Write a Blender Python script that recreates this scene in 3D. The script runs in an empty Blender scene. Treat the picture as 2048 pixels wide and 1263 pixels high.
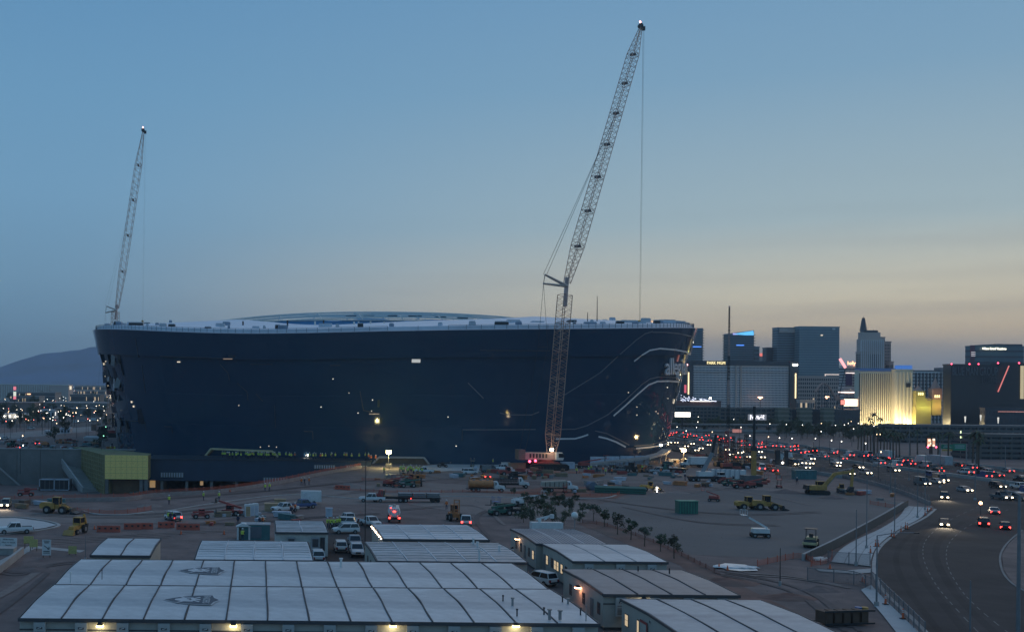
import bpy, bmesh, math, random
from mathutils import Vector, Matrix, noise
from mathutils.bvhtree import BVHTree
from mathutils.geometry import tessellate_polygon
random.seed(7)
R = math.radians
scene = bpy.context.scene
COL = scene.collection

# ------------------------------------------------------------------ camera
F, PX, PY, CH, ROLL = 2240.0, 520.0, 768.0, 26.0, R(0.55)
cam_data = bpy.data.cameras.new('camera')
cam_data.sensor_width = 36.0
cam_data.lens = 36.0 * F / 2048.0
cam_data.shift_x = (1024 - PX) / 2048.0
cam_data.shift_y = (PY - 631.5) / 2048.0
cam_data.clip_start = 0.5
cam_data.clip_end = 30000
cam = bpy.data.objects.new('camera', cam_data)
cam.location = (0, 0, CH)
cam.rotation_euler = (R(90), -ROLL, 0)
COL.objects.link(cam)
scene.camera = cam

# ------------------------------------------------------------------ world: dusk sky, afterglow low on the right
SUN_AZ = R(50)          # from +Y towards +X
world = bpy.data.worlds.new('World')
scene.world = world
world.use_nodes = True
nt = world.node_tree
nt.nodes.clear()
N = nt.nodes.new
L = nt.links.new


def s2l(c):
    return tuple(((v / 255.0) / 12.92 if v / 255.0 <= 0.04045 else ((v / 255.0 + 0.055) / 1.055) ** 2.4) for v in c)


def ramp(nodes, stops):
    r = nodes.new('ShaderNodeValToRGB')
    r.color_ramp.interpolation = 'EASE' if len(stops) < 3 else 'LINEAR'
    els = r.color_ramp.elements
    while len(els) < len(stops):
        els.new(0.5)
    for e, (p, c) in zip(els, stops):
        e.position = p
    for e, (p, c) in zip(els, stops):
        e.color = (*c, 1) if len(c) == 3 else c
    return r


def wmath(op, a, b=None, c=None, clamp=False):
    m = N('ShaderNodeMath'); m.operation = op; m.use_clamp = clamp
    for i, v in enumerate((a, b, c)):
        if v is None:
            continue
        if isinstance(v, (int, float)):
            m.inputs[i].default_value = v
        else:
            L(v, m.inputs[i])
    return m.outputs[0]


tc = N('ShaderNodeTexCoord')
sep = N('ShaderNodeSeparateXYZ'); L(tc.outputs['Generated'], sep.inputs[0])
X_, Y_, Z_ = sep.outputs
elev = wmath('ARCSINE', Z_)
e01 = wmath('MAXIMUM', wmath('MULTIPLY', elev, 2 / math.pi), 0.0)          # 0 horizon .. 1 zenith
SKY_L = [(0.0, s2l((98, 128, 156))), (0.030, s2l((106, 142, 170))), (0.06, s2l((113, 152, 181))), (0.105, s2l((114, 158, 191))),
         (0.16, s2l((107, 154, 190))), (0.215, s2l((98, 146, 186))), (0.45, s2l((84, 134, 180))), (1.0, s2l((76, 124, 172)))]
SKY_R = [(0.0, s2l((130, 136, 148))), (0.013, s2l((144, 145, 150))), (0.029, s2l((208, 188, 156))), (0.048, s2l((216, 207, 181))),
         (0.087, s2l((166, 186, 192))), (0.16, s2l((127, 164, 191))), (0.215, s2l((112, 154, 189))), (0.45, s2l((86, 136, 180))), (1.0, s2l((76, 124, 172)))]
rl = ramp(nt.nodes, SKY_L); L(e01, rl.inputs[0])
rr = ramp(nt.nodes, SKY_R); L(e01, rr.inputs[0])
# closeness in azimuth to the sunset point
hx = wmath('ADD', wmath('MULTIPLY', X_, math.sin(SUN_AZ)), wmath('MULTIPLY', Y_, math.cos(SUN_AZ)))
hl = wmath('SQRT', wmath('ADD', wmath('MULTIPLY', X_, X_), wmath('MULTIPLY', Y_, Y_)))
ca = wmath('DIVIDE', hx, wmath('MAXIMUM', hl, 0.001))
fac = N('ShaderNodeMapRange'); fac.interpolation_type = 'SMOOTHSTEP'
fac.inputs['From Min'].default_value = 0.46; fac.inputs['From Max'].default_value = 1.0
L(ca, fac.inputs['Value'])
mix = N('ShaderNodeMix'); mix.data_type = 'RGBA'
L(fac.outputs[0], mix.inputs[0]); L(rl.outputs[0], mix.inputs[6]); L(rr.outputs[0], mix.inputs[7])
# faint long streaks of cloud, strongest low in the afterglow
mp = N('ShaderNodeMapping'); mp.inputs['Scale'].default_value = (2.2, 2.2, 34.0); mp.inputs['Rotation'].default_value = (0.02, 0.07, 0.0)
L(tc.outputs['Generated'], mp.inputs[0])
nz = N('ShaderNodeTexNoise'); nz.inputs['Scale'].default_value = 1.6; nz.inputs['Detail'].default_value = 4; nz.inputs['Roughness'].default_value = 0.5
L(mp.outputs[0], nz.inputs[0])
cl = N('ShaderNodeMapRange'); cl.inputs['From Min'].default_value = 0.48; cl.inputs['From Max'].default_value = 0.75
L(nz.outputs[0], cl.inputs['Value'])
low = N('ShaderNodeMapRange'); low.inputs['From Min'].default_value = 0.115; low.inputs['From Max'].default_value = 0.02
L(e01, low.inputs['Value'])
cf = wmath('MULTIPLY', wmath('MULTIPLY', cl.outputs[0], low.outputs[0]), wmath('MULTIPLY', fac.outputs[0], 0.34), clamp=True)
mix2 = N('ShaderNodeMix'); mix2.data_type = 'RGBA'
L(cf, mix2.inputs[0]); L(mix.outputs[2], mix2.inputs[6]); mix2.inputs[7].default_value = (*s2l((118, 122, 134)), 1)
# the side of the sky away from the sunset is already dimmer
back = N('ShaderNodeMapRange'); back.inputs['From Min'].default_value = -1.0; back.inputs['From Max'].default_value = 0.55
back.inputs['To Min'].default_value = 1.0; back.inputs['To Max'].default_value = 1.0
L(ca, back.inputs['Value'])
sc_ = N('ShaderNodeVectorMath'); sc_.operation = 'SCALE'
L(mix2.outputs[2], sc_.inputs[0]); L(back.outputs[0], sc_.inputs['Scale'])
bg = N('ShaderNodeBackground'); bg.inputs['Strength'].default_value = 1.0
L(sc_.outputs[0], bg.inputs['Color'])
sky = N('ShaderNodeTexSky'); sky.sky_type = 'NISHITA'; sky.sun_disc = False
sky.sun_elevation = R(0.5); sky.sun_rotation = SUN_AZ; sky.altitude = 600
bg2 = N('ShaderNodeBackground'); bg2.inputs['Strength'].default_value = 0.002
L(sky.outputs[0], bg2.inputs['Color'])
add = N('ShaderNodeAddShader'); L(bg.outputs[0], add.inputs[0]); L(bg2.outputs[0], add.inputs[1])
out = N('ShaderNodeOutputWorld'); L(add.outputs[0], out.inputs[0])

sun_d = bpy.data.lights.new('sun', 'SUN'); sun_d.energy = 0.62; sun_d.angle = R(80); sun_d.color = (1.0, 0.70, 0.42)
sun = bpy.data.objects.new('sun', sun_d); COL.objects.link(sun)
sun.rotation_euler = Vector((math.sin(SUN_AZ), math.cos(SUN_AZ), math.tan(R(30)))).to_track_quat('Z', 'Y').to_euler()

vs = scene.view_settings
vs.view_transform = 'Standard'; vs.look = 'None'; vs.exposure = 0.0; vs.gamma = 1.0; vs.use_curve_mapping = False
scene.cycles.max_bounces = 6
scene.cycles.volume_bounces = 0
scene.cycles.sample_clamp_indirect = 3.0
scene.cycles.use_denoising = True

# ------------------------------------------------------------------ photograph pixel <-> place
def unroll(px, py):
    a, b = px - PX, py - PY
    c, s = math.cos(ROLL), math.sin(ROLL)
    return a * c + b * s, -a * s + b * c


def g(px, py, z=0.0):
    x, y = unroll(px, py)
    D = F * (CH - z) / max(y, 1.0)
    return Vector((x * D / F, D, z))


def at(px, py, D):
    x, y = unroll(px, py)
    return Vector((x * D / F, D, CH - y * D / F))


def ray(px, py):
    x, y = unroll(px, py)
    return Vector((0, 0, CH)), Vector((x / F, 1.0, -y / F)).normalized()


# ------------------------------------------------------------------ materials
MATS = {}


def M(name, rgb, rough=0.6, metal=0.0, var=0.18, scale=1.0, bump=0.0, spec=0.5, dirt=None, coat=0.0):
    if name in MATS:
        return MATS[name]
    m = bpy.data.materials.new(name); m.use_nodes = True
    n = m.node_tree.nodes; l = m.node_tree.links.new
    b = n['Principled BSDF']
    b.inputs['Roughness'].default_value = rough; b.inputs['Metallic'].default_value = metal
    b.inputs['Specular IOR Level'].default_value = spec
    b.inputs['Coat Weight'].default_value = coat
    t = n.new('ShaderNodeTexCoord')
    z = n.new('ShaderNodeTexNoise'); z.inputs['Scale'].default_value = scale; z.inputs['Detail'].default_value = 6; z.inputs['Roughness'].default_value = 0.6
    l(t.outputs['Object'], z.inputs['Vector'])
    r = ramp(n, [(0.3, tuple(c * (1 - var) for c in rgb)), (0.5, rgb), (0.7, tuple(min(1, c * (1 + var)) for c in rgb))])
    l(z.outputs[0], r.inputs[0])
    last = r.outputs[0]
    if dirt:
        z2 = n.new('ShaderNodeTexNoise'); z2.inputs['Scale'].default_value = scale * 0.23; z2.inputs['Detail'].default_value = 8; z2.inputs['Roughness'].default_value = 0.65
        l(t.outputs['Object'], z2.inputs['Vector'])
        mr = n.new('ShaderNodeMapRange'); mr.inputs['From Min'].default_value = 0.5; mr.inputs['From Max'].default_value = 0.68
        l(z2.outputs[0], mr.inputs['Value'])
        mx = n.new('ShaderNodeMix'); mx.data_type = 'RGBA'
        l(mr.outputs[0], mx.inputs[0]); l(last, mx.inputs[6]); mx.inputs[7].default_value = (*dirt, 1)
        last = mx.outputs[2]
    l(last, b.inputs['Base Color'])
    if bump:
        bp = n.new('ShaderNodeBump'); bp.inputs['Strength'].default_value = bump; bp.inputs['Distance'].default_value = 0.1
        l(z.outputs[0], bp.inputs['Height']); l(bp.outputs[0], b.inputs['Normal'])
    MATS[name] = m
    return m


def E(name, rgb, strength, light=False):
    if name in MATS:
        return MATS[name]
    m = bpy.data.materials.new(name); m.use_nodes = True
    b = m.node_tree.nodes['Principled BSDF']
    b.inputs['Base Color'].default_value = (0.3, 0.3, 0.3, 1)
    b.inputs['Emission Color'].default_value = (*rgb, 1); b.inputs['Emission Strength'].default_value = strength
    if not light:
        m.cycles.emission_sampling = 'NONE'
    MATS[name] = m
    return m


# ------------------------------------------------------------------ mesh building
class MB:
    def __init__(s):
        s.v = []; s.f = []; s.mi = []; s.cur = 0

    def add(s, vs, fs):
        o = len(s.v); s.v += [tuple(v) for v in vs]
        s.f += [tuple(i + o for i in f) for f in fs]; s.mi += [s.cur] * len(fs)
        return s

    def box(s, c, d, rz=0.0, taper=1.0):
        hx, hy, hz = d[0] / 2, d[1] / 2, d[2] / 2
        co, si = math.cos(rz), math.sin(rz)
        vs = []
        for z, k in ((-hz, 1), (hz, taper)):
            for x, y in ((-hx, -hy), (hx, -hy), (hx, hy), (-hx, hy)):
                x *= k; y *= k
                vs.append((c[0] + x * co - y * si, c[1] + x * si + y * co, c[2] + z))
        return s.add(vs, [(3, 2, 1, 0), (4, 5, 6, 7), (0, 1, 5, 4), (1, 2, 6, 5), (2, 3, 7, 6), (3, 0, 4, 7)])

    def b2(s, x0, x1, y0, y1, z0, z1):
        return s.box(((x0 + x1) / 2, (y0 + y1) / 2, (z0 + z1) / 2), (abs(x1 - x0), abs(y1 - y0), abs(z1 - z0)))

    def cyl(s, p0, p1, r0, r1=None, n=6, cap=True):
        p0, p1 = Vector(p0), Vector(p1); r1 = r0 if r1 is None else r1
        d = p1 - p0
        if d.length < 1e-6:
            return s
        d.normalize()
        u = d.cross(Vector((0, 0, 1)) if abs(d.z) < 0.9 else Vector((1, 0, 0))).normalized(); w = d.cross(u)
        vs = []
        for p, r in ((p0, r0), (p1, r1)):
            for i in range(n):
                a = 2 * math.pi * (i + .5) / n
                vs.append(p + (u * math.cos(a) + w * math.sin(a)) * r)
        fs = [(i, (i + 1) % n, n + (i + 1) % n, n + i) for i in range(n)]
        if cap:
            fs += [tuple(range(n - 1, -1, -1)), tuple(range(n, 2 * n))]
        return s.add(vs, fs)

    def path(s, pts, r, n=5):
        for a, b in zip(pts, pts[1:]):
            s.cyl(a, b, r, n=n)
        return s

    def beam(s, p0, p1, w, h):
        return s.cyl(p0, p1, w * 0.7, n=4) if w == h else s._beam(p0, p1, w, h)

    def _beam(s, p0, p1, w, h):
        p0, p1 = Vector(p0), Vector(p1); d = (p1 - p0).normalized()
        u = d.cross(Vector((0, 0, 1)) if abs(d.z) < 0.95 else Vector((1, 0, 0))).normalized(); k = u.cross(d)
        vs = []
        for p in (p0, p1):
            for a, b in ((-1, -1), (1, -1), (1, 1), (-1, 1)):
                vs.append(p + u * a * w / 2 + k * b * h / 2)
        return s.add(vs, [(3, 2, 1, 0), (4, 5, 6, 7), (0, 1, 5, 4), (1, 2, 6, 5), (2, 3, 7, 6), (3, 0, 4, 7)])

    def prism(s, poly, z0, z1):
        n = len(poly)
        vs = [(p[0], p[1], z0) for p in poly] + [(p[0], p[1], z1) for p in poly]
        fs = [(i, (i + 1) % n, n + (i + 1) % n, n + i) for i in range(n)]
        tri = tessellate_polygon([[Vector((p[0], p[1], 0)) for p in poly]])
        fs += [tuple(t) for t in tri] + [tuple(i + n for i in t[::-1]) for t in tri]
        return s.add(vs, fs)

    def side(s, prof, y0, y1):        # polygon in XZ, extruded along Y
        n = len(prof)
        vs = [(p[0], y0, p[1]) for p in prof] + [(p[0], y1, p[1]) for p in prof]
        fs = [(i, (i + 1) % n, n + (i + 1) % n, n + i) for i in range(n)]
        tri = tessellate_polygon([[Vector((p[0], p[1], 0)) for p in prof]])
        fs += [tuple(t) for t in tri] + [tuple(i + n for i in t[::-1]) for t in tri]
        return s.add(vs, fs)

    def loft(s, secs):                # list of rings with equal counts
        n = len(secs[0]); o = []
        for r in secs:
            o += list(r)
        fs = []
        for k in range(len(secs) - 1):
            for i in range(n):
                a, b = k * n + i, k * n + (i + 1) % n
                fs.append((a, b, b + n, a + n))
        fs.append(tuple(range(n - 1, -1, -1))); fs.append(tuple((len(secs) - 1) * n + i for i in range(n)))
        return s.add(o, fs)

    def ball(s, c, r, n=8, m=5):
        vs = [(c[0], c[1], c[2] - r)]
        for j in range(1, m):
            t = math.pi * j / m
            for i in range(n):
                a = 2 * math.pi * i / n
                vs.append((c[0] + r * math.sin(t) * math.cos(a), c[1] + r * math.sin(t) * math.sin(a), c[2] - r * math.cos(t)))
        vs.append((c[0], c[1], c[2] + r))
        fs = [(0, 1 + (i + 1) % n, 1 + i) for i in range(n)]
        for j in range(m - 2):
            for i in range(n):
                a = 1 + j * n + i; b = 1 + j * n + (i + 1) % n
                fs.append((a, b, b + n, a + n))
        t = len(vs) - 1; o = 1 + (m - 2) * n
        fs += [(o + i, o + (i + 1) % n, t) for i in range(n)]
        return s.add(vs, fs)

    def mesh(s, name, mats, smooth=False):
        me = bpy.data.meshes.new(name)
        me.from_pydata(s.v, [], s.f)
        for m in (mats if isinstance(mats, (list, tuple)) else [mats]):
            me.materials.append(m)
        if any(s.mi):
            me.polygons.foreach_set('material_index', s.mi)
        if smooth:
            me.polygons.foreach_set('use_smooth', [True] * len(me.polygons))
        me.update()
        return me

    def build(s, name, mats, parent=None, loc=None, smooth=False, kind=None, label=None):
        o = bpy.data.objects.new(name, s.mesh(name, mats, smooth)); COL.objects.link(o)
        if parent:
            o.parent = parent
        if loc is not None:
            o.location = loc
        if kind:
            o['kind'] = kind
        if label:
            o['label'] = label
        return o


def tag(o, label=None, cat=None, group=None, kind=None):
    if label: o['label'] = label
    if cat: o['category'] = cat
    if group: o['group'] = group
    if kind: o['kind'] = kind
    return o


def thing(name, label, cat, loc=(0, 0, 0), rz=0.0, group=None):
    o = bpy.data.objects.new(name, None); COL.objects.link(o)
    o.location = loc; o.rotation_euler = (0, 0, rz); o.empty_display_size = 0.2
    return tag(o, label, cat, group)


KIDS = {}


def kids(o):
    return KIDS.get(o.name) or [c for c in o.children]


def copy_tree(o, parent=None):
    c = o.copy(); COL.objects.link(c)
    if parent:
        c.parent = parent
    for ch in kids(o):
        copy_tree(ch, c)
    return c


class Proto:
    """a thing built once; the first placing moves the original, later ones copy it with its parts"""
    def __init__(s, root):
        s.root = root; s.used = False
        def reg(o):
            KIDS[o.name] = list(o.children)
            for c in o.children:
                reg(c)
        reg(root)

    def put(s, loc, rz=0.0, label=None, group=None, scale=None, cat=None):
        o = s.root if not s.used else copy_tree(s.root)
        s.used = True
        o.location = loc; o.rotation_euler = (0, 0, rz)
        if scale: o.scale = (scale,) * 3 if isinstance(scale, (int, float)) else scale
        if label: o['label'] = label
        if cat: o['category'] = cat
        if group: o['group'] = group
        elif 'group' in o: del o['group']
        return o


def sheet(name, pts, z, mat, kind='structure'):
    """flat surface from ground points (world xy)"""
    mb = MB(); tri = tessellate_polygon([[Vector((p[0], p[1], 0)) for p in pts]])
    fs = []
    for t in tri:
        a, b, c = (Vector((pts[i][0], pts[i][1], 0)) for i in t)
        fs.append(tuple(t) if (b - a).cross(c - a).z > 0 else tuple(t[::-1]))
    mb.add([(p[0], p[1], z) for p in pts], fs)
    o = mb.build(name, mat); o['kind'] = kind
    return o


def lamp_point(name, loc, energy, color, r=0.3, parent=None):
    d = bpy.data.lights.new(name, 'POINT'); d.energy = energy; d.color = color; d.shadow_soft_size = r
    o = bpy.data.objects.new(name, d); COL.objects.link(o); o.location = loc
    if parent: o.parent = parent
    return o


def text_geo(body, size, extrude=0.05, align='CENTER'):
    cu = bpy.data.curves.new('txt', 'FONT'); cu.body = body; cu.size = size; cu.extrude = extrude; cu.align_x = align; cu.align_y = 'CENTER'
    cu.resolution_u = 2
    o = bpy.data.objects.new('txt', cu); COL.objects.link(o)
    dg = bpy.context.evaluated_depsgraph_get(); dg.update()
    me = bpy.data.meshes.new_from_object(o.evaluated_get(dg))
    bpy.data.objects.remove(o); bpy.data.curves.remove(cu)
    return me


def text_obj(name, body, size, mat, parent, loc, rot=(R(90), 0, 0), extrude=0.05, sx=1.0):
    me = text_geo(body, size, extrude)
    me.materials.clear(); me.materials.append(mat); me.name = name
    o = bpy.data.objects.new(name, me); COL.objects.link(o)
    o.parent = parent; o.location = loc; o.rotation_euler = rot; o.scale = (sx, 1, 1)
    return o


# ------------------------------------------------------------------ shared materials
dirt = M('dirt', (0.165, 0.118, 0.105), 0.95, var=0.30, scale=0.25, bump=0.6, dirt=(0.10, 0.074, 0.068))
asphalt = M('asphalt', (0.074, 0.062, 0.058), 0.95, var=0.25, scale=0.12, bump=0.15, spec=.12, dirt=(0.094, 0.075, 0.067))
lot = M('lot_gravel', (0.145, 0.125, 0.115), 0.95, var=0.16, scale=0.05, bump=0.2, dirt=(0.115, 0.105, 0.10))
concrete = M('concrete', (0.36, 0.34, 0.32), 0.85, var=0.12, scale=0.5, dirt=(0.28, 0.26, 0.24))
conc_dark = M('weathered_concrete', (0.20, 0.19, 0.18), 0.9, var=0.15, scale=0.3, dirt=(0.15, 0.14, 0.13))
paint_w = M('white_paint', (0.66, 0.66, 0.64), 0.35, var=0.06, scale=2, dirt=(.52, .50, .47))
roof_w = M('white_membrane', (0.54, 0.54, 0.535), 0.5, var=0.18, scale=0.45, bump=0.12, dirt=(0.35, 0.365, 0.38))
roof_g = M('grey_metal_roof', (0.30, 0.31, 0.32), 0.45, var=0.15, scale=0.6, dirt=(0.45, 0.46, 0.47))
roof_d = M('dark_metal_roof', (0.12, 0.145, 0.17), 0.45, var=0.25, scale=0.5, dirt=(0.17, 0.195, 0.22))
siding = M('beige_siding', (0.40, 0.38, 0.33), 0.7, var=0.08, scale=0.8)
trim_d = M('dark_trim', (0.06, 0.06, 0.065), 0.6, var=0.1)
steel = M('steel', (0.30, 0.30, 0.30), 0.5, 0.6, var=0.15, scale=1)
dark = M('dark_metal', (0.03, 0.032, 0.036), 0.5, 0.2, var=0.2)
rubber = M('rubber', (0.02, 0.02, 0.02), 0.85, var=0.2)
glass_d = M('dark_glass', (0.012, 0.016, 0.022), 0.12, var=0.1, spec=0.6)
head_w = E('headlamp_glow', (1.0, 0.80, 0.52), 10)
tail_r = E('tail_lamp_glow', (1.0, 0.05, 0.035), 7)
tail_off = M('tail_lamp_unlit', (0.25, 0.02, 0.02), 0.3)
head_off = M('headlamp_unlit', (0.5, 0.5, 0.5), 0.2)
warm = E('warm_lamp_glow', (1.0, 0.78, 0.42), 14)
white_l = E('white_lamp_glow', (1.0, 0.93, 0.78), 16)
orange_l = E('orange_lamp_glow', (1.0, 0.42, 0.18), 16)
red_l = E('red_lamp_glow', (1.0, 0.06, 0.12), 8)
blue_l = E('blue_lamp_glow', (0.08, 0.28, 1.0), 1.6)
win_lit = E('lit_window', (1.0, 0.74, 0.42), .55)
hivis = M('hi_vis_yellow', (0.55, 0.70, 0.06), 0.6)
hivis.node_tree.nodes['Principled BSDF'].inputs['Emission Strength'].default_value = 0.0
hivis_o = M('hi_vis_orange', (0.85, 0.20, 0.04), 0.6)
orange_p = M('safety_orange', (0.72, 0.13, 0.04), 0.6)
orange_net = M('orange_netting', (0.50, 0.11, 0.06), 0.8)
cat_y = M('machine_yellow', (0.46, 0.25, 0.06), 0.6, var=.25, scale=1.5, dirt=(0.22, 0.14, 0.07))
red_m = M('machine_red', (0.34, 0.06, 0.05), 0.6, var=.25, scale=1.5, dirt=(0.19, 0.07, 0.06))
orange_m = M('machine_orange', (0.48, 0.18, 0.06), 0.6, var=.25, scale=1.5, dirt=(0.26, 0.13, 0.07))
green_m = M('machine_green', (0.03, 0.13, 0.10), 0.5, scale=1)
teal_m = M('teal_steel', (0.05, 0.16, 0.17), 0.55, scale=1)
blue_m = M('machine_blue', (0.04, 0.13, 0.30), 0.5, scale=1)
skin_m = M('skin', (0.45, 0.28, 0.20), 0.6)
denim = M('denim', (0.03, 0.04, 0.07), 0.9)
leaf = M('leaves', (0.055, 0.075, 0.035), 0.8, var=0.4, scale=1.5)
leaf2 = M('dusty_leaves', (0.075, 0.085, 0.055), 0.8, var=0.4, scale=1.5)
bark = M('bark', (0.10, 0.075, 0.055), 0.9)

# ================================================================== THE GROUND
pit_px = [(-160, 1003), (140, 1004), (250, 1001), (312, 992), (440, 983), (560, 966), (650, 947), (724, 934)]
pit = [g(x, y) for x, y in pit_px]
PITZ = -9.0
WD = 360.0                                     # distance of the podium wall
pit_poly = pit + [Vector((34.0, WD + 3, 0)), Vector((-30, WD + 3, 0)), Vector((-30, 392, 0)), Vector((-130, 392, 0))]
outer = [Vector((-9000, -60, 0)), Vector((9000, -60, 0)), Vector((9000, 14000, 0)), Vector((-9000, 14000, 0))]
tri = tessellate_polygon([outer, pit_poly])
allv = outer + pit_poly
mb = MB()
mb.add([(p.x, p.y, 0) for p in allv], [t if (allv[t[1]] - allv[t[0]]).cross(allv[t[2]] - allv[t[0]]).z > 0 else t[::-1] for t in tri])
mb.build('ground', dirt, kind='structure')
mb = MB()
n = len(pit_poly)
mb.add([(p.x, p.y, 0.0) for p in pit_poly] + [(p.x, p.y, PITZ) for p in pit_poly], [(i, (i + 1) % n, n + (i + 1) % n, n + i) for i in range(n)])
mb.build('excavation_sides', conc_dark, kind='structure')
sheet('excavation_floor', pit_poly, PITZ + 0.01, dirt)


def psheet(name, px, z, mat):
    return sheet(name, [g(*p) for p in px], z, mat)


def strip(pts, w):
    """left/right offset polygon along a polyline of ground points"""
    L_, R_ = [], []
    for i, p in enumerate(pts):
        a = pts[max(0, i - 1)]; b = pts[min(len(pts) - 1, i + 1)]
        d = (b - a); d.z = 0; d.normalize(); nrm = Vector((-d.y, d.x, 0))
        L_.append(p + nrm * w / 2); R_.append(p - nrm * w / 2)
    return L_ + R_[::-1]


def smooth(pts, k=6):
    out = []
    P = [pts[0]] + list(pts) + [pts[-1]]
    for i in range(1, len(P) - 2):
        for j in range(k):
            t = j / k
            p0, p1, p2, p3 = P[i - 1], P[i], P[i + 1], P[i + 2]
            out.append(0.5 * ((2 * p1) + (p2 - p0) * t + (2 * p0 - 5 * p1 + 4 * p2 - p3) * t * t + (3 * p1 - p0 - 3 * p2 + p3) * t ** 3))
    out.append(pts[-1])
    return out


def kerb(name, px, w=0.4, h=0.14, mat=concrete, k=6):
    pts = smooth([g(*p) for p in px], k)
    P = strip(pts, w); n = len(pts); mb = MB()
    for i in range(n - 1):
        a, b, c, d = P[i], P[i + 1], P[2 * n - 2 - i], P[2 * n - 1 - i]
        mb.add([(q.x, q.y, z) for z in (0, h) for q in (a, b, c, d)], [(4, 5, 6, 7), (0, 1, 5, 4), (1, 2, 6, 5), (2, 3, 7, 6), (3, 0, 4, 7)])
    return mb.build(name, mat, kind='structure')


# city floor far off and the wide streets
far_ground = M('city_floor', (0.075, 0.068, 0.066), 0.95, var=0.5, scale=0.02, dirt=(0.05, 0.055, 0.05))
sheet('city_ground', [Vector((-3000, 640, 0)), Vector((-76, 640, 0)), Vector((-76, 560, 0)), Vector((240, 620, 0)), Vector((3000, 620, 0)), Vector((9000, 13000, 0)), Vector((-9000, 13000, 0))], 0.03, far_ground)
# highway runs away from the camera on the right
HX0, HX1 = 172.0, 248.0
sheet('highway', [Vector((HX0, 60, 0)), Vector((HX1, 60, 0)), Vector((HX1, 1500, 0)), Vector((HX0, 1500, 0))], 0.05, asphalt)
mark = M('road_paint', (0.50, 0.48, 0.42), 0.7, var=0.3, scale=3)
mb = MB()
for lx in list(range(176, 208, 4)) + list(range(214, 246, 4)):
    for k in range(60):
        y = 240 + k * 10
        mb.add([(lx, y, .08), (lx + .18, y, .08), (lx + .18, y + 3.5, .08), (lx, y + 3.5, .08)], [(0, 1, 2, 3)])
mb.build('lane_markings', mark, kind='structure')
mb = MB()
for x in (173.2, 209.0, 212.4, 246.8):
    mb.add([(x, 200, .08), (x + .2, 200, .08), (x + .2, 1000, .08), (x, 1000, .08)], [(0, 1, 2, 3)])
mb.build('edge_lines', mark, kind='structure')
MB().b2(210.3, 211.3, 200, 1400, 0, 0.95).build('median_barrier', concrete, kind='structure')
MB().b2(247.6, 248.2, 200, 1400, 0, 0.95).build('highway_edge_wall', concrete, kind='structure')
MB().b2(171.2, 171.8, 330, 620, 0, 0.95).build('highway_side_wall', concrete, kind='structure')

# curved road bottom right
road_l = [(1905, 1330), (1850, 1263), (1800, 1215), (1765, 1180), (1750, 1150), (1749, 1120), (1762, 1092), (1800, 1062), (1850, 1035), (1871, 1018), (1862, 1006), (1820, 985), (1760, 962), (1690, 948)]
road_r = [(2300, 1000), (2120, 1035), (2045, 1060), (2016, 1085), (2001, 1110), (2004, 1140), (2022, 1165), (2060, 1190), (2150, 1260), (2250, 1330)]
psheet('road', road_l + road_r, 0.09, asphalt)
kerb('road_kerb', road_l[:10], 0.5, 0.15, concrete)
kerb('island_kerb', road_r[2:9], 0.3, 0.15, conc_dark)
psheet('median_island', [(2045, 1062), (2018, 1087), (2004, 1110), (2007, 1140), (2024, 1164), (2065, 1190), (2150, 1255), (2300, 1200), (2200, 1080)], 0.13, dirt)
mb = MB()
for line in ([(1990, 1300), (1905, 1210), (1866, 1160), (1846, 1110), (1856, 1075), (1900, 1040), (1960, 1012)],
             [(2060, 1300), (1960, 1220), (1915, 1170), (1893, 1120), (1903, 1080), (1950, 1045), (2020, 1018)]):
    pts = smooth([g(*p) for p in line], 10)
    for i in range(0, len(pts) - 1, 2):
        P = strip(pts[i:i + 2], 0.14)
        mb.add([(q.x, q.y, 0.115) for q in P], [(3, 2, 1, 0)])
mb.build('road_lane_lines', M('worn_paint', (.15, .14, .13), .8, var=.3, scale=2), kind='structure')
M('tyre_dark_asphalt', (0.062, 0.052, 0.049), 0.95, var=0.25, scale=0.12, spec=.12)
for line, w in (([(1960, 1300), (1880, 1200), (1842, 1150), (1828, 1105), (1842, 1070), (1885, 1035)], 1.0), ([(2030, 1300), (1935, 1215), (1893, 1160), (1872, 1112), (1882, 1078), (1925, 1044)], 1.0),
                ([(1900, 1290), (1830, 1200), (1800, 1150), (1793, 1110), (1812, 1078), (1860, 1043)], 0.8)):
    sheet('worn_tyre_track', strip(smooth([g(*p) for p in line], 8), w), 0.10, MATS['tyre_dark_asphalt'])

# pale new pavement beside the road, its slabs told apart near by
pave = M('new_pavement', (0.46, 0.46, 0.45), 0.85, var=0.07, scale=0.3, dirt=(0.38, 0.37, 0.36))
inner = smooth([g(*p) for p in [(1662, 1124), (1680, 1100), (1712, 1080), (1760, 1058), (1797, 1034), (1812, 1012)]], 4)
outer_ = smooth([g(*p) for p in [(1742, 1133), (1743, 1118), (1756, 1092), (1795, 1061), (1842, 1036), (1862, 1016)]], 4)
pv = MB().add([(p.x, p.y, 0.03) for p in inner + outer_[::-1]], [])
base_o = sheet('pavement', inner + outer_[::-1], 0.115, conc_dark)
for i in range(len(inner) - 1):
    for j in range(3):
        def q(a, t): return inner[a].lerp(outer_[a], t)
        c = [q(i, j / 3 + .008), q(i, (j + 1) / 3 - .008), q(i + 1, (j + 1) / 3 - .008), q(i + 1, j / 3 + .008)]
        ce = sum(c, Vector()) / 4
        c = [ce + (p - ce) * 0.985 for p in c]
        MB().add([(p.x - ce.x, p.y - ce.y, z) for z in (0.0, 0.05) for p in c], [(7, 6, 5, 4), (4, 5, 1, 0), (5, 6, 2, 1), (6, 7, 3, 2), (7, 4, 0, 3)]).build('paving_slab', pave, base_o, (ce.x, ce.y, 0.116))
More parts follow.
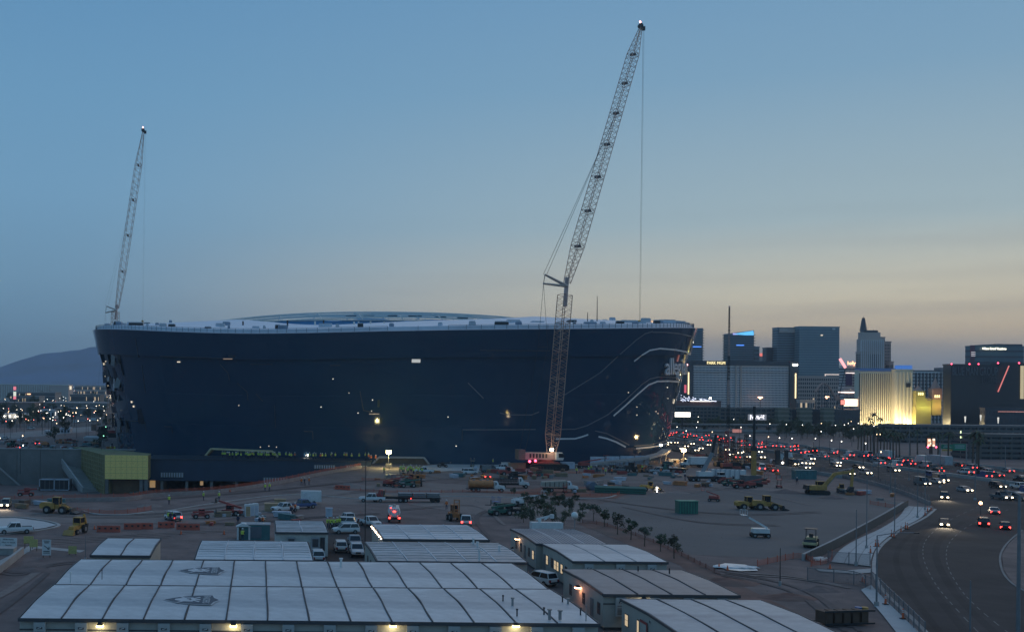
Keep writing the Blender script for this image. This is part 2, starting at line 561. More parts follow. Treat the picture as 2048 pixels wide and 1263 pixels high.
low1 = [(1742, 1170), (1775, 1205), (1812, 1240), (1850, 1275), (1800, 1275), (1765, 1230), (1722, 1180)]
psheet('lower_pavement', low1, 0.12, pave)
psheet('path_strip', [(1630, 1137), (1690, 1141), (1742, 1137), (1744, 1145), (1712, 1148), (1640, 1143)], 0.10, concrete)

# big gravelled lot in the middle, lighter tracks
psheet('gravel_lot', [(1185, 1012), (1290, 985), (1500, 978), (1700, 982), (1810, 1008), (1700, 1062), (1600, 1118), (1380, 1108), (1280, 1060)], 0.02, lot)
track = M('compacted_dirt', (0.21, 0.165, 0.145), 0.95, var=0.14, scale=0.15, dirt=(0.18, 0.14, 0.125))
psheet('site_road', [(-200, 1012), (60, 1024), (250, 1026), (420, 1012), (560, 990), (700, 972), (860, 965), (1000, 972), (1190, 1010), (1160, 1040), (960, 1030), (800, 1005), (640, 1010), (400, 1045), (150, 1045), (-200, 1040)], 0.02, track)
psheet('crane_apron', [(740, 930), (1000, 928), (1300, 930), (1500, 945), (1600, 985), (1350, 968), (1100, 962), (900, 958), (730, 962)], 0.03, track)
psheet('light_concrete_apron', [(845, 931), (900, 926), (1085, 926), (1060, 944), (900, 941), (850, 944)], 0.05, pave)
psheet('parking_court', [(655, 1044), (760, 1036), (772, 1060), (735, 1120), (640, 1122)], 0.035, asphalt)
kerb('kerb_line', [(330, 1022), (430, 1006), (560, 990), (640, 991), (760, 999), (900, 992), (1080, 996), (1200, 996), (1232, 990)], 0.5, 0.15)
kerb('traffic_island_kerb', [(-60, 1036), (30, 1034), (90, 1041), (118, 1050), (92, 1058), (30, 1066), (-60, 1072)], 0.6, 0.15)
psheet('traffic_island', [(-60, 1038), (30, 1036), (88, 1043), (114, 1050), (90, 1056), (30, 1064), (-60, 1070)], 0.12, pave)
psheet('left_embankment_path', [(-60, 1150), (28, 1106), (60, 1090), (170, 1100), (160, 1104), (70, 1096), (30, 1118), (-60, 1170)], 0.03, concrete)
kerb('winding_kerb', [(165, 1022), (200, 1029), (255, 1029), (305, 1023)], 0.6, 0.2)
psheet('red_soil_bed', [(1010, 985), (1120, 992), (1232, 996), (1260, 985), (1210, 972), (1080, 975)], 0.05, M('red_soil', (0.20, 0.085, 0.06), 0.95, scale=0.3))
psheet('red_soil_verge', [(1150, 1045), (1200, 1042), (1290, 1075), (1380, 1110), (1440, 1150), (1700, 1275), (1540, 1275), (1360, 1130)], 0.03, M('verge_soil', (0.17, 0.09, 0.07), 0.95, var=0.3, scale=0.2, bump=.5, dirt=(0.10, 0.085, 0.075)))
# berm with its orange silt fence
psheet('plastic_ground_sheet', [(1432, 1132), (1450, 1127), (1490, 1130), (1512, 1137), (1516, 1142), (1480, 1143), (1455, 1140)], 0.15, paint_w)
# left street at the far side
psheet('left_street', [(-100, 872), (60, 862), (185, 852), (185, 862), (60, 874), (-100, 888)], 0.06, M('pale_street', (0.22, 0.21, 0.20), 0.9, scale=0.1))

# far hills
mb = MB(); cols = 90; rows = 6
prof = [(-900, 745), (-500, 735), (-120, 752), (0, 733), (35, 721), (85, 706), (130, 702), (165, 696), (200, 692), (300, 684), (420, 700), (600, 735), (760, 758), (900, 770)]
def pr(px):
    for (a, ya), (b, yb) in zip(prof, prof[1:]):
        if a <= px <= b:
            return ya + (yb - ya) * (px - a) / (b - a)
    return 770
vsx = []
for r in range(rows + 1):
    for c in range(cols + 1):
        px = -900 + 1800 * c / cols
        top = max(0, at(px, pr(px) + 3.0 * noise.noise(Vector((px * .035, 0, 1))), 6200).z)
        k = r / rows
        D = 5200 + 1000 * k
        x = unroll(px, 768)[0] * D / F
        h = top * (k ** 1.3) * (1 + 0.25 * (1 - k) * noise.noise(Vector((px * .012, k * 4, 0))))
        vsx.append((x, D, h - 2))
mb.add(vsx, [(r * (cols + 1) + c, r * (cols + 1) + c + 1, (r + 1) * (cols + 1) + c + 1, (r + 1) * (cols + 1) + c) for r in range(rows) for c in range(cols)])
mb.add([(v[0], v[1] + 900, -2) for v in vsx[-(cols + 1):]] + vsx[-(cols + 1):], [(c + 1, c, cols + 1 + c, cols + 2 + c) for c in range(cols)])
mb.build('hills', M('hill_haze_blue', (0.04, 0.12, 0.25), 0.95, var=0.35, scale=0.004), kind='structure', smooth=True)  # blue of the distant haze put into the hill colour

# ================================================================== THE STADIUM
SC = Vector((51.2, 492.0, 0)); SA, SB, SN = 109.7, 119.0, 3.0


def contour(t, off):
    c, s = math.cos(t), math.sin(t)
    return SC.x + (SA + off) * math.copysign(abs(c) ** (2 / SN), c), SC.y + (SB + off) * math.copysign(abs(s) ** (2 / SN), s)


def rim_z(x, y):
    u = (x - SC.x) / SA; front = max(0.0, min(1.0, (SC.y - y) / SB))
    z = 44.6 + 3.2 * abs(u) ** 3 + (1.4 * u if u > 0 else 0.6 * u)
    z -= 1.7 * math.exp(-((u + 0.5) / 0.4) ** 2)
    return z - 0.4 * front


def off_at(k):       # outward lean with height fraction
    return 9.5 * (k ** 1.15)


NT = 260
angs = [2 * math.pi * i / NT for i in range(NT)]
stad = thing('stadium', 'huge dark glass stadium under construction with curved leaning facade, white roof ring and light ribbons', 'stadium', (SC.x, SC.y, 0))
def loc(p): return (p[0] - SC.x, p[1] - SC.y, p[2])


def ring(k, extra=0.0, zadd=0.0):
    r = []
    for a in angs:
        x, y = contour(a, off_at(k) + extra)
        r.append((x, y, rim_z(*contour(a, 0)) * k + zadd))
    return r


facade_glass = bpy.data.materials.new('black_facade_glass'); facade_glass.use_nodes = True
n_ = facade_glass.node_tree.nodes; l_ = facade_glass.node_tree.links.new
MATS['black_facade_glass'] = facade_glass
b_ = n_['Principled BSDF']; b_.inputs['Roughness'].default_value = 0.16; b_.inputs['Specular IOR Level'].default_value = 0.5
t_ = n_.new('ShaderNodeTexCoord')
mp_ = n_.new('ShaderNodeMapping'); mp_.inputs['Scale'].default_value = (0.03, 0.03, 0.05); l_(t_.outputs['Object'], mp_.inputs[0])
z_ = n_.new('ShaderNodeTexNoise'); z_.inputs['Scale'].default_value = 1.0; z_.inputs['Detail'].default_value = 3; l_(mp_.outputs[0], z_.inputs[0])
r_ = ramp(n_, [(0.35, (0.021, 0.056, 0.100)), (0.65, (0.023, 0.061, 0.108))]); l_(z_.outputs[0], r_.inputs[0]); l_(r_.outputs[0], b_.inputs['Base Color'])
rr_ = n_.new('ShaderNodeMapRange'); rr_.inputs['To Min'].default_value = 0.04; rr_.inputs['To Max'].default_value = 0.10; l_(z_.outputs[0], rr_.inputs['Value']); l_(rr_.outputs[0], b_.inputs['Roughness'])


def skin(ks, extra=0.0):
    mb = MB(); allr = [ring(k, extra) for k in ks]
    vs = [loc(p) for r in allr for p in r]
    fs = [(j * NT + i, j * NT + (i + 1) % NT, (j + 1) * NT + (i + 1) % NT, (j + 1) * NT + i) for j in range(len(ks) - 1) for i in range(NT)]
    mb.add(vs, fs)
    return mb


low_skin = skin([i / 12 * 0.80 for i in range(13)], 0)
up_skin = skin([0.80, 0.85, 0.9, 0.95, 1.0], 0.7)
# soffit under the upper band and its cap
a_, b2_ = ring(0.80, 0.0), ring(0.80, 0.7)
up_skin.add([loc(p) for p in a_ + b2_], [(i, (i + 1) % NT, NT + (i + 1) % NT, NT + i) for i in range(NT)])
low_skin.build('lower_facade', facade_glass, stad, smooth=True)
up_skin.build('upper_facade', facade_glass, stad)
bv = BVHTree.FromPolygons([Vector(v) for v in low_skin.v + up_skin.v], low_skin.f + [tuple(i + len(low_skin.v) for i in f) for f in up_skin.f])


def hit(px, py, off=0.06):
    o, d = ray(px, py)
    h = bv.ray_cast(o - SC, d)
    if h[0] is None:
        return None
    nrm = h[1]
    if nrm.dot(d) > 0:
        nrm = -nrm
    return h[0] + nrm * off, nrm


def ribbon(pts, w, mat, name='light_ribbon', dens=8):
    """band lying on the facade, w metres high"""
    P = []
    for (ax, ay), (bx, by) in zip(pts, pts[1:]):
        for i in range(dens):
            t = i / dens; P.append((ax + (bx - ax) * t, ay + (by - ay) * t))
    P.append(pts[-1])
    H = [hit(*p, off=0.12) for p in P]; H = [h for h in H if h]
    if len(H) < 2:
        return
    mb = MB(); vs = []
    for i, (p, nn) in enumerate(H):
        d = (H[min(i + 1, len(H) - 1)][0] - H[max(i - 1, 0)][0]).normalized()
        u = d.cross(nn).normalized() * w / 2
        vs += [p + u, p - u, p - u - nn * 0.35, p + u - nn * 0.35]
    n = len(H); fs = []
    for i in range(n - 1):
        for j in range(4):
            fs.append((i * 4 + j, i * 4 + (j + 1) % 4, (i + 1) * 4 + (j + 1) % 4, (i + 1) * 4 + j))
    mb.add(vs, fs + [(0, 1, 2, 3), (4 * n - 4, 4 * n - 3, 4 * n - 2, 4 * n - 1)])
    mb.build(name, mat, stad)


rib_b = M('pale_ribbon_cover', (0.80, 0.78, 0.76), 0.4, var=0.03)
rib_d = M('dull_ribbon_channel', (0.16, 0.17, 0.19), 0.5, var=0.1)
rib_dd = M('unlit_ribbon_channel', (0.055, 0.065, 0.08), 0.5, var=0.1)
for pts, w in (([(1268, 722), (1285, 709), (1300, 700), (1320, 696.5), (1350, 699), (1372, 703), (1381, 709)], .5),
               ([(1227, 831), (1250, 811), (1275, 788), (1297, 769), (1315, 762), (1340, 761.5), (1358, 763)], .55),
               ([(1112, 877), (1150, 876.5), (1163, 873), (1176, 868.5)], .5),
               ([(1197, 872.5), (1213, 876), (1232, 883), (1251, 893)], .55),
               ([(1272, 896), (1300, 893.5), (1320, 890.5), (1334, 886)], .5)):
    ribbon(pts, w, rib_b)
for pts in ([(1127, 790), (1160, 770), (1200, 745), (1240, 708), (1272, 680), (1290, 667), (1305, 662.5)], [(1305, 664), (1330, 664), (1360, 667), (1382, 672)],
            [(1111, 858), (1150, 857.5), (1175, 850), (1215, 829), (1250, 800), (1285, 767), (1300, 757), (1318, 753), (1340, 753.5), (1358, 756)],
            [(925, 858.5), (1000, 858.5), (1071, 858)], [(1190, 861), (1213, 866), (1235, 877), (1258, 889)], [(1268, 891), (1300, 889), (1335, 880)],
            [(1000, 825), (1015, 829), (1063, 829), (1078, 823)], [(936, 765), (967, 796)]):
    ribbon(pts, .35, rib_d, 'ribbon_channel')
for pts in ([(271, 676), (277, 714)], [(284, 730), (291, 785)], [(226, 837), (290, 843), (293, 863)], [(440, 728), (456, 745), (459, 760)], [(474, 765), (494, 783), (496, 800)],
            [(512, 787), (526, 802)], [(549, 810), (551, 855)], [(328, 852), (344, 853), (345, 866)], [(608, 862), (625, 862), (626, 878)], [(925, 858), (924, 880)],
            [(720, 782), (727, 820), (760, 827)], [(320, 712), (450, 716)], [(500, 728), (545, 728)], [(960, 700), (1100, 701)], [(660, 730), (680, 730)]):
    ribbon(pts, .28, rib_dd, 'panel_seam')
# faint horizontal mullion lines right round the facade
for k in (0.28, 0.52):
    mb = MB(); r1 = ring(k, 0.03); r2 = ring(k, 0.03, 0.08)
    mb.add([loc(p) for p in r1 + r2], [(i, (i + 1) % NT, NT + (i + 1) % NT, NT + i) for i in range(NT)])
    mb.build('mullion_band', MATS['black_facade_glass'], stad)

# sign letters fixed one by one along the curved corner
sign_m = M('sign_letter_grey', (0.55, 0.56, 0.58), 0.4, var=0.05)
xs = [1330, 1336.5, 1340.5, 1345.5, 1352, 1358.5, 1362.5, 1366.5, 1371]
for ch, px in zip('allegiant', xs):
    h = hit(px, 733, 0.9)
    if not h: continue
    p, nn = h
    me = text_geo(ch, 8.6, 0.3); me.materials.clear(); me.materials.append(sign_m); me.name = 'sign_letter'
    o = bpy.data.objects.new('sign_letter', me); COL.objects.link(o); o.parent = stad; o.location = p
    yaw = math.atan2(nn.y, nn.x) + R(90)
    o.rotation_euler = (R(90), 0, yaw)
    MB().cyl((0, 0, 0), nn * -1.0, .15).build('sign_bracket', dark, stad, p - nn * 0.3)

# added tilted panels imitate the left end's broken sky reflection; interior lamps show through
rs = random.Random(3)
pan_m = M('sky_reflection_glass', (0.012, 0.025, 0.04), 0.12, var=0.1, spec=0.8)
for i in range(34):
    px = 203 + abs(rs.gauss(0, 20)); py = rs.uniform(712, 850)
    px += (py - 712) * 0.12
    h = hit(px, py, 0.25)
    if not h: continue
    p, nn = h; w = rs.uniform(.8, 2.0); hh = rs.uniform(1.2, 3.2)
    tx = Vector((-nn.y, nn.x, 0)).normalized(); up = Vector((0, 0, 1)) + nn * rs.uniform(-.25, .35); up.normalize()
    tx = (tx + nn * rs.uniform(-.3, .3)).normalized()
    vs = [tx * a * w + up * b * hh + nn * c for c in (0, .15) for a, b in ((-1, -1), (1, -1), (1, 1), (-1, 1))]
    MB().add(vs, [(3, 2, 1, 0), (4, 5, 6, 7), (0, 1, 5, 4), (1, 2, 6, 5), (2, 3, 7, 6), (3, 0, 4, 7)]).build('sky_reflection_panel', dark if rs.random() < .3 else pan_m, stad, p)
def inner_lamp(px, py, w=.5, h=.5, m=white_l):
    r = hit(px, py, 0.2)
    if not r: return
    p, nn = r; tx = Vector((-nn.y, nn.x, 0)).normalized(); up = nn.cross(tx); 
    vs = [tx * a * w / 2 + up * b * h / 2 + nn * c for c in (-.1, .1) for a, b in ((-1, -1), (1, -1), (1, 1), (-1, 1))]
    MB().add(vs, [(3, 2, 1, 0), (4, 5, 6, 7), (0, 1, 5, 4), (1, 2, 6, 5), (2, 3, 7, 6), (3, 0, 4, 7)]).build('interior_lamp', m, stad, p)
dimw = E('dim_interior_glow', (1.0, 0.85, 0.62), .9)
dimo = E('dull_amber_glow', (0.9, 0.6, 0.35), 0.25)
for px, py in ((666, 757), (642, 813), (716, 825), (745, 799), (896, 833), (284, 833), (912, 891), (1334, 774)):
    inner_lamp(px, py, .26, .26, E('inner_lamp_glow', (1, .9, .7), 1.5))
for px, py in ((478, 810), (698, 785), (743, 821), (521, 893), (538, 891), (553, 893), (1256, 784), (1273, 813), (1273, 829), (1311, 822), (1315, 826), (1335, 796)):
    inner_lamp(px, py, .22, .24, dimw)
inner_lamp(614, 909, 1.1, .4)
inner_lamp(832, 721, 2.8, 1.1, E('open_hatch_light', (.8, .82, .8), .5))
inner_lamp(456, 717, 3.2, .25, dimo); inner_lamp(358, 723, 1.2, .3, dimw); inner_lamp(464, 711, 2.4, .5, rib_dd); inner_lamp(748, 827, 3.2, .25, dimo)
inner_lamp(757, 806, .7, 2.4, M('stair_glow_green', (0.05, 0.07, 0.05), .6)); inner_lamp(763, 840, .5, 1.8, M('stair_glow_green', (0.05, 0.07, 0.05), .6))
for i in range(14):
    inner_lamp(203 + rs.uniform(0, 9) + (i % 5) * 2, rs.uniform(722, 800), rs.uniform(.3, .8), rs.uniform(.3, .9), dimw if i % 5 else E('site_lamp_glow', (1, .85, .6), 6))
for px, py in ((221, 795), (264, 803), (268, 812), (229, 750), (205, 757)):
    inner_lamp(px, py, .8, .6, dimw)
inner_lamp(1321, 889.5, 2.0, .7, white_l); inner_lamp(1347, 802, .5, 1.6, dimw)
inner_lamp(1356, 713, 1.3, 3.4, E('red_flare_glow', (.8, .18, .09), .22))

# roof ring, parapet and dome of trusses
def flat_ring(k0, dz0, k1, dz1, name, mat, kind=None):
    mb = MB(); r0, r1 = [], []
    for a in angs:
        z = rim_z(*contour(a, 0))
        x, y = contour(a, 10.2 + k0); r0.append((x, y, z + dz0))
        x, y = contour(a, 10.2 + k1); r1.append((x, y, z + dz1))
    mb.add([loc(p) for p in r0 + r1], [(i, (i + 1) % NT, NT + (i + 1) % NT, NT + i) for i in range(NT)])
    return mb.build(name, mat, stad)
par_m = M('parapet_grey', (0.42, 0.44, 0.47), 0.6, var=0.12, scale=0.3)
flat_ring(0.05, -.05, -1.5, .35, 'rim_coping', par_m)
flat_ring(-1.5, .35, -2.2, 1.5, 'parapet', M('parapet_white', (0.56, 0.58, 0.62), 0.6, var=0.1, scale=0.2))
flat_ring(-2.2, 1.5, -56, 6.0, 'roof_ring', M('roof_sheet', (0.72, 0.74, 0.78), 0.6, var=0.06, scale=0.1))
mb = MB(); rr2 = []
for i in range(0, NT, 1):
    a = angs[i]; z = rim_z(*contour(a, 0)); x, y = contour(a, 10.2 - 1.2); p = Vector(loc((x, y, z + .2)))
    if y > SC.y - 10: continue
    mb.cyl(p, p + Vector((0, 0, 1.5)), .09, n=4); rr2.append(p + Vector((0, 0, 1.5)))
    if len(rr2) > 1 and (rr2[-1] - rr2[-2]).length < 8:
        mb.cyl(rr2[-2], rr2[-1], .08, n=4); mb.cyl(rr2[-2] - Vector((0, 0, .7)), rr2[-1] - Vector((0, 0, .7)), .04, n=4)
mb.build('safety_railing', M('railing_grey', (.13, .15, .18), .6), stad, kind='stuff')
# dome
blue_c = M('blue_roof_liner', (0.09, 0.32, 0.62), 0.7, var=0.2, scale=0.12)
truss_c = M('beige_truss', (0.72, 0.68, 0.60), 0.6, var=0.1)
DC = Vector((0, 0, 0)); dA, dB = 94.0, 66.0
def dome(u, v, lift=0.0):      # u,v in unit disc
    r = min(1, math.hypot(u, v)); return Vector((u * dA + 4, v * dB - 3, 49.0 + lift + 7.8 * (1 - r ** 2.6)))
mb = MB(); q = 28; vs = []
for j in range(9):
    for i in range(q):
        rr0 = j / 8; a = 2 * math.pi * i / q; vs.append(dome(rr0 * math.cos(a), rr0 * math.sin(a), -3.0))
mb.add(vs, [(j * q + i, j * q + (i + 1) % q, (j + 1) * q + (i + 1) % q, (j + 1) * q + i) for j in range(8) for i in range(q) if not (j > 5 and (i * 7 + j) % 5 < 2)])
mb.build('dome_liner', blue_c, stad)
mb = MB(); qn = 64; v0 = []; v1 = []
for i in range(qn):
    a = 2 * math.pi * i / qn; p = dome(math.cos(a), math.sin(a)); v0.append((p.x, p.y, 44)); v1.append((p.x, p.y, 48.0 + 2.6 * max(0, -math.sin(a)) + (.5 if i % 3 else -.4)))
mb.add(v0 + v1, [(i, (i + 1) % qn, qn + (i + 1) % qn, qn + i) for i in range(qn)]); mb.build('liner_skirt', blue_c, stad)
for z_ in (48.6, 50.6):
    MB().path([Vector((dome(math.cos(a), math.sin(a)).x, dome(math.cos(a), math.sin(a)).y - .4, z_ - (.9 if abs(math.cos(a)) > .8 else 0))) for a in [math.pi + math.pi * k / 24 for k in range(25)]], .25, 4).build('ring_beam', truss_c if False else truss_c, stad)
for k in range(-5, 6):
    v = k / 6 + .02; c = math.sqrt(max(.05, 1 - v * v))
    mb = MB(); pts = [dome(c * (i / 10), v, .25) for i in range(-10, 11)]
    mb.path(pts, .27, 4)
    low_ = [p - Vector((0, 0, 1.1)) for p in pts]
    mb.path(low_, .16, 4)
    for a, b in zip(pts, low_): mb.cyl(a, b, .12, n=4)
    mb.build('roof_truss', truss_c, stad)
for k in range(-5, 6):
    u = k / 6; c = math.sqrt(1 - u * u); MB().path([dome(u, c * i / 8, -.3) for i in range(-8, 9)], .2, 4).build('cross_truss', truss_c, stad)
for i, (px, w) in enumerate(((702, 20), (738, 20), (785, 18), (830, 26), (880, 22), (925, 20), (975, 18), (1020, 14))):
    py = (632, 631, 632, 633, 636, 637, 641, 646)[i] - 1.5
    p = at(px, py, 470); q_ = w * 470 / F
    MB().box((0, 0, 0), (q_, 3, .55)).box((q_ * .3, 0, .4), (q_ * .2, 2, .5)).build('roof_catwalk', dark, stad, loc(p))
for i, (px, y0, y1) in enumerate(((647, 640, 652), (459, 644, 650), (486, 642, 650), (575, 640, 653), (708, 643, 651), (717, 643, 651), (741, 642, 650), (768, 643, 650), (630, 642, 650))):
    a = at(px, y1, 405); b = at(px, y0, 405)
    MB().cyl(loc(a), loc(b), .3, n=5).build('roof_post', dark if i < 4 else truss_c, stad)


def roofbox(px0, px1, y0, y1, D, mat, name, label, cat, dep=4, group=None):
    a = at(px0, y1, D); b = at(px1, y0, D)
    t = thing(name, label, cat, ((a.x + b.x) / 2, D, a.z), 0, group)
    w, h = b.x - a.x, b.z - a.z
    MB().box((0, 0, h / 2), (w, dep, h)).build('body', mat, t)
    MB().box((0, 0, h + .06), (w + .2, dep + .2, .12)).build('lid', par_m, t)
    mb = MB()
    for i in range(max(2, int(w / 1.5))):
        mb.box((-w / 2 + (i + .5) * w / max(2, int(w / 1.5)), -dep / 2 - .05, h / 2), (.12, .1, h * .9))
    mb.build('rib', par_m, t)
    return t


wbox = M('roof_box_white', (0.50, 0.54, 0.60), .6)
for a in ((334, 385, 653.5, 662, 398, wbox, 'roof_unit', 'long pale roof unit at the left of the stadium roof', 'roof unit'),
          (1063, 1086, 643, 651, 392, wbox, 'roof_unit', 'pale block just left of the tall crane on the stadium rim', 'roof unit'),
          (950, 995, 645, 652, 410, wbox, 'roof_unit', 'white low housing below the end of the roof trusses', 'roof unit'),
          (1136, 1150, 640.5, 650, 392, dark, 'roof_machine', 'dark machine right of the tall crane on the stadium roof', 'machine'),
          (1222, 1249, 649, 657, 396, wbox, 'roof_unit', 'grey-blue unit near the right end of the stadium roof', 'roof unit'),
          (1252, 1268, 651, 658, 397, par_m, 'roof_unit', 'small pale unit beside the grey-blue one on the roof', 'roof unit'),
          (1290, 1326, 654, 660, 398, par_m, 'roof_unit', 'low pale unit under the glowing gold crown', 'roof unit'),
          (1165, 1184, 646, 652, 394, dark, 'roof_machine', 'low dark machine at the foot of the short roof mast', 'machine'),
          (235, 262, 655, 660, 415, dark, 'roof_machine', 'dark jumble of plant at the foot of the far crane', 'machine'),
          (272, 300, 658, 664, 402, par_m, 'roof_unit', 'grey crate at the left end of the stadium roof', 'roof unit'),
          (750, 765, 650, 656, 396, red_m, 'roof_container', 'red skip on the white stadium roof', 'container')):
    roofbox(*a)
for px, y0, y1 in ((1175, 624, 652), (1194, 592, 652)):
    a = at(px, y1, 400); b = at(px, y0, 400)
    t = thing('mast', 'short thin mast on the stadium roof' if y0 > 600 else 'taller thin mast on the stadium roof', 'mast', a)
    MB().cyl((0, 0, 0), (0, 0, b.z - a.z), .2, .1, n=6).build('pole', dark, t)
    MB().box((0, 0, .4), (1.4, 1.4, .8)).build('base', dark, t)

rs = random.Random(77)
for i in range(64):
    ang = math.pi * (1.0 + (i + .5 + rs.uniform(-.35, .35)) / 64)
    inn = rs.uniform(4.2, 7.5) if rs.random() < .7 else rs.uniform(9, 30)
    cx_, cy_ = contour(ang, 10.2 - inn)
    ww, hh = (rs.uniform(.8, 2.6) if rs.random() < .75 else rs.uniform(3, 6)), rs.uniform(.3, 1.2)
    p = Vector((cx_, cy_, rim_z(*contour(ang, 0)) + 1.5 + (inn - 2.2) * .084))
    t = thing('roof_material', 'stack of %s material on the stadium roof edge' % ('pale', 'grey', 'dark', 'blue-grey')[i % 4], 'building materials', p, rs.uniform(-.2, .2), 'material stacks along the stadium roof edge')
    mm = (wbox, par_m, dark, M('blue_grey_stack', (.20, .26, .34), .6))[i % 4]
    MB().b2(-ww / 2, ww / 2, -.8, .8, -.6, hh).build('stack', mm, t); MB().b2(-ww / 2 + .1, ww / 2 - .2, -.8, .8, hh, hh + .3).build('top_layer', par_m, t)
# openings with pale frames low in the facade
def opening(pts, mat_f, mat_i, lab, w=.6):
    def near_hit(px, py, off):
        while True:
            h = hit(px, py, off)
            if h: return h[0]
            py -= .5
    P = [near_hit(*p, .5) for p in pts]
    mb = MB()
    for a, b in zip(P, P[1:]): mb._beam(a, b, 1.2, w)
    mb.build('entrance_frame', mat_f, stad, label=lab)
    Q = [near_hit(*p, .15) for p in pts]
    MB().add(Q, [tuple(range(len(Q)))]).build('entrance_recess', mat_i, stad)
gold = M('gold_frame', (0.55, 0.46, 0.26), .5)
opening([(409, 916), (425, 896), (545, 901), (563, 918)], gold, M('brown_recess', (0.13, 0.085, 0.07), .8, scale=.4), 'pale gold frame of the wide left entrance')
opening([(745, 928), (758, 913), (847, 914), (857, 928)], M('grey_frame', (.3, .31, .31), .5), M('grey_recess', (0.10, 0.10, 0.09), .8, scale=.4), 'grey frame of the right entrance')

# canopy sweep at the right foot of the stadium
can = thing('entrance_canopy', 'long pale curved canopy edge on struts at the right foot of the stadium', 'canopy', g(1200, 936))
P = [at(x, y, D) - can.location for x, y, D in ((1150, 930, 366), (1200, 926, 368), (1250, 920, 371), (1290, 915, 376), (1322, 907, 388), (1334, 899, 398))]
mb = MB()
for a, b in zip(P, P[1:]): mb._beam(a, b, 3.0, .7)
mb.build('canopy_edge', concrete, can)
for i in (1, 2, 3, 4, 5):
    p = P[i]; MB().cyl((p.x - .6, p.y, -can.location.z), (p.x, p.y, p.z), .35).build('strut', concrete, can)
for i in range(4):
    p = P[1].lerp(P[3], i / 3.0); MB().box((p.x, p.y + 3, 1.6), (4.6, .5, 3.1)).build('wall_panel', wbox, can)

# podium wall in the excavation
navy = M('navy_wall', (0.018, 0.042, 0.078), 0.5, var=0.15, scale=0.2)
pod = thing('podium', 'low dark podium wall in the excavation below the stadium', 'podium', (0, WD, 0))
xl = at(296, 940, WD).x; xr = at(742, 940, WD).x
MB().b2(xl, xr, 0, 14, -5.2, 1.5).build('wall', navy, pod)
MB().b2(xl - .2, xr + .2, -.3, 20, 1.5, 1.75).build('coping', M('navy_coping', (.03, .04, .055), .6), pod)
MB().b2(xl + 2, xr, 3, 14, PITZ, -5.2).build('lower_wall', M('lower_brown', (0.10, 0.07, 0.05), .8, scale=.5), pod)
for i in range(8):
    x = xl + 4 + i * 8
    MB().b2(x, x + .9, .5, 1.4, PITZ, -5.2).build('column', conc_dark, pod)
for px, m in ((305, warm),):
    p = at(px, 966, WD + 1); MB().box((p.x, 1, p.z), (1.8, .3, 2.6)).build('lit_doorway', E('doorway_glow', (1, .6, .2), .25), pod)
p = at(403, 966, WD); MB().box((p.x, .8, p.z), (1, .3, 1.3)).build('lit_doorway', MATS['doorway_glow'], pod)
for (a, b, c, d) in ((321, 367, 944, 954), (526, 576, 954, 965), (628, 670, 929, 937), (692, 735, 930, 938)):
    p = at(a, c, WD - .3); q2 = at(b, d, WD - .3)
    mb = MB()
    MB().box(((p.x + q2.x) / 2, -.2, (p.z + q2.z) / 2), (q2.x - p.x, .25, p.z - q2.z)).build('louvre_frame', conc_dark, pod)
    for i in range(9):
        mb.box((p.x + (i + .5) * (q2.x - p.x) / 9, -.45, (p.z + q2.z) / 2), (.22, .3, p.z - q2.z - .2))
    mb.build('louvre', wbox, pod)

# yellow sheathed block on columns
shea = M('yellow_sheathing', (1.0, 0.70, 0.22), 0.7, var=0.06, scale=0.6)
oliv = M('olive_sheathing', (0.24, 0.20, 0.09), 0.8, var=0.25, scale=0.4)
yb = thing('sheathed_block', 'block clad in bright yellow sheathing boards on columns beside the podium', 'building', (0, 0, 0))
a = at(210, 909, 352); b = at(296, 958, 352)
zt, zb = a.z, b.z
yb.location = ((a.x + b.x) / 2, 352, 0)
w = b.x - a.x; nx, nz = 8, 4
for i in range(nx):
    for j in range(nz):
        mb = MB().box((0, 0, 0), (w / nx - .06, .12, (zt - zb) / nz - .06))
        mb.cur = 1
        for k in range(2):
            mb.box(((k - .5) * .8, -.09, .2 * (1 if (i + k) % 2 else -1)), (.16, .05, .16))
        mb.build('sheathing_board', (shea, M('fastener_olive', (.50, .38, .10), .7)), yb, (-w / 2 + (i + .5) * w / nx, -.1, zb + (j + .5) * (zt - zb) / nz))
pl_ = [(-w / 2, 0), (w / 2, 0), (w / 2, 9), (-w / 2 - 12, 42), (-w / 2 - 16.4, 42)]
MB().prism(pl_, zb, zt).build('frame', oliv, yb)
c0 = Vector((-w / 2, 0)); c1 = Vector((-w / 2 - 16.4, 42))
mb = MB()
for i in range(19):
    p = c0.lerp(c1, i / 18); mb.box((p.x - .3, p.y, (zt + PITZ) / 2), (.18, .18, zt - PITZ))
for j in range(9):
    z = PITZ + (zt - PITZ) * (j + 1) / 9; mb._beam((c0.x - .3, c0.y, z), (c1.x - .3, c1.y, z), .2, .14)
mb.build('scaffold', M('scaffold_olive', (.30, .27, .14), .7), yb)
MB().prism([(c0.x, c0.y + .4), (c0.x + 3, c0.y + 6), (c1.x + 2, c1.y - 2), (c1.x, c1.y)], PITZ, zb).build('lower_wall', oliv, yb)
for x in (-w / 2 + .6, w / 2 - 2.2, w / 2 - .6):
    MB().b2(x - .5, x + .5, .2, 1.2, PITZ, zb).build('column', conc_dark, yb)
MB().b2(-w / 2 + 2, w / 2 - 2.5, 3, 3.4, PITZ, zb).build('back_wall', M('back_brown', (.16, .10, .06), .8, scale=.4), yb)

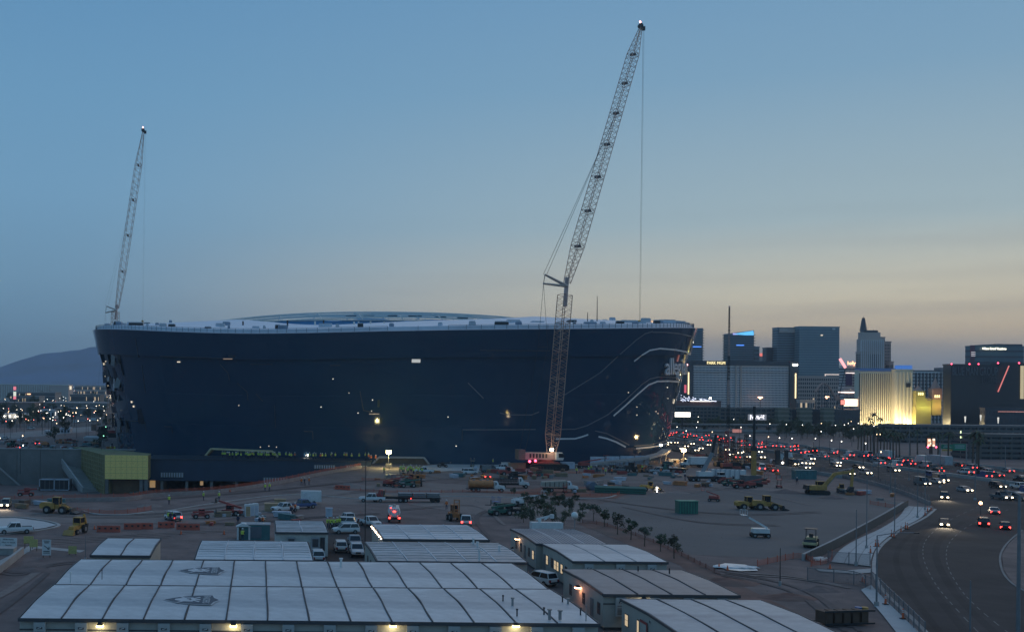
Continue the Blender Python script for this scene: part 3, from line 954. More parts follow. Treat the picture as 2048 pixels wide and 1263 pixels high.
# retaining wall and stair at the left
rw = thing('retaining_wall', 'tall grey concrete retaining wall left of the stair', 'wall', (-70, 384, 0))
for i in range(9):
    MB().b2(-45 + i * 8, -45 + i * 8 + 7.9, 0, 1.2, PITZ, 3.0).build('wall_panel', conc_dark, rw)
MB().b2(-46, 27.5, -.25, 1.4, 3.0, 3.3).build('coping', concrete, rw)
st = thing('concrete_stair', 'wide grey concrete stair running down into the excavation', 'stair', (0, 0, 0))
T0, T1 = at(113, 912, 392), at(137, 911, 398); B0, B1 = at(166, 986, 356), at(206, 985, 360)
N_ST = 30
for i in range(N_ST):
    t0, t1 = i / N_ST, (i + 1) / N_ST
    a, b, c, d = T0.lerp(B0, t0), T1.lerp(B1, t0), T1.lerp(B1, t1), T0.lerp(B0, t1)
    z = a.z + (d.z - a.z) * .5; z = T0.z + (B0.z - T0.z) * t1
    MB().add([(p.x, p.y, zz) for zz in (z - 1.2, z + .15) for p in (a, b, c, d)], [(7, 6, 5, 4), (4, 5, 1, 0), (5, 6, 2, 1), (6, 7, 3, 2), (7, 4, 0, 3)]).build('step', concrete, st)
mb = MB(); mb._beam(T0 + Vector((0, 0, 1)), B0 + Vector((0, 0, 1)), .5, 1.6); mb.build('parapet', concrete, st)
rail = thing('ramp_parapet', 'pale sloping parapet crossing the retaining wall at the far left', 'parapet', at(0, 931, 380))
MB()._beam((-8, 0, 6), at(46, 976, 380) - rail.location, .5, .5).build('coping', concrete, rail)
MB()._beam((-8, .3, 3.5), at(46, 976, 380) - rail.location + Vector((0, .3, -2)), .3, 4).build('panel', conc_dark, rail)

# stair and ramp in front of the podium, right
rp = thing('access_ramp', 'pale sloping access ramp between the podium panels', 'ramp', g(665, 958))
q1 = [at(632, 962, 346), at(688, 965, 346), at(680, 946, 357), at(660, 945, 357)]
q1 = [p - rp.location for p in q1]
MB().add([*q1, *[p - Vector((0, 0, .6)) for p in q1]], [(0, 1, 2, 3), (7, 6, 5, 4), (4, 5, 1, 0), (5, 6, 2, 1), (6, 7, 3, 2), (7, 4, 0, 3)]).build('ramp_slab', wbox, rp)
for i in range(8):
    a = q1[0].lerp(q1[3], i / 8); b = q1[1].lerp(q1[2], i / 8)
    MB()._beam(a + Vector((0, 0, .1)), b + Vector((0, 0, .1)), .25, .2).build('cleat', conc_dark, rp)
MB()._beam(q1[1] + Vector((0, 0, .5)), at(672, 940, 358) - rp.location, .5, 1.2).build('side_wall', concrete, rp)
lb = thing('lit_loading_bay', 'sunken loading bay lit warm orange beside the light tower', 'loading bay', g(760, 962))
o_ = lb.location
MB().add([at(x, y, D) - o_ for x, y, D in ((728, 966, 340), (790, 967, 340), (786, 944, 352), (748, 943, 352))], [(0, 1, 2, 3)]).build('floor', M('bay_floor', (.25, .21, .15), .9, scale=.4), lb)
MB()._beam(at(728, 966, 340) - o_, at(748, 941, 352) - o_, .8, 1.0).build('side_wall', concrete, lb)
MB()._beam(at(748, 940.5, 352) - o_, at(790, 941, 352) - o_, .6, .5).build('light_strip', E('bay_glow', (1, .45, .28), 1.3, True), lb)
mb = MB()
for i in range(7):
    p = at(752 + i * 5.5, 954 - (i % 2) * 3, 345) - o_; mb.box(p, (.7, .7, 1.0))
mb.build('bay_crate', gold, lb)

# wheel ruts worn into the dirt
rut = M('rut_dirt', (0.115, 0.086, 0.078), 0.95, var=.2, scale=.6)
rut2 = M('pale_rut_dirt', (0.21, 0.165, 0.145), 0.95, var=.2, scale=.6)
for i, (line, w, m_) in enumerate((([(-40, 1085), (120, 1080), (330, 1068), (480, 1062)], .5, rut2), ([(-40, 1092), (130, 1086), (340, 1074)], .5, rut2), ([(-40, 1130), (30, 1150), (110, 1130), (240, 1122)], .8, rut),
                      ([(-40, 1210), (20, 1180), (80, 1140)], 1.2, rut2), ([(-40, 1250), (30, 1200), (90, 1150)], .8, rut), ([(300, 1000), (500, 985), (700, 965), (860, 952)], .6, rut), ([(620, 1000), (860, 960), (1050, 955), (1250, 962)], .6, rut2),
                      ([(860, 955), (1100, 968), (1290, 960), (1500, 985), (1620, 1010)], .7, rut2), ([(1380, 985), (1500, 972), (1600, 960)], .8, rut2), ([(1200, 1000), (1350, 1020), (1500, 1030), (1640, 1025)], .5, rut), ([(1250, 1015), (1400, 1045), (1560, 1052)], .5, rut),
                      ([(1440, 1150), (1540, 1170), (1620, 1200), (1690, 1262)], .6, rut), ([(1450, 1146), (1560, 1165), (1650, 1200), (1720, 1262)], .6, rut), ([(1500, 1150), (1600, 1158), (1700, 1176)], .7, rut2), ([(1180, 1000), (1080, 1000), (960, 1030), (990, 1085)], .6, rut), ([(800, 1020), (950, 1012), (1010, 1050)], .6, rut2),
                      ([(380, 1050), (520, 1045), (640, 1035), (760, 1028)], .6, rut), ([(60, 1030), (250, 1036), (420, 1024), (560, 1003), (760, 980)], .7, rut2), ([(60, 1022), (250, 1031), (420, 1018), (560, 998)], .6, rut))):
    for dz, off in ((0, 0), (1, 1.9)):
        pts_ = smooth([g(*p) for p in line], 8)
        P_ = strip([p + Vector((0, off, 0)) for p in pts_], w); sheet('wheel_rut', P_, .062 + i * .0015 + dz * .0007, m_)

# ================================================================== SITE OFFICES (flat trailers joined side by side)
ac_m = M('ac_cream', (0.42, 0.42, 0.40), .6, var=.05)
seam_l = M('pale_seam', (0.52, 0.54, 0.56), .6)
seam_d = M('dark_seam', (0.055, 0.055, 0.06), .8)
win_d = M('unlit_pane', (0.05, 0.055, 0.06), .15)


def office(name, label, X0, X1, D0, D1, n, rmat, smat, h=3.95, rise=.20, wall=siding, acs=0, left=None, corr=False, face_text=None, front_band=False, lamps=()):
    W, Dp = X1 - X0, D1 - D0
    t = thing(name, label, 'site office', ((X0 + X1) / 2, D0, 0))
    MB().b2(-W / 2, W / 2, 0.05, Dp - .05, .35, h - .12).build('wall', wall, t)
    MB().b2(-W / 2 + .15, W / 2 - .15, .2, Dp - .2, 0, .35).build('skirting', trim_d, t)
    mw = W / n
    rs = random.Random(int(X0 * 10 + D0 * 7))
    NS = 8
    for i in range(n):
        mb = MB(); x0, x1 = .07, mw - .07
        vs = []
        for k in range(NS + 1):
            u = k / NS; z = h + rise * (1 - abs(2 * u - 1) ** 1.25) + rs.uniform(-.012, .012)
            vs += [(x0 - mw / 2, -.15 + u * (Dp + .3), z), (x1 - mw / 2, -.15 + u * (Dp + .3), z)]
        m_ = len(vs)
        fs = [(2 * k, 2 * k + 1, 2 * k + 3, 2 * k + 2) for k in range(NS)]
        mb.add(vs + [(a, b, c - .14) for a, b, c in vs], fs + [(m_ + 2 * k + 2, m_ + 2 * k + 3, m_ + 2 * k + 1, m_ + 2 * k) for k in range(NS)] + [(0, m_, m_ + 1, 1), (m_ - 2, m_ - 1, 2 * m_ - 1, 2 * m_ - 2)]
               + [(2 * k, 2 * k + 2, m_ + 2 * k + 2, m_ + 2 * k) for k in range(NS)] + [(2 * k + 3, 2 * k + 1, m_ + 2 * k + 1, m_ + 2 * k + 3) for k in range(NS)])
        if corr:
            q = int(mw / .45) if corr == 1 else 0
            for j in range(1, q):
                x = x0 - mw / 2 + j * (x1 - x0) / q
                for k in range(0, NS, 2):
                    u0, u1 = k / NS, min(1, (k + 2) / NS)
                    za, zb_ = (h + rise * (1 - abs(2 * u - 1) ** 1.25) + .03 for u in (u0, u1))
                    mb._beam((x, u0 * Dp, za), (x, u1 * Dp, zb_), .07, .07)
            if corr == 2:
                for k in range(1, 9):
                    u = k / 9 + rs.uniform(-.01, .01); za = h + rise * (1 - abs(2 * u - 1) ** 1.25) + .03
                    a = x0 - mw / 2 + rs.uniform(0, .2); b_ = x1 - mw / 2 - rs.uniform(0, .2)
                    pts = [(a + (b_ - a) * s / 4, u * Dp + .22 * math.sin(s * math.pi / 4), za) for s in range(5)]
                    for p, q2 in zip(pts, pts[1:]): mb._beam(p, q2, .16, .05)
        mb.build('roof_panel', rmat, t, ((-W / 2 + mw / 2 + i * mw) if False else -W / 2 + mw / 2 + i * mw - 0, 0, 0)) if False else mb.build('roof_panel', rmat, t, (-W / 2 + mw / 2 + i * mw, 0, 0))
        if i:
            mb = MB(); x = -W / 2 + i * mw
            wob = rs.uniform(.02, .09)
            P = []
            for k in range(NS + 1):
                u = k / NS; P.append(Vector((x + wob * math.sin(u * 7 + i), -.1 + u * (Dp + .2), h + rise * (1 - abs(2 * u - 1) ** 1.25) + .03)))
            for a, b in zip(P, P[1:]): mb._beam(a, b + (b - a) * .03, .14, .08)
            mb.build('seam_strip', smat, t)
    MB().b2(-W / 2 - .12, W / 2 + .12, -.28, -.16, h - .30, h + .02).build('eave_trim', trim_d, t)
    MB().b2(-W / 2 - .12, W / 2 + .12, Dp + .16, Dp + .28, h - .3, h + .02).build('eave_trim', trim_d, t)
    NB = 6
    for sx in (-1, 1):
        mb = MB()
        for k in range(NB):
            u0, u1 = k / NB, (k + 1) / NB
            mb._beam((sx * (W / 2 + .1), u0 * Dp, h - .1 + rise * (1 - abs(2 * u0 - 1) ** 1.25)), (sx * (W / 2 + .1), u1 * Dp, h - .1 + rise * (1 - abs(2 * u1 - 1) ** 1.25)), .1, .25)
            x = sx * (W / 2 - .05)
            mb2 = None
        mb.build('gable_trim', trim_d, t)
        # gable wall fills up to the roof
        vs = [(sx * (W / 2 - .02), .05, h - .13), (sx * (W / 2 - .02), Dp - .05, h - .13)] + [(sx * (W / 2 - .02), Dp * (1 - k / 8) * .998 + .02, h - .06 + rise * (1 - abs(1 - 2 * k / 8) ** 1.25)) for k in range(9)]
        MB().add(vs, [tuple(range(len(vs)))]).build('gable', wall, t)
    if front_band:
        MB().b2(-W / 2, W / 2, -.03, .04, h - 1.15, h - 1.02).build('wall_trim', trim_d, t)
    for i in range(acs):
        x = -W / 2 + (i + .5) * W / acs
        a = MB().b2(-.55, .55, -.42, .0, -1.0, 1.0).build('air_conditioner', ac_m, t, (x, 0, h - 1.35))
        mb = MB()
        for k in range(5): mb.b2(-.42, .42, -.46, -.425, -.75 + k * .14, -.69 + k * .14)
        mb.b2(-.42, .42, -.46, -.425, .1, .16)
        mb.build('vent_slat', trim_d, a)
        MB().b2(-.26, .26, -.47, -.43, .42, .60).build('badge', dark, a)
        MB()._beam((-.18, -.475, .48), (.18, -.475, .56), .01, .07).build('badge_mark', paint_w, a)
    for (y, kind) in (left or ()):
        x = -W / 2
        if kind == 'door':
            d = MB().b2(-.08, .02, -.5, .5, 0, 2.1).build('door', conc_dark, t, (x, y, .6)); MB().b2(-.14, -.08, .3, .4, 1, 1.1).build('handle', steel, d)
            MB().b2(-1.3, 0, -.7, .7, 0, .5).build('doorstep', steel, t, (x, y, 0.0))
        else:
            f = MB().b2(-.05, .02, -.5, .5, -.65, .65).build('window', trim_d, t, (x, y, 2.1))
            MB().b2(-.07, -.04, -.42, .42, -.57, .0).build('pane', win_lit if kind == 'lit' else win_d, f)
            MB().b2(-.07, -.04, -.42, .42, .05, .57).build('pane', win_lit if kind == 'lit' else win_d, f)
    return t


def wall_lamp(t, x, y, z, en, col, mat, side='front'):
    dx, dy = (0, -.35) if side == 'front' else (-.35, 0)
    s = MB().box((0, 0, 0), (.5, .5, .16)).box((0, 0, .12), (.34, .34, .12)).build('wall_lamp', dark, t, (x + dx, y + dy, z))
    MB().box((0, 0, -.15), (.62, .5, .12)).build('lamp_lens', mat, s)
    lamp_point('lamp_light', (x + dx * 1.9, y + dy * 1.9, z - .35), en, col, .15, t)


yellow_lens = E('yellow_wall_lens', (1, .84, .42), 9)
A = office('site_office', 'front site office with fourteen pale roof panels, a shield emblem and four wall lamps', -22.3, 31.9, 104.9, 122.0, 14, roof_w, seam_d, acs=14, front_band=True, left=[(4, 'dark')])
for px in (201, 467, 785, 1030):
    p = at(px, 1246, 104.9); wall_lamp(A, p.x - 4.8, 0, p.z, 34, (1, .8, .42), yellow_lens)
    MB().b2(-1.0, 1.0, -.06, .03, 0, 2.1).build('door', M('pale_door', (.5, .48, .42), .6), A, (p.x - 4.8 - .9, 0, .6))
B = office('site_office', 'wide site office row directly behind the front one, a shield emblem on its pale roof', -22.2, 31.7, 122.7, 139.8, 14, roof_w, seam_d)


def emblem(t, cx, cy, L_, Wd, z):
    """shield emblem painted on the roof, its top pointing right"""
    em_d = M('emblem_slate', (0.05, 0.07, 0.095), .6, var=.15); em_l = M('emblem_silver', (0.52, 0.54, 0.55), .6, var=.05)
    def poly(pts, zz, mat, nm, par):
        pts = [Vector((p[0] * L_ / 2, p[1] * Wd / 2, 0)) for p in pts]
        tr = tessellate_polygon([pts])
        fs = [tuple(a) if (pts[a[1]] - pts[a[0]]).cross(pts[a[2]] - pts[a[0]]).z > 0 else tuple(a[::-1]) for a in tr]
        return MB().add([(p.x, p.y, zz) for p in pts], fs).build(nm, mat, par)
    r = poly([(-1.06, 0), (-.72, .42), (-.38, .72), (.1, .95), (.74, 1.04), (.84, .5), (1.05, 0), (.84, -.5), (.74, -1.04), (.1, -.95), (-.38, -.72), (-.72, -.42)], 0, em_l, 'emblem', t)
    r.location = (cx, cy, z)
    poly([(-1.0, 0), (-.70, .36), (-.36, .65), (.1, .88), (.70, .96), (.78, .42), (.97, 0), (.78, -.42), (.70, -.96), (.1, -.88), (-.36, -.65), (-.70, -.36)], .02, em_d, 'shield_field', r)
    poly([(-.62, .12), (-.3, .4), (.02, .42), (.12, .1), (.3, .12), (.3, -.12), (.12, -.1), (.02, -.42), (-.3, -.4), (-.62, -.12)], .04, em_l, 'helmet_head', r)
    poly([(-.2, .2), (-.05, .2), (-.05, .05), (-.2, .08)], .06, em_d, 'eye_patch', r)
    for s in (1, -1):
        poly([(-.55, .62 * s), (-.5, .72 * s), (.3, -.42 * s), (.25, -.55 * s)][::s], .05, em_l, 'sword', r)
    o = text_obj('emblem_lettering', 'RAIDERS', Wd * .20, em_l, r, (L_ * .255, 0, .05), rot=(0, 0, R(-90)), extrude=.005)
    return r


p = at(384, 1199, 113); emblem(A, p.x - 4.8, 113.2 - 104.9, 5.6, 5.0, 4.185)
p = at(405, 1140, 131); emblem(B, p.x - 4.75, 131 - 122.7, 5.4, 5.0, 4.185)
office('site_office', 'small two-module site office left of the others with pale roof and cream end wall', -21.8 + .3, -13.9, 143.7, 159.0, 2, roof_w, seam_d)
office('site_office', 'streaky white roofed four-module site office behind the front rows', -8.0, 6.9, 141.0, 157.5, 4, M('streaky_roof', (0.56, 0.57, 0.58), .45, var=.12, scale=.5, dirt=(.36, .37, .38)), seam_l, corr=2)
Eo = office('site_office', 'grey roofed site office with white walls and two tall air conditioners', 2.6, 10.4, 167.8, 181.5, 2, roof_g, seam_l, wall=M('cream_siding', (0.50, 0.49, 0.45), .7), corr=2)
for x in (-1.6, 2.0):
    a = MB().b2(-.6, .6, -.5, 0, -1.2, 1.2).build('air_conditioner', roof_g, Eo, (x, 0, 2.0)); MB().b2(-.45, .45, -.55, -.5, -.2, 1.0).build('vent', trim_d, a)
f = MB().b2(-.35, .35, -.06, 0, -1, 1).build('window', trim_d, Eo, (3.1, 0, 2.2)); MB().b2(-.27, .27, -.09, -.06, -.9, .9).build('pane', win_d, f)
G_ = office('site_office', 'wide corrugated site office with plain grey roof right of the parked cars', 15.0, 33.9, 141.2, 158.0, 5, roof_g, seam_l, corr=2, left=[(3, 'door'), (8, 'dark'), (12, 'dark')])
H_ = office('site_office', 'low streaky roofed site office with a string of bulbs on its left edge', 18.0, 33.2, 161.5, 178.0, 4, M('streaky_roof', (.5, .5, .5)), seam_l, corr=2)
bulb = E('bulb_glow', (1, .75, .55), 14)
for i in range(7):
    p = at(758 + i * 1.3, 1057 + i * 3.4, 166)
    MB().ball((0, 0, 0), .09 + .04 * (i % 2), 6, 4).build('string_bulb', bulb, H_, (-7.95, i * 2.3, 3.95))
lamp_point('bulb_light', (-8.3, 4, 3.7), 12, (1, .7, .45), .3, H_)
I_ = office('site_office', 'blue-grey ribbed roof site office with three modules and pale seams beside the dirt berm', 39.2, 49.2, 158.2, 174.0, 3, M('ribbed_roof', (.17, .205, .24), .4, var=.15, dirt=(.22, .25, .28)), seam_l, corr=1, left=[(1.5, 'lit'), (4, 'dark'), (6.5, 'door'), (9, 'dark'), (12, 'dark')])
wall_lamp(I_, -5.0, 10.0, 3.3, 18, (1, .55, .3), E('amber_lens', (1, .6, .35), 10), 'side')
J_ = office('site_office', 'white roofed three-module site office with lit side windows and fenced front', 40.0, 52.0, 142.5, 157.6, 3, roof_w, roof_g, acs=3, left=[(1, 'lit'), (3, 'dark'), (5, 'lit'), (7, 'lit'), (8.3, 'lit'), (10, 'dark'), (12.5, 'lit'), (14, 'door')])
K_ = office('site_office', 'dark roofed four-module site office with an orange lamp on its side wall', 37.0, 51.5, 120.0, 135.8, 4, roof_d, seam_d, acs=4, front_band=True, left=[(1.5, 'dark'), (4, 'door'), (7.2, 'dark'), (12.5, 'dark')])
wall_lamp(K_, -7.25, 8.4, 3.2, 42, (1, .38, .2), E('orange_lens', (1, .42, .22), 16), 'side')
wall_lamp(K_, -3.0, 0, 3.5, 22, (1, .85, .55), E('soft_lens', (1, .88, .65), 8))
for i, (x, y) in enumerate(((1.2, 14), (4.4, 12.5))):
    MB().cyl((x, y, 4.1), (x, y, 4.75), .09).build('roof_pipe', dark, K_)
L_o = office('site_office', 'nearest right-hand site office with grey-blue roof, lit windows and a red door frame', 38.0, 52.6, 100.8, 117.0, 4, M('cool_roof', (.38, .40, .41), .5, var=.12, dirt=(.28, .29, .31)), seam_d, front_band=True, left=[(14.5, 'lit'), (3, 'lit')])
d = MB().b2(-.08, .02, -.9, .9, 0, 2.3).build('door', M('pale_door', (.5, .48, .42), .6), L_o, (-7.3, 9.3, .6)); MB().b2(-.14, -.08, -.9, .9, 2.3, 2.55).b2(-.14, -.08, -1.1, -.9, 0, 2.55).build('door_frame', red_m, d)
f = MB().b2(-.05, .02, -.3, .3, -.9, .9).build('window', trim_d, L_o, (-7.3, 11.0, 2.0)); MB().b2(-.07, -.04, -.24, .24, -.8, .8).build('pane', win_lit, f)
f = MB().b2(-.02, .02, -.1, .1, -.12, .12).build('number_plate', dark, L_o, (-7.36, 7.6, 3.4)); text_obj('number', '10', .35, paint_w, L_o, (-7.36, 7.6, 3.4), rot=(R(90), 0, R(-90)), extrude=.01)
# roof vents and pipes on the front rows
def vent(t, px, py, h, r, m, z=4.2):
    p = g(px, py, z); q = p - t.location
    MB().cyl((0, 0, 0), (0, 0, h), r, n=8).cyl((0, 0, h), (0, 0, h + .12), r * 1.6, n=8).build('roof_vent', m, t, (q.x, q.y, z - .15))
for px, py, h, r, m in ((1006, 1200, .6, .07, dark), (1025, 1209, .8, .12, steel), (1034, 1228, .6, .07, dark), (1088, 1225, .6, .07, dark), (1099, 1235, .9, .14, steel), (1120, 1235, .8, .15, steel), (1125, 1202, .6, .07, dark),
                        (1136, 1206, .6, .10, steel), (1161, 1226, .6, .07, dark), (1172, 1238, 1.4, .05, steel)):
    vent(A, px, py, h, r, m)
for px, py, h, r, m in ((682, 1131, 1.0, .15, paint_w), (141, 1162, 1.1, .08, paint_w), (204, 1155, 1.0, .04, dark)):
    vent(B, px, py, h, r, m)
for px, py, h, r, m in ((947, 1085, .7, .14, paint_w), (955, 1092, .7, .14, paint_w), (999, 1100, .7, .14, paint_w), (959, 1117, 1.2, .14, paint_w)):
    vent(G_, px, py, h, r, m)
# small sheds near office E
sh = thing('container', 'small slate blue container left of the white-walled site office', 'container', g(511, 1079))
MB().b2(-2.4, 2.4, 0, 3, 0, 2.5).build('body', teal_m, sh); MB().b2(-2.5, 2.5, -.1, 3.1, 2.5, 2.62).build('roof', roof_g, sh); MB().b2(-1.2, 1.0, -.05, 0, .3, 2.2).build('door', roof_d, sh)
bo = thing('guard_booth', 'small white booth with open door where a worker in yellow stands', 'booth', g(487, 1079)); bo.scale = (.8, .8, .85)
MB().b2(-1.4, -1.0, 0, 2, 0, 2.6).b2(1.0, 1.4, 0, 2, 0, 2.6).b2(-1.4, 1.4, 1.8, 2, 0, 2.6).build('wall', paint_w, bo)
MB().side([(-1.6, 2.6), (1.6, 2.6), (0.3, 3.2), (-.3, 3.2)], -.2, 2.2).build('roof', paint_w, bo)

# ================================================================== CRANES
boom_m = M('boom_steel', (0.62, 0.52, 0.47), .5, var=.2, scale=.3)
boom_r = M('boom_red_steel', (0.50, 0.34, 0.30), .5, var=.2, scale=.3)
boom_p = M('boom_pale_steel', (0.52, 0.42, 0.36), .5, var=.2, scale=.3)


def lattice(p0, p1, w0, w1, bays, r=.12, rb=.06):
    # four chords, one zigzag of bracing on each side
    p0, p1 = Vector(p0), Vector(p1); d = (p1 - p0).normalized()
    u = d.cross(Vector((0, 1, 0))).normalized(); v = d.cross(u)
    u = (u * .92 + v * .38).normalized(); v = d.cross(u)
    def c(t, k):
        w = (w0 + (w1 - w0) * t) / 2; a, b = ((-1, -1), (1, -1), (1, 1), (-1, 1))[k]
        return p0.lerp(p1, t) + u * a * w + v * b * w
    mb = MB()
    for k in range(4): mb.cyl(c(0, k), c(1, k), r, n=4, cap=False)
    for i in range(bays):
        a, b = i / bays, (i + 1) / bays
        for k in range(4):
            k2 = (k + 1) % 4
            mb.cyl(c(a, k if i % 2 else k2), c(b, k2 if i % 2 else k), rb, n=3, cap=False)
    for k in range(4):
        mb.cyl(c(1, k), c(1, (k + 1) % 4), rb * 1.3, n=3, cap=False)
    return mb


def crawler_crane(label, base, bpts, jpts, strut1, strut2, w, secs, jw, jsecs, hook, mats, rope_r, stayjib):
    t = thing('crawler_crane', label, 'crane', base)
    o = Vector(base)
    k = max(.8, w / 3.6)
    for s in (-1, 1):
        tr = MB().side([(-6, .3), (-5.4, 0), (5.4, 0), (6, .3), (6, 1.5), (5.2, 2), (-5.2, 2), (-6, 1.5)], -.8, .8).build('track', rubber, t, (0, s * 4.2, 0))
        mb = MB()
        for i in range(11): mb.cyl((-5 + i, -.9, .7), (-5 + i, .9, .7), .4, n=8)
        mb.build('track_roller', dark, tr)
    MB().box((0, 0, 1.6), (7, 7.2, 1.6)).cyl((0, 0, 2.4), (0, 0, 3.2), 2.4, n=16).build('carbody', red_m, t)
    b = MB().box((-2.5, 0, 4.3), (11, 3.6, 2.2)).build('machinery_house', boom_r, t)
    mb = MB()
    for i in range(6): mb.box((-5.4 + i, -1.83, 4.4), (.6, .08, 1.3))
    mb.build('louvre', dark, b)
    for i in range(5): MB().box((-8.2, 0, 3.4 + i * .63), (2.2, 4.6, .6)).build('counterweight', M('crane_counterweight', (.20, .15, .12), .7), t)
    cb = MB().side([(2.2, 3.2), (4.4, 3.2), (4.8, 4.4), (4.2, 5.6), (2.2, 5.6)], -3.6, -2.0).build('cab', paint_w, t)
    MB().side([(3.0, 4.0), (4.7, 4.0), (4.85, 4.4), (4.3, 5.3), (3.0, 5.3)], -3.65, -1.95).build('cab_glass', glass_d, cb)
    P = [Vector(p) - o for p in bpts]
    for i in range(secs):
        a, b = P[0].lerp(P[1], i / secs), P[0].lerp(P[1], (i + 1) / secs)
        wa = w * (0.35 if i == 0 else 1); wb = w
        lattice(a, b, wa, wb, 9, .16 * k, .065 * k).build('boom_section', mats[i % len(mats)], t)
    J = [Vector(p) - o for p in jpts]
    for i in range(jsecs):
        a, b = J[0].lerp(J[1], i / jsecs), J[0].lerp(J[1], (i + 1) / jsecs)
        wa = jw * (0.5 if i == 0 else 1); wb = jw * (.22 if i == jsecs - 1 else 1)
        if i == jsecs - 1: wa = jw
        lattice(a, b, wa, wb, 11, .13 * k, .075 * k).build('jib_section', mats[(i + 1) % len(mats)], t)
        if i:
            d = (J[1] - J[0]).normalized()
            MB()._beam(a - d * .25, a + d * .25, jw * .7, jw * .3).build('jib_platform', conc_dark, t)
    # heel frame where boom and jib meet, two strut masts
    MB()._beam(P[1] - Vector((0, 0, 4 * k)), J[0] + Vector((0, 0, 2 * k)), w * .45, w * .3).build('heel_frame', boom_r, t)
    S1, S2 = Vector(strut1) - o, Vector(strut2) - o
    for S in (S1, S2):
        mb = MB()
        for dd in (-.9, .9):
            mb.cyl(J[0] + Vector((0, dd * k, -1)), S + Vector((0, dd * .4 * k, 0)), .42 * k, .3 * k, n=5)
        mb.build('strut_mast', boom_p, t)
    MB().cyl(S1, S2, .14 * k, n=4).build('strut_link', dark, t)
    mb = MB()
    for dd in (-.5, .5):
        e = J[0].lerp(J[1], stayjib) + Vector((0, dd, 0))
        mb.cyl(S1 + Vector((dd * 1.3, dd, 0)), e, rope_r, n=4)
    for dd in (-.6, .6):
        mid = Vector((S2.x + dd * 2.6, S2.y, S2.z - 22 * k)); bot = Vector((-7.5 + dd * 1.5, 0, 6))
        mb.cyl(S2, mid, rope_r, n=4); mb.cyl(mid, bot, rope_r, n=4)
    mb.cyl(Vector((S2.x - 1.56, S2.y, S2.z - 22 * k)), Vector((S2.x + 1.56, S2.y, S2.z - 22 * k)), rope_r * 1.5, n=4)
    mb.build('pendant_rope', dark, t)
    tp = J[1]
    MB().cyl(tp + Vector((-.2, -.8 * k, .4)), tp + Vector((-.2, .8 * k, .4)), 1.0 * k, n=10).box(tp + Vector((.9 * k, 0, -.6)), (1.5 * k, 1 * k, 1.6 * k)).build('head_sheave', dark, t)
    MB().cyl(tp + Vector((0, 0, .6)), tp + Vector((-.4, 0, 2.6 * k)), .1).ball(tp + Vector((-.3, 0, 2.0 * k)), .42 * k, 6, 4).build('warning_light', E('beacon_glow', (1, .42, .38), 5), t)
    hk = Vector(hook) - o
    MB().cyl(tp + Vector((.9 * k, 0, 0)), hk, rope_r * .8, n=4).cyl(tp + Vector((1.3 * k, 0, 0)), hk + Vector((.35, 0, 0)), rope_r * .5, n=4).build('hoist_rope', dark, t)
    MB().box(hk - Vector((0, 0, .8)), (1, .6, 1.6)).cyl(hk - Vector((0, 0, 1.6)), hk - Vector((0, 0, 2.4)), .25).build('hook_block', cat_y, t)
    return t


b0 = g(1092, 938)
boom_br = M('boom_brown_steel', (0.44, 0.24, 0.17), .5, var=.2, scale=.3)
boom_bp = M('boom_tan_steel', (0.50, 0.30, 0.21), .5, var=.2, scale=.3)
c1 = crawler_crane('tall crawler crane standing in front of the stadium with a very long lattice jib', b0, (at(1101, 925, b0.y) , at(1130, 590, b0.y + 6)), (at(1134, 566, b0.y + 6), at(1282, 54, 425)),
                   at(1090, 549, b0.y + 2), at(1087, 567, b0.y + 2), 3.3, 6, 3.1, 8, at(1279, 640, 425), (boom_bp, boom_br), .065, .62)
gl = MB().box((0, 0, 0), (.9, .5, .9)).build('work_light', E('crane_work_light', (1, .75, .45), 22), c1, Vector((.8, -3.7, 6.4)))
lamp_point('crane_light', Vector((.5, -4.6, 7)), 150, (1, .72, .22), .4, c1)
for dx, dz, m in ((-3.3, 1.2, red_l), (-1.5, 1.4, red_l), (.2, -.3, white_l)):
    MB().ball((dx - 3, -4.6, 1.6 + dz), .42, 6, 4).build('marker_lamp', m, c1)
b1 = g(222, 873)
crawler_crane('distant crawler crane whose lattice jib rises beyond the left end of the stadium', b1, (at(221, 868, b1.y), at(231, 624, b1.y)), (at(234, 616, b1.y), at(287, 262, b1.y + 25)),
              at(213, 612, b1.y), at(211, 625, b1.y), 3.2, 7, 3.0, 5, at(285, 640, b1.y + 25), (boom_bp, boom_br), .03, .7)
# small lattice mast far right behind the highway
def tall_mast(px, y0, y1, base_py, label, r=.25):
    p = g(px, base_py); D = p.y; z = at(px, y0, D).z
    t = thing('lattice_mast', label, 'mast', p)
    for i in range(6):
        a, b = z * i / 6, z * (i + 1) / 6
        lattice((0, 0, a), (0, 0, b), .9 - .1 * i, .9 - .1 * (i + 1), 7, .10, .06).build('mast_section', dark if i % 2 else boom_r, t)
    MB().ball((0, 0, z + .4), .4, 6, 4).build('mast_tip', boom_r, t)
tall_mast(1456, 615, 0, 905, 'tall thin lattice mast in front of the wide pale hotel')

# ================================================================== CITY ON THE RIGHT
t_blue = M('tower_blue_glass', (0.14, 0.20, 0.235), .25, var=.15, scale=.03)
t_dark = M('tower_dark_glass', (0.04, 0.055, 0.075), .25, var=.15, scale=.03)
t_pale = M('tower_pale', (0.74, 0.70, 0.69), .8, var=.08, scale=.03)
t_cream = M('tower_cream', (0.42, 0.37, 0.27), .8, var=.05, scale=.03)
t_stone = M('tower_stone', (0.52, 0.42, 0.37), .8, var=.1, scale=.03)
t_brown = M('tower_brown', (0.50, 0.33, 0.28), .8, var=.1, scale=.03)
t_band = M('tower_band', (0.09, 0.11, 0.125), .5, var=.1)
wing = M('window_grey', (0.035, 0.045, 0.06), .2)
pink_w = E('sign_pink_white', (1, .80, .72), 2.6)


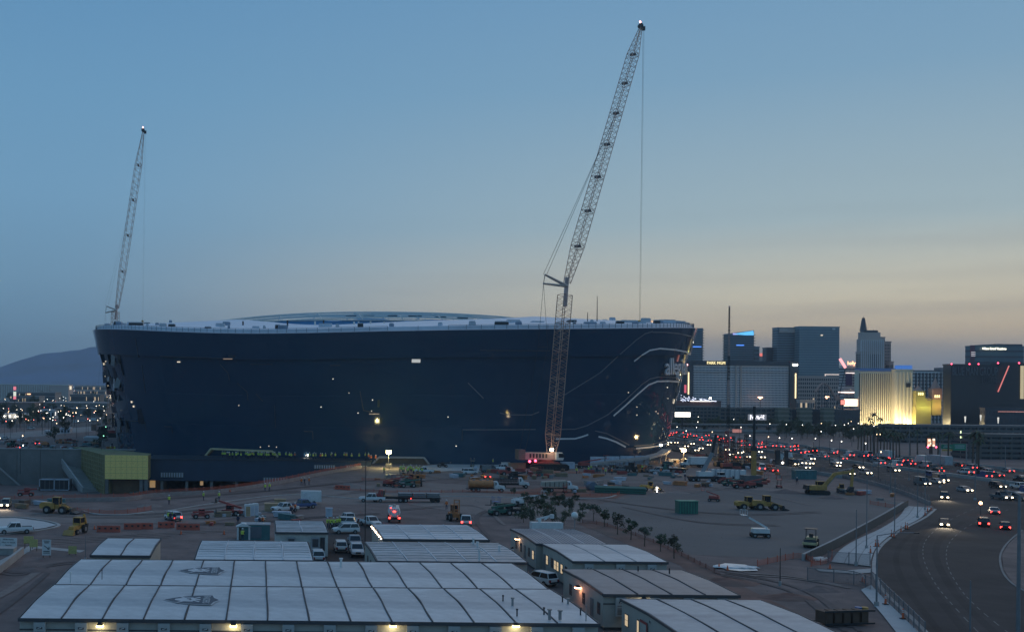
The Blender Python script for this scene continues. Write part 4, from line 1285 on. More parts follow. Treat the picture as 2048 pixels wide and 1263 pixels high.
def bld(name, label, px0, px1, py, D, depth, wall, cat='building', rows=0, cols=0, winm=wing, win=(.55, .55), lit=0.0, roof_h=.8, zb=0.0, fins=0, bands=0, finm=None, serr=0, side_win=True, ytop_r=None, group=None):
    if px0 > 1250: depth = max(5, depth * .22)
    a = at(px0, py, D); b = at(px1, py, D)
    w, zt = b.x - a.x, (a.z + b.z) / 2
    t = thing(name, label, cat, ((a.x + b.x) / 2, D, 0), 0, group)
    h = zt - zb
    if ytop_r is not None:
        zr = at(px1, ytop_r, D).z
        MB().side([(-w / 2, zb), (w / 2, zb), (w / 2, zr), (-w / 2, zt)], 0, depth).build('wall', wall, t)
    else:
        MB().b2(-w / 2, w / 2, 0, depth, zb, zt).build('wall', wall, t)
        MB().b2(-w / 2 - .3, w / 2 + .3, -.3, depth + .3, zt, zt + roof_h).build('roof', wall if not finm else finm, t)
    rs = random.Random(int(px0 * 3 + D))
    if rows and cols:
        mb, ml = MB(), MB()
        for r in range(rows):
            for c in range(cols):
                x = -w / 2 + (c + .5) * w / cols; z = zb + h * .04 + (r + .5) * h * .94 / rows
                q = ml if rs.random() < lit else mb
                q.box((x, -.05, z), (w / cols * win[0], .3, h / rows * win[1]))
        if side_win:
            nc = max(2, int(cols * depth / w)) if w > 0 else 2
            for r in range(rows):
                for c in range(nc):
                    q = mb
                    y = (c + .5) * depth / nc; z = zb + h * .04 + (r + .5) * h * .94 / rows
                    q.box((-w / 2 - .02, y, z), (.3, depth / nc * win[0], h / rows * win[1]))
        if mb.v: mb.build('window_grid', winm, t, kind='stuff')
        if ml.v: ml.build('lit_window', win_lit, t, kind='stuff')
    for i in range(fins):
        x = -w / 2 + (i + .5) * w / fins
        MB().b2(x - w / fins * .18, x + w / fins * .18, -.8, 0, zb, zt - h * .03).build('fin', finm or t_pale, t)
    for i in range(bands):
        z = zb + (i + .5) * h / bands
        MB().b2(-w / 2 - .25, w / 2 + .25, -.35, depth, z - h / bands * .2, z + h / bands * .2).build('floor_band', finm or t_band, t)
    if serr:
        mb = MB()
        for i in range(serr):
            z = zb + (i + .5) * h / serr
            mb.b2(w / 2, w / 2 + 1.2, -.4, depth, z - .35, z + .35); mb.b2(-w / 2 - 1.2, -w / 2, -.4, depth, z - .35, z + .35)
        mb.build('balcony_edge', finm or t_band, t)
    t['w'] = w; t['zt'] = zt
    return t


def glow(t, px, py, w, h, mat, name='light_strip', D=None, dy=-.6):
    D = D or t.location.y
    p = at(px, py, D); s = D / F
    return MB().box((0, 0, 0), (w * s, .4, h * s)).build(name, mat, t, (p.x - t.location.x, D - t.location.y + dy, p.z))


def sign(t, body, px, py, hpx, mat, D=None, sx=1.0, dy=-1.2, name='sign_lettering', wpx=None):
    D = D or t.location.y; p = at(px, py, D)
    if wpx:
        me = text_geo(body, hpx * D / F, .1); xs_ = [v.co.x for v in me.vertices]; sx = wpx * D / F / (max(xs_) - min(xs_)); bpy.data.meshes.remove(me)
    return text_obj(name, body, hpx * D / F, mat, t, (p.x - t.location.x, D - t.location.y + dy, p.z), extrude=.15, sx=sx)


gold_l = E('gold_crown_glow', (1.0, .48, .16), .75, True)
bt = bld('tower', 'tower with a glowing gold crown showing above the stadium rim', 1272, 1328, 654, 900, 40, t_stone, 'hotel tower', rows=20, cols=14)
glow(bt, 1306, 647, 42, 13, gold_l, 'gold_crown', dy=6); glow(bt, 1284, 646, 24, 9, gold_l, 'gold_crown', dy=10)
glow(bt, 1306, 654.5, 42, 1.6, E('crown_edge_glow', (1, .8, .6), 1.8)); glow(bt, 1282, 650, 24, 1.4, MATS['crown_edge_glow'])
sign(bt, 'Aria', 1304, 647, 11, E('crown_text_glow', (1, .95, .7), 3.0), dy=3)

b = bld('tower', 'dark curved hotel tower close behind the right end of the stadium', 1310, 1406, 657, 1050, 50, t_blue, 'hotel tower', rows=40, cols=24, win=(.8, .4), winm=t_dark, serr=34)
glow(b, 1393, 693, 18, 1.5, blue_l)
b = bld('tower', 'dark hotel tower with a slanting blue-lit top', 1456, 1508, 667, 1050, 45, t_blue, 'hotel tower', rows=36, cols=14, win=(.85, .4), winm=t_dark, ytop_r=660, serr=30)
vsx = [at(1466, 668, 1050), at(1480, 665, 1050), at(1506, 661, 1050), at(1507, 670, 1050), at(1490, 670, 1050)]
o = b.location
cy = E('cyan_crown_glow', (.12, .55, 1.0), 1.1); MB().add([p - o + Vector((0, -.9, 0)) for p in vsx], [(0, 1, 2, 3, 4)][0:1]).build('crown_light', cy, b)
glow(b, 1470, 667.5, 9, 3, E('violet_glow', (.5, .45, 1.0), 1.0)); glow(b, 1480, 690, 15, 1.6, blue_l)
b = bld('tower', 'low shoulder block right of the blue-lit tower', 1508, 1519, 694, 1052, 40, t_blue, 'hotel tower', rows=16, cols=4)
b = bld('sign_tower', 'red lit sign seen between the dark towers', 1518, 1534, 713, 1150, 20, t_stone, 'building'); glow(b, 1526, 709, 14, 6, E('dull_red_glow', (.9, .18, .12), 1.0), 'red_sign')
b = bld('tower', 'short dark slab left of the large twin glass tower', 1533, 1557, 696, 1100, 40, t_dark, 'hotel tower', rows=24, cols=6)
b = bld('tower', 'left wing of the large glass tower with a sign band along its top', 1555, 1600, 656, 1090, 50, t_blue, 'hotel tower', rows=34, cols=14, win=(.9, .4), winm=t_dark)
glow(b, 1578, 661, 40, 8, t_stone, 'sign_band'); sign(b, 'Vdara', 1567, 660, 7, paint_w)
b = bld('tower', 'right wing of the large glass tower, widest plain glass face on the skyline', 1599, 1679, 654, 1080, 50, M('vdara_glass', (.20, .275, .31), .3, scale=.02), 'hotel tower', rows=34, cols=22, win=(.94, .3), winm=t_blue)
glow(b, 1667, 657.5, 6, 3.5, t_pale, 'roof_emblem'); glow(b, 1643, 670, 4, 2, dimw, 'lit_room')
glow(b, 1664, 748.5, 30, 1.4, E('outline_glow', (1, .8, .7), .9)); glow(b, 1664, 757, 30, 1.4, MATS['outline_glow']); glow(b, 1650, 753, 1.4, 9, MATS['outline_glow'])
b = bld('hotel', 'wide pale hotel slab with a regular window grid and lettering along its dark crown', 1386, 1580, 731, 860, 40, t_pale, 'hotel', rows=22, cols=70, win=(.52, .5), winm=M('blue_window', (.06, .08, .12), .3))
glow(b, 1483, 726, 202, 9, t_dark, 'crown_band', dy=-.9); sign(b, 'PARK MGM', 1431, 725.6, 8.2, E('yellow_sign_glow', (1, .82, .38), 1.7), wpx=36)
for px in (1455, 1471, 1481): glow(b, px, 790, 3, 125, t_stone, 'pilaster')
for k, yy in enumerate((744,)): glow(b, 1483, yy, 194, 1.5, t_stone, 'cornice')
b = bld('hotel_end_tower', 'dark end column of the pale hotel with a bright vertical light strip', 1580, 1596, 724, 858, 44, t_dark, 'hotel')
strip_m = E('strip_glow', (1, .74, .40), 1.7)
glow(b, 1590.5, 771, 2.2, 50, strip_m); glow(b, 1590, 729.5, 9, 2.6, white_l)
b = bld('hotel_end_tower', 'dark left end column of the pale hotel beside the stadium rim', 1372, 1387, 724, 858, 44, t_dark, 'hotel')
glow(b, 1376.5, 766, 2.2, 44, strip_m); glow(b, 1372, 729, 6, 3, E('hot_pink_glow', (1, .4, .4), 5)); glow(b, 1370, 777, 4, 16, E('sign_red_glow', (.8, .08, .12), .8))
b = bld('hotel_wing', 'brown lower wing between the pale hotel and the roller coaster', 1596, 1680, 753, 1000, 40, t_stone, 'building', rows=10, cols=20, lit=.03)
# roller coaster
rc = thing('roller_coaster', 'dark roller coaster loops in front of the hotel towers', 'roller coaster', g(1665, 850))
D = 840; o = rc.location; mb = MB()
pts = [at(1632 + 60 * i / 20, 800 - 34 * math.sin(math.pi * min(1, (i + 3) / 17)) if i < 15 else 790 + (i - 15) * 9, D) - o for i in range(21)]
mb.path(pts, .5, 4); mb.path([p + Vector((0, 1.5, 0)) for p in pts], .5, 4); mb.build('track', t_brown, rc)
for p in pts[::2]: MB().cyl((p.x, p.y, -.1), p, .3, n=4).build('track_post', t_dark, rc)
# little city cluster around it
b = bld('ballroom', 'small lit theatre block with a dark fringe on its roof', 1600, 1630, 801, 800, 20, t_stone, 'building', rows=3, cols=6, lit=.5)
b = bld('hotel', 'hotel with a glowing orange sign on its roof', 1689, 1722, 733, 960, 40, t_pale, 'hotel', rows=18, cols=12, lit=.02)
sign(b, 'hollywood', 1711, 726, 10.5, E('holly_glow', (1, .45, .22), 3.5), wpx=34); glow(b, 1705, 745.5, 28, 1.6, E('outline_pale', (1, .85, .8), 1.4))
glow(b, 1697, 758, 12, 24, M('purple_panel', (.10, .05, .16), .6), 'purple_panel'); glow(b, 1698, 775, 44, 5, t_pale, 'sign_band'); glow(b, 1698, 784, 44, 1.8, pink_w)
b = thing('slanted_sign', 'red and white lit sign leaning against the skyline left of the orange roof sign', 'sign', g(1686, 845))
p0, p1 = at(1680, 717, 900) - b.location, at(1691, 735, 900) - b.location
MB()._beam(p0, p1, 1.5, 1.6).build('sign_face', E('candy_glow', (1, .35, .35), 1.8), b); MB().cyl((0, p0.y, 0), p1, .4).build('sign_post', t_dark, b)
# skyscraper replica group
D = 930
b = bld('tower', 'stepped stone skyscraper with a tall dark spire', 1720, 1769, 705, D, 30, t_stone, 'hotel tower', rows=30, cols=11, win=(.45, .7), winm=t_dark, lit=.004)
o = b.location
def seg(x0, x1, y0, y1, mat, nm, d0=.5, d1=7):
    d0, d1 = min(d0, 1.5), min(d1, 7)
    p, q = at(x0, y0, D), at(x1, y1, D); MB().b2(p.x - o.x, q.x - o.x, d0, d1, p.z, q.z).build(nm, mat, b)
seg(1722, 1767, 706, 678, t_stone, 'upper_tier'); seg(1725, 1763, 678, 664, t_stone, 'upper_tier', 4, 24); seg(1729, 1758, 664, 660, t_dark, 'parapet_tier', 5, 23)
p, q = at(1742.5, 660, D), at(1742.5, 637, D)
MB().cyl(p - o + Vector((0, 12, 0)), q - o + Vector((0, 12, 0)), 3.0, 1.4, 8).cyl(q - o + Vector((0, 12, 0)), q - o + Vector((0, 12, 1.4)), 1.2, 1.2, 8).build('spire', t_dark, b)
MB().cyl(q - o + Vector((0, 12, 1)), q - o + Vector((0, 12, 3)), .2).build('antenna', boom_r, b)
mb = MB()
for i in range(12):
    p, q = at(1722 + i * 4, 738, D), at(1722 + i * 4, 680, D); mb.box((p.x - o.x, -.2, (p.z + q.z) / 2), (.5, 1.4, q.z - p.z))
mb.build('pier', t_pale, b)
bld('tower', 'slim grey tower with a pointed corner right of the spired skyscraper', 1758, 1770, 675, 945, 24, t_stone, 'hotel tower', rows=26, cols=4, win=(.4, .7))
pt = thing('steeple', 'tiny steeple beside the stone skyscraper', 'steeple', (at(1761, 676, 946).x, 957, 0)); MB().cyl((0, 0, 0), (0, 0, at(1761, 672, 946).z), .8).cyl((0, 0, at(1761, 672, 946).z), (0, 0, at(1761, 657, 946).z), 1.2, .05, 6).build('spire', t_dark, pt)
bld('tower', 'brown residential tower right of the spired skyscraper', 1766, 1782, 684, 940, 26, t_brown, 'hotel tower', rows=24, cols=5, win=(.4, .6))
bld('tower', 'low brown block at the right end of the skyscraper group', 1779, 1787, 724, 935, 20, t_brown, 'building', rows=8, cols=3)
# cream hotel lit from below
cream_l = M('floodlit_cream', (0.72, 0.66, 0.52), .8, var=.06, scale=.05)
b = bld('hotel', 'cream hotel slab with vertical stripes floodlit yellow from its foot', 1719, 1790, 742, 800, 30, cream_l, 'hotel', fins=17, finm=cream_l)
w = b['w']; zt = b['zt']
mb = MB()
for i in range(17): mb.b2(-w / 2 + i * w / 17 - .35, -w / 2 + i * w / 17 + .35, -.2, 0, 4, zt - 1.5)
mb.build('window_stripe', M('stripe_shadow_glass', (.05, .055, .06), .3), b)
for i in range(6): lamp_point('flood_light', (-w / 2 + (i + .5) * w / 6, -13, 3.5), 5200, (1, .80, .42), .6, b)
bluecap = M('blue_roof', (0.06, 0.16, 0.42), .4); 
MB().b2(-w / 2 - .2, w / 2, -.5, 6, zt, zt + 2.2).build('blue_cap', bluecap, b)
b = bld('hotel', 'cream corner tower with a blue square cap, floodlit at its foot', 1790, 1826, 740, 795, 30, cream_l, 'hotel', fins=5, finm=cream_l)
p = at(1814, 735, 795); MB().b2(-1, 7, 2, 10, b['zt'], b['zt'] + 3.6).build('blue_cap', E('blue_cap_glow', (.05, .22, .85), .5), b); MB().b2(1.5, 4, -1, -.2, b['zt'] - 12, b['zt'] - 9).build('window', dark, b)
lamp_point('flood_light', (2.5, -3, 3), 2600, (1, .85, .5), .5, b); lamp_point('flood_light', (-5, -5, 3), 1500, (1, .8, .4), .5, b)
b = bld('hotel', 'grey hotel slab with dark vertical stripes right of the cream tower', 1828, 1892, 742, 900, 30, t_pale, 'hotel', fins=9, finm=M('dark_fin', (.05, .055, .07), .5), rows=14, cols=18, lit=.0)
MB().b2(8, 12, -2, 8, b['zt'], b['zt'] + 3).build('roof_turret', t_blue, b); 
# castle
ca_ = thing('castle', 'small floodlit castle with yellow-green walls, arches and pointed turrets', 'castle', g(1862, 852))
o = ca_.location; D = 790; dz = D - o.y
def cb(x0, x1, y0, y1, mat, nm, d=8, dd=0):
    p, q = at(x0, y0, D), at(x1, y1, D); return MB().b2(p.x - o.x, q.x - o.x, dz + dd, dz + dd + d, q.z, p.z).build(nm, mat, ca_)
cas = M('castle_yellow', (.42, .36, .12), .8, var=.1, scale=.1); cas_r = M('castle_pink', (.42, .24, .20), .8, var=.1, scale=.1)
cb(1832, 1862, 812, 850, cas, 'gatehouse'); cb(1834, 1852, 781, 812, cas, 'tower', 6, 1); cb(1868, 1886, 776, 798, cas_r, 'tower', 6, 1); cb(1866, 1884, 798, 830, cas, 'tower', 6, 1); cb(1848, 1866, 796, 830, cas, 'tower', 6, 2)
mb = MB()
for x in (1839, 1843, 1847, 1872, 1876, 1880): 
    p = at(x, 787 if x < 1860 else 792, D); mb.box((p.x - o.x, dz + .9, p.z), (.7, .4, 1.8))
mb.build('arch_window', E('castle_window_glow', (1, .85, .35), 2.2), ca_)
for x, y0, y1 in ((1843, 781, 770), (1877, 776, 755), (1862, 800, 792)):
    a, c = at(x, y0, D), at(x, y1, D); MB().cyl((a.x - o.x, dz + 4, a.z), (a.x - o.x, dz + 4, c.z), 3.0, .1, 8).build('turret_roof', t_brown, ca_)
for i, x in enumerate((1838, 1850, 1862, 1875, 1884)):
    p = at(x, 812, D); lamp_point('castle_light', (p.x - o.x, dz - 4, p.z), 750, ((1, .85, .25), (.8, 1, .35), (1, .85, .3), (1, .5, .3), (1, .7, .3))[i], .4, ca_)
for (px, py, nm) in ((1520, 794, 'leftmost'), (1653, 793, 'middle'), (1832, 792, 'rightmost')):
    t = thing('marquee_light', 'short orange-white neon T sign on a pole, %s of the three' % nm, 'sign', g(px, 846)); p = at(px, py, t.location.y); MB().cyl((0, 0, 0), (0, 0, p.z), .25).build('pole', dark, t)
    MB().box((0, 0, p.z), (3.4, .5, .8)).box((0, 0, p.z - .9), (1.0, .4, 1.0)).build('neon', E('neon_orange', (1, .52, .3), 6), t)
# dark show building with faint lettering
b = bld('show_building', 'huge black show building with faint grey wall lettering and red roof beacons', 1902, 1999, 730, 760, 40, M('black_cladding', (.012, .018, .028), .3, var=.2, scale=.02), 'building')
sign(b, 'BLUE MAN GROUP', 1949, 743, 24, M('faint_lettering', (.10, .125, .15), .6), wpx=90, dy=-.5)
sign(b, 'LUXOR', 1978, 761, 18, M('fainter_lettering', (.05, .065, .085), .6), wpx=30, dy=-.5)
for px in (1902, 1938, 1956): glow(b, px, 727.5, 2, 2, red_l, 'beacon')
b = bld('pyramid_wing', 'black right-hand wing of the show building with a slanting red light line and gold column', 1999, 2120, 728, 762, 40, M('black_cladding', (.012, .018, .028)), 'building')
o = b.location
MB()._beam(at(1996, 783, 759) - o, at(2018, 731, 759) - o, .6, .5).build('light_line', E('slant_red_glow', (.85, .2, .15), .9), b)
glow(b, 2043, 764, 6.5, 66, E('gold_column_glow', (.85, .68, .35), .55)); 
for px in (1995, 2037): glow(b, px, 725.5, 2.2, 2.2, red_l, 'beacon')
b = bld('podium_building', 'low dark building with a red light line at its eave below the black show building', 1970, 2140, 818, 720, 20, t_dark, 'building', rows=3, cols=24); glow(b, 2060, 823, 130, 1.3, E('dull_line_glow', (.8, .3, .22), .6))
b = bld('tower', 'dark teal hotel tower with a white lit name sign, behind the black show building', 1943, 2048, 693, 1000, 40, M('teal_glass', (.06, .12, .15), .25, scale=.03), 'hotel tower', rows=12, cols=30, win=(.92, .3), winm=t_dark)
sign(b, 'Hilton Grand Vacations', 1986, 697, 6.2, E('white_sign_glow', (1, .93, .72), 3.0), wpx=47, dy=-2.0)
glow(b, 1944, 707, 9, 34, M('maroon_wall', (.13, .03, .06), .6), 'maroon_edge')
for yy in (704, 707.5, 711): glow(b, 1945, yy, 8, 1.2, E('bar_glow', (.8, .8, .85), .7), 'light_bar', dy=-1.1)
MB().b2(-2, 22, 0, 30, b['zt'], b['zt'] + 2.5).build('penthouse', t_dark, b)
# maroon arena
b = bld('arena', 'low maroon arena with a glittering white canopy roof', 1350, 1442, 803, 790, 40, M('maroon_brown', (.17, .09, .08), .8), 'arena')
gm = E('glitter_glow', (.75, .8, 1.0), 1.6); mb = MB(); rs = random.Random(5)
for i in range(70):
    p = at(1362 + rs.random() ** 1.6 * 70, 0, 789); px = 1362 + rs.random() ** 1.4 * 70; k = (px - 1362) / 70
    p = at(px, 802 - rs.random() * 13 * (1 - k), 788.5); mb.box((p.x - b.location.x, -1.5, p.z), (.7, .3, .35))
mb.build('glitter_light', gm, b, kind='stuff')
glow(b, 1375, 799, 26, 4, M('pale_canopy', (.4, .42, .48), .6), 'canopy_roof'); glow(b, 1400, 801.8, 40, 1.2, E('canopy_edge', (1, .9, .85), 2.4)); glow(b, 1420, 796, 4, 3, white_l)
# billboards
def billboard(px, py, wpx, hpx, mat, label, base=850, post=True):
    p = g(px, base); q = at(px, py, p.y); s = p.y / F
    t = thing('billboard', label, 'billboard', p)
    MB().box((0, .4, q.z), (wpx * s + .6, .7, hpx * s + .6)).build('cabinet', dark, t); MB().box((0, -.02, q.z), (wpx * s, .2, hpx * s)).build('screen', mat, t); MB().cyl((0, .4, 0), (0, .4, q.z), .5).build('post', dark, t)
    return t
scr = E('screen_glow', (1, .92, .82), 2.4, True)
billboard(1365, 828.5, 31, 9.5, scr, 'blank glowing white billboard close to the right end of the stadium', 860)
bb = billboard(1514, 834, 37, 12, E('screen_dim', (.55, .55, .6), .25), 'screen with broken white shapes in front of the parking garage', 858)
mb = MB(); rs = random.Random(2)
for x, z, w_, h_ in ((-5.6, 1.4, 1, 1.2), (-5.8, -.6, .6, 2.6), (-3.6, .2, 2.4, .7), (-2.6, -.9, 3.4, .6), (.2, .6, 1.4, 1.4), (1.3, -.7, 1.6, 1.4), (4.0, .2, 3.0, .6), (5.4, 1.4, 1.2, .9), (3.6, 1.6, .9, .4), (5.4, -.9, 1.2, .5)):
    p = at(1514, 834, bb.location.y); mb.box((x * .75, -.2, p.z + z * .75), (w_ * .75, .1, h_ * .75))
mb.build('screen_image', E('screen_white', (.95, .92, 1), 2.2), bb)
billboard(1701, 804.5, 27, 14, E('peach_screen', (1, .62, .45), 3.0, True), 'bright peach billboard left of the floodlit cream hotel', 852)
billboard(1685, 804, 8, 9, E('red_screen', (1, .25, .18), 1.4), 'small red screen joined to the peach billboard', 853)
# parking garages
def garage(px0, px1, py, D, depth, levels, label, wall=conc_dark, cols=12):
    depth *= .3
    a, b = at(px0, py, D), at(px1, py, D); w, h = b.x - a.x, (a.z + b.z) / 2
    t = thing('parking_garage', label, 'parking garage', ((a.x + b.x) / 2, D, 0))
    MB().b2(-w / 2 + .5, w / 2 - .5, 1.2, depth, 0, h - 1.0).build('dark_interior', t_dark, t)
    for i in range(levels):
        z = h * (i + 1) / levels; MB().b2(-w / 2, w / 2, 0, depth, z - 1.15, z).build('parapet_band', wall, t)
    for i in range(cols + 1):
        x = -w / 2 + .4 + (w - .8) * i / cols; MB().b2(x - .35, x + .35, .3, 1.1, 0, h - 1.16).build('column', wall, t)
    return t
garage(1345, 1440, 812, 760, 40, 6, 'grey multi-storey parking garage below the maroon arena', M('garage_grey', (.13, .13, .13), .9, scale=.1))
garage(1440, 1585, 815, 775, 40, 5, 'long dim parking garage in front of the pale hotel', M('garage_dim', (.12, .12, .115), .9, scale=.1), 14)
for i, (x0, x1) in enumerate(((1556, 1578), (1600, 1624), (1648, 1668))): bld('garage_stair', 'olive lit garage stair block, %s of three' % ('leftmost', 'middle', 'rightmost')[i], x0, x1, 817, 770, 10, M('olive_wall', (.15, .14, .10), .8), 'building', bands=4, finm=M('olive_band', (.24, .22, .17), .8))
bld('parking_block', 'dark low block under the roller coaster', 1585, 1720, 820, 782, 30, t_dark, 'building', rows=3, cols=24, lit=.05)
garage(1786, 2100, 850, 560, 46, 4, 'long grey parking garage beside the highway on the right', M('garage_side', (.125, .125, .125), .9, scale=.1), 22)
garage(1940, 2130, 868, 430, 40, 5, 'nearest parking garage at the right edge with dark level openings', M('garage_near', (.12, .115, .11), .9, scale=.1), 9)
# overpass
ov = thing('overpass', 'concrete road overpass crossing the far end of the highway', 'bridge', (0, 660, 0))
xa, xb = at(1335, 860, 660).x, at(1668, 870, 660).x
zt = at(1500, 862, 660).z
MB().b2(xa, xb, 0, 14, zt - 2.2, zt).build('deck', conc_dark, ov); MB().b2(xa, xb, -.3, 0, zt - .3, zt + .9).build('parapet', concrete, ov)
for i in range(5): x = xa + 6 + i * (xb - xa - 10) / 4; MB().b2(x - .8, x + .8, 2, 12, 0, zt - 2.2).build('pier', conc_dark, ov)
MB().b2(xb - 2, xb + 1, -1, 15, 0, zt + .2).build('abutment', conc_dark, ov)
ov2 = thing('ramp_bridge', 'thin elevated ramp behind the overpass', 'bridge', (0, 700, 0))
zt = at(1500, 848, 700).z; MB().b2(at(1340, 0, 700).x, at(1790, 0, 700).x, 0, 9, zt - 1.0, zt).build('deck', conc_dark, ov2)
for i in range(7): x = xa + i * 20; MB().b2(x - .6, x + .6, 2, 7, 0, zt - 1.0).build('pier', conc_dark, ov2)
p = at(1474, 861, 655); fs_ = thing('roadside_sign', 'reddish lit banner on the overpass', 'sign', (p.x, 655, 0)); MB().box((0, 0, p.z), (5.2, .4, 2)).build('panel', E('banner_glow', (.75, .28, .2), .5), fs_); MB().box((0, .3, p.z / 2), (.4, .4, p.z)).build('post', dark, fs_)
# gantry signs
sg = M('sign_green', (0.02, .26, .15), .5, var=.05)
gt = thing('gantry_sign', 'pair of green highway direction signs on a gantry', 'road sign', g(1908, 925)); o = gt.location
for x0, x1, y0, y1, words in ((1882, 1905, 888, 897, (.5, .7)), (1906, 1931, 887, 900, (.8, .75))):
    a, b = at(x0, y1, o.y) - o, at(x1, y0, o.y) - o
    s_ = MB().b2(a.x, b.x, -.2, 0, a.z, b.z).build('sign_panel', sg, gt)
    for i, wd in enumerate(words): MB().box(((a.x + b.x) / 2, -.25, b.z - (b.z - a.z) * (.28 + .3 * i)), ((b.x - a.x) * wd, .05, (b.z - a.z) * .1)).build('sign_line', wbox, s_)
a, b = at(1884, 901, o.y) - o, at(1904, 898, o.y) - o; MB().b2(a.x, b.x, -.2, 0, a.z, b.z).build('exit_panel', M('exit_yellow', (.5, .33, .06), .5), gt)
for px in (1880, 1934): p = at(px, 887, o.y) - o; MB().cyl((p.x, .3, -.0), (p.x, .3, p.z), .25).build('post', steel, gt)
a, b = at(1880, 893, o.y) - o, at(1934, 893, o.y) - o; MB()._beam(a + Vector((0, .3, 0)), b + Vector((0, .3, 0)), .4, .6).build('beam', steel, gt)
b = billboard(1862, 884, 15, 15, E('poster_glow', (.9, .42, .22), .9), 'small glowing orange billboard on two posts by the highway', 915)
for sx in (-1.6, 1.6): MB().ball((sx, -.6, at(1862, 893, b.location.y).z), .35, 6, 4).build('red_lamp', red_l, b)
mb = MB()
for x, z in ((-.8, .8), (.9, 1.1), (0, -.4), (-1, -1.1), (.8, -1.2)): mb.box((x, -.2, at(1862, 884, b.location.y).z + z), (.8, .1, .7))
mb.build('poster_image', E('poster_pale', (1, .85, .6), 1.6), b)

# ================================================================== CITY ON THE LEFT
b = bld('casino', 'long casino building with pale vertical stripes on the left horizon', -40, 136, 769, 1500, 40, t_stone, 'casino', fins=38, finm=M('stripe_cream', (.62, .60, .55), .8))
bld('casino_wing', 'plain wing at the right end of the striped casino', 100, 137, 771, 1490, 20, t_stone, 'building')
glow(b, 141, 775, 4.5, 7, E('cube_sign_glow', (1, .85, .6), 1.1), 'cube_sign')
py = thing('pylon_sign', 'tall lit pylon sign, pink on top and white below', 'sign', g(29, 835)); o = py.location
for yy, hh, m in ((776, 7, E('pink_panel_glow', (.9, .2, .25), .9)), (787, 9, E('white_panel_glow', (.8, .85, .7), .9)), (795, 6, E('pink_panel_glow', (1, .3, .3), 1.0))):
    p = at(29, yy, o.y) - o; MB().box((0, 0, p.z), (1.9, .6, hh * o.y / F)).build('sign_panel', m, py)
MB().cyl((0, .5, 0), (0, .5, at(29, 775, o.y).z), .25).build('pole', dark, py)
ware = M('warehouse_grey', (.22, .21, .20), .8, var=.1, scale=.05); ware_r = M('warehouse_rose', (.21, .155, .14), .8, var=.1, scale=.05); ware_w = M('warehouse_white', (.5, .51, .52), .7, var=.06, scale=.1)
for nm, lab, x0, x1, y, D, dep, m, kw in (
    ('warehouse', 'rose coloured warehouse behind the lit wall at the far left', -60, 68, 806, 900, 40, ware_r, {}),
    ('warehouse', 'long grey warehouse whose roof runs up to the stadium', 86, 215, 807, 930, 60, ware, dict(rows=1, cols=8)),
    ('warehouse', 'darker lower warehouse front beside the palms', 110, 205, 818, 860, 30, conc_dark, {}),
    ('shop', 'white box shop with palms before it', 80, 109, 821, 800, 14, ware_w, dict(rows=1, cols=4)),
    ('shop', 'low shop with five wall washers at the far left edge', 4, 57, 829, 760, 16, ware_w, {}),
    ('house', 'grey house with dark windows below the lit shop', -20, 32, 841, 690, 14, ware, dict(rows=1, cols=5)),
    ('shed', 'small white cabin beside the far left street', 90, 104, 863, 560, 6, ware_w, dict(rows=1, cols=2)),
    ('shed', 'long blue-grey cabin beside the far left street', 121, 140, 858, 575, 6, wbox, dict(rows=1, cols=3)),
    ('tent', 'white sloping tent roof in the yard left of the stadium', 168, 209, 877, 500, 10, ware_w, {}),
    ('block', 'faint low block on the horizon behind the parking lots', 150, 212, 771, 1700, 40, t_stone, dict(rows=3, cols=40, lit=.12)),
    ('block', 'dim long block behind the lit parking lots', 20, 110, 785, 1250, 40, ware, dict(rows=4, cols=50, lit=.04)),
    ('block', 'wide flat store with a warm sign', 40, 78, 793, 1080, 30, ware, dict(rows=2, cols=24, lit=.1)),
    ('block', 'flat roofed store near the stadium edge', 140, 200, 790, 1120, 30, conc_dark, dict(rows=2, cols=30, lit=.1)),
):
    b = bld(nm, lab, x0, x1, y, D, dep, m, 'building', **kw)
    if 'five wall' in lab:
        w = b['w']
        for i in range(5):
            x = -w / 2 + (i + .5) * w / 5; MB().box((x, -.3, b['zt'] - 1), (.6, .5, .5)).build('wall_washer', white_l, b)
        lamp_point('washer_light', (0, -5, b['zt'] - 1), 900, (1, .85, .6), .5, b)
    if 'warm sign' in lab: glow(b, 58, 787.5, 7, 2, E('warm_sign', (1, .5, .25), 2.5))

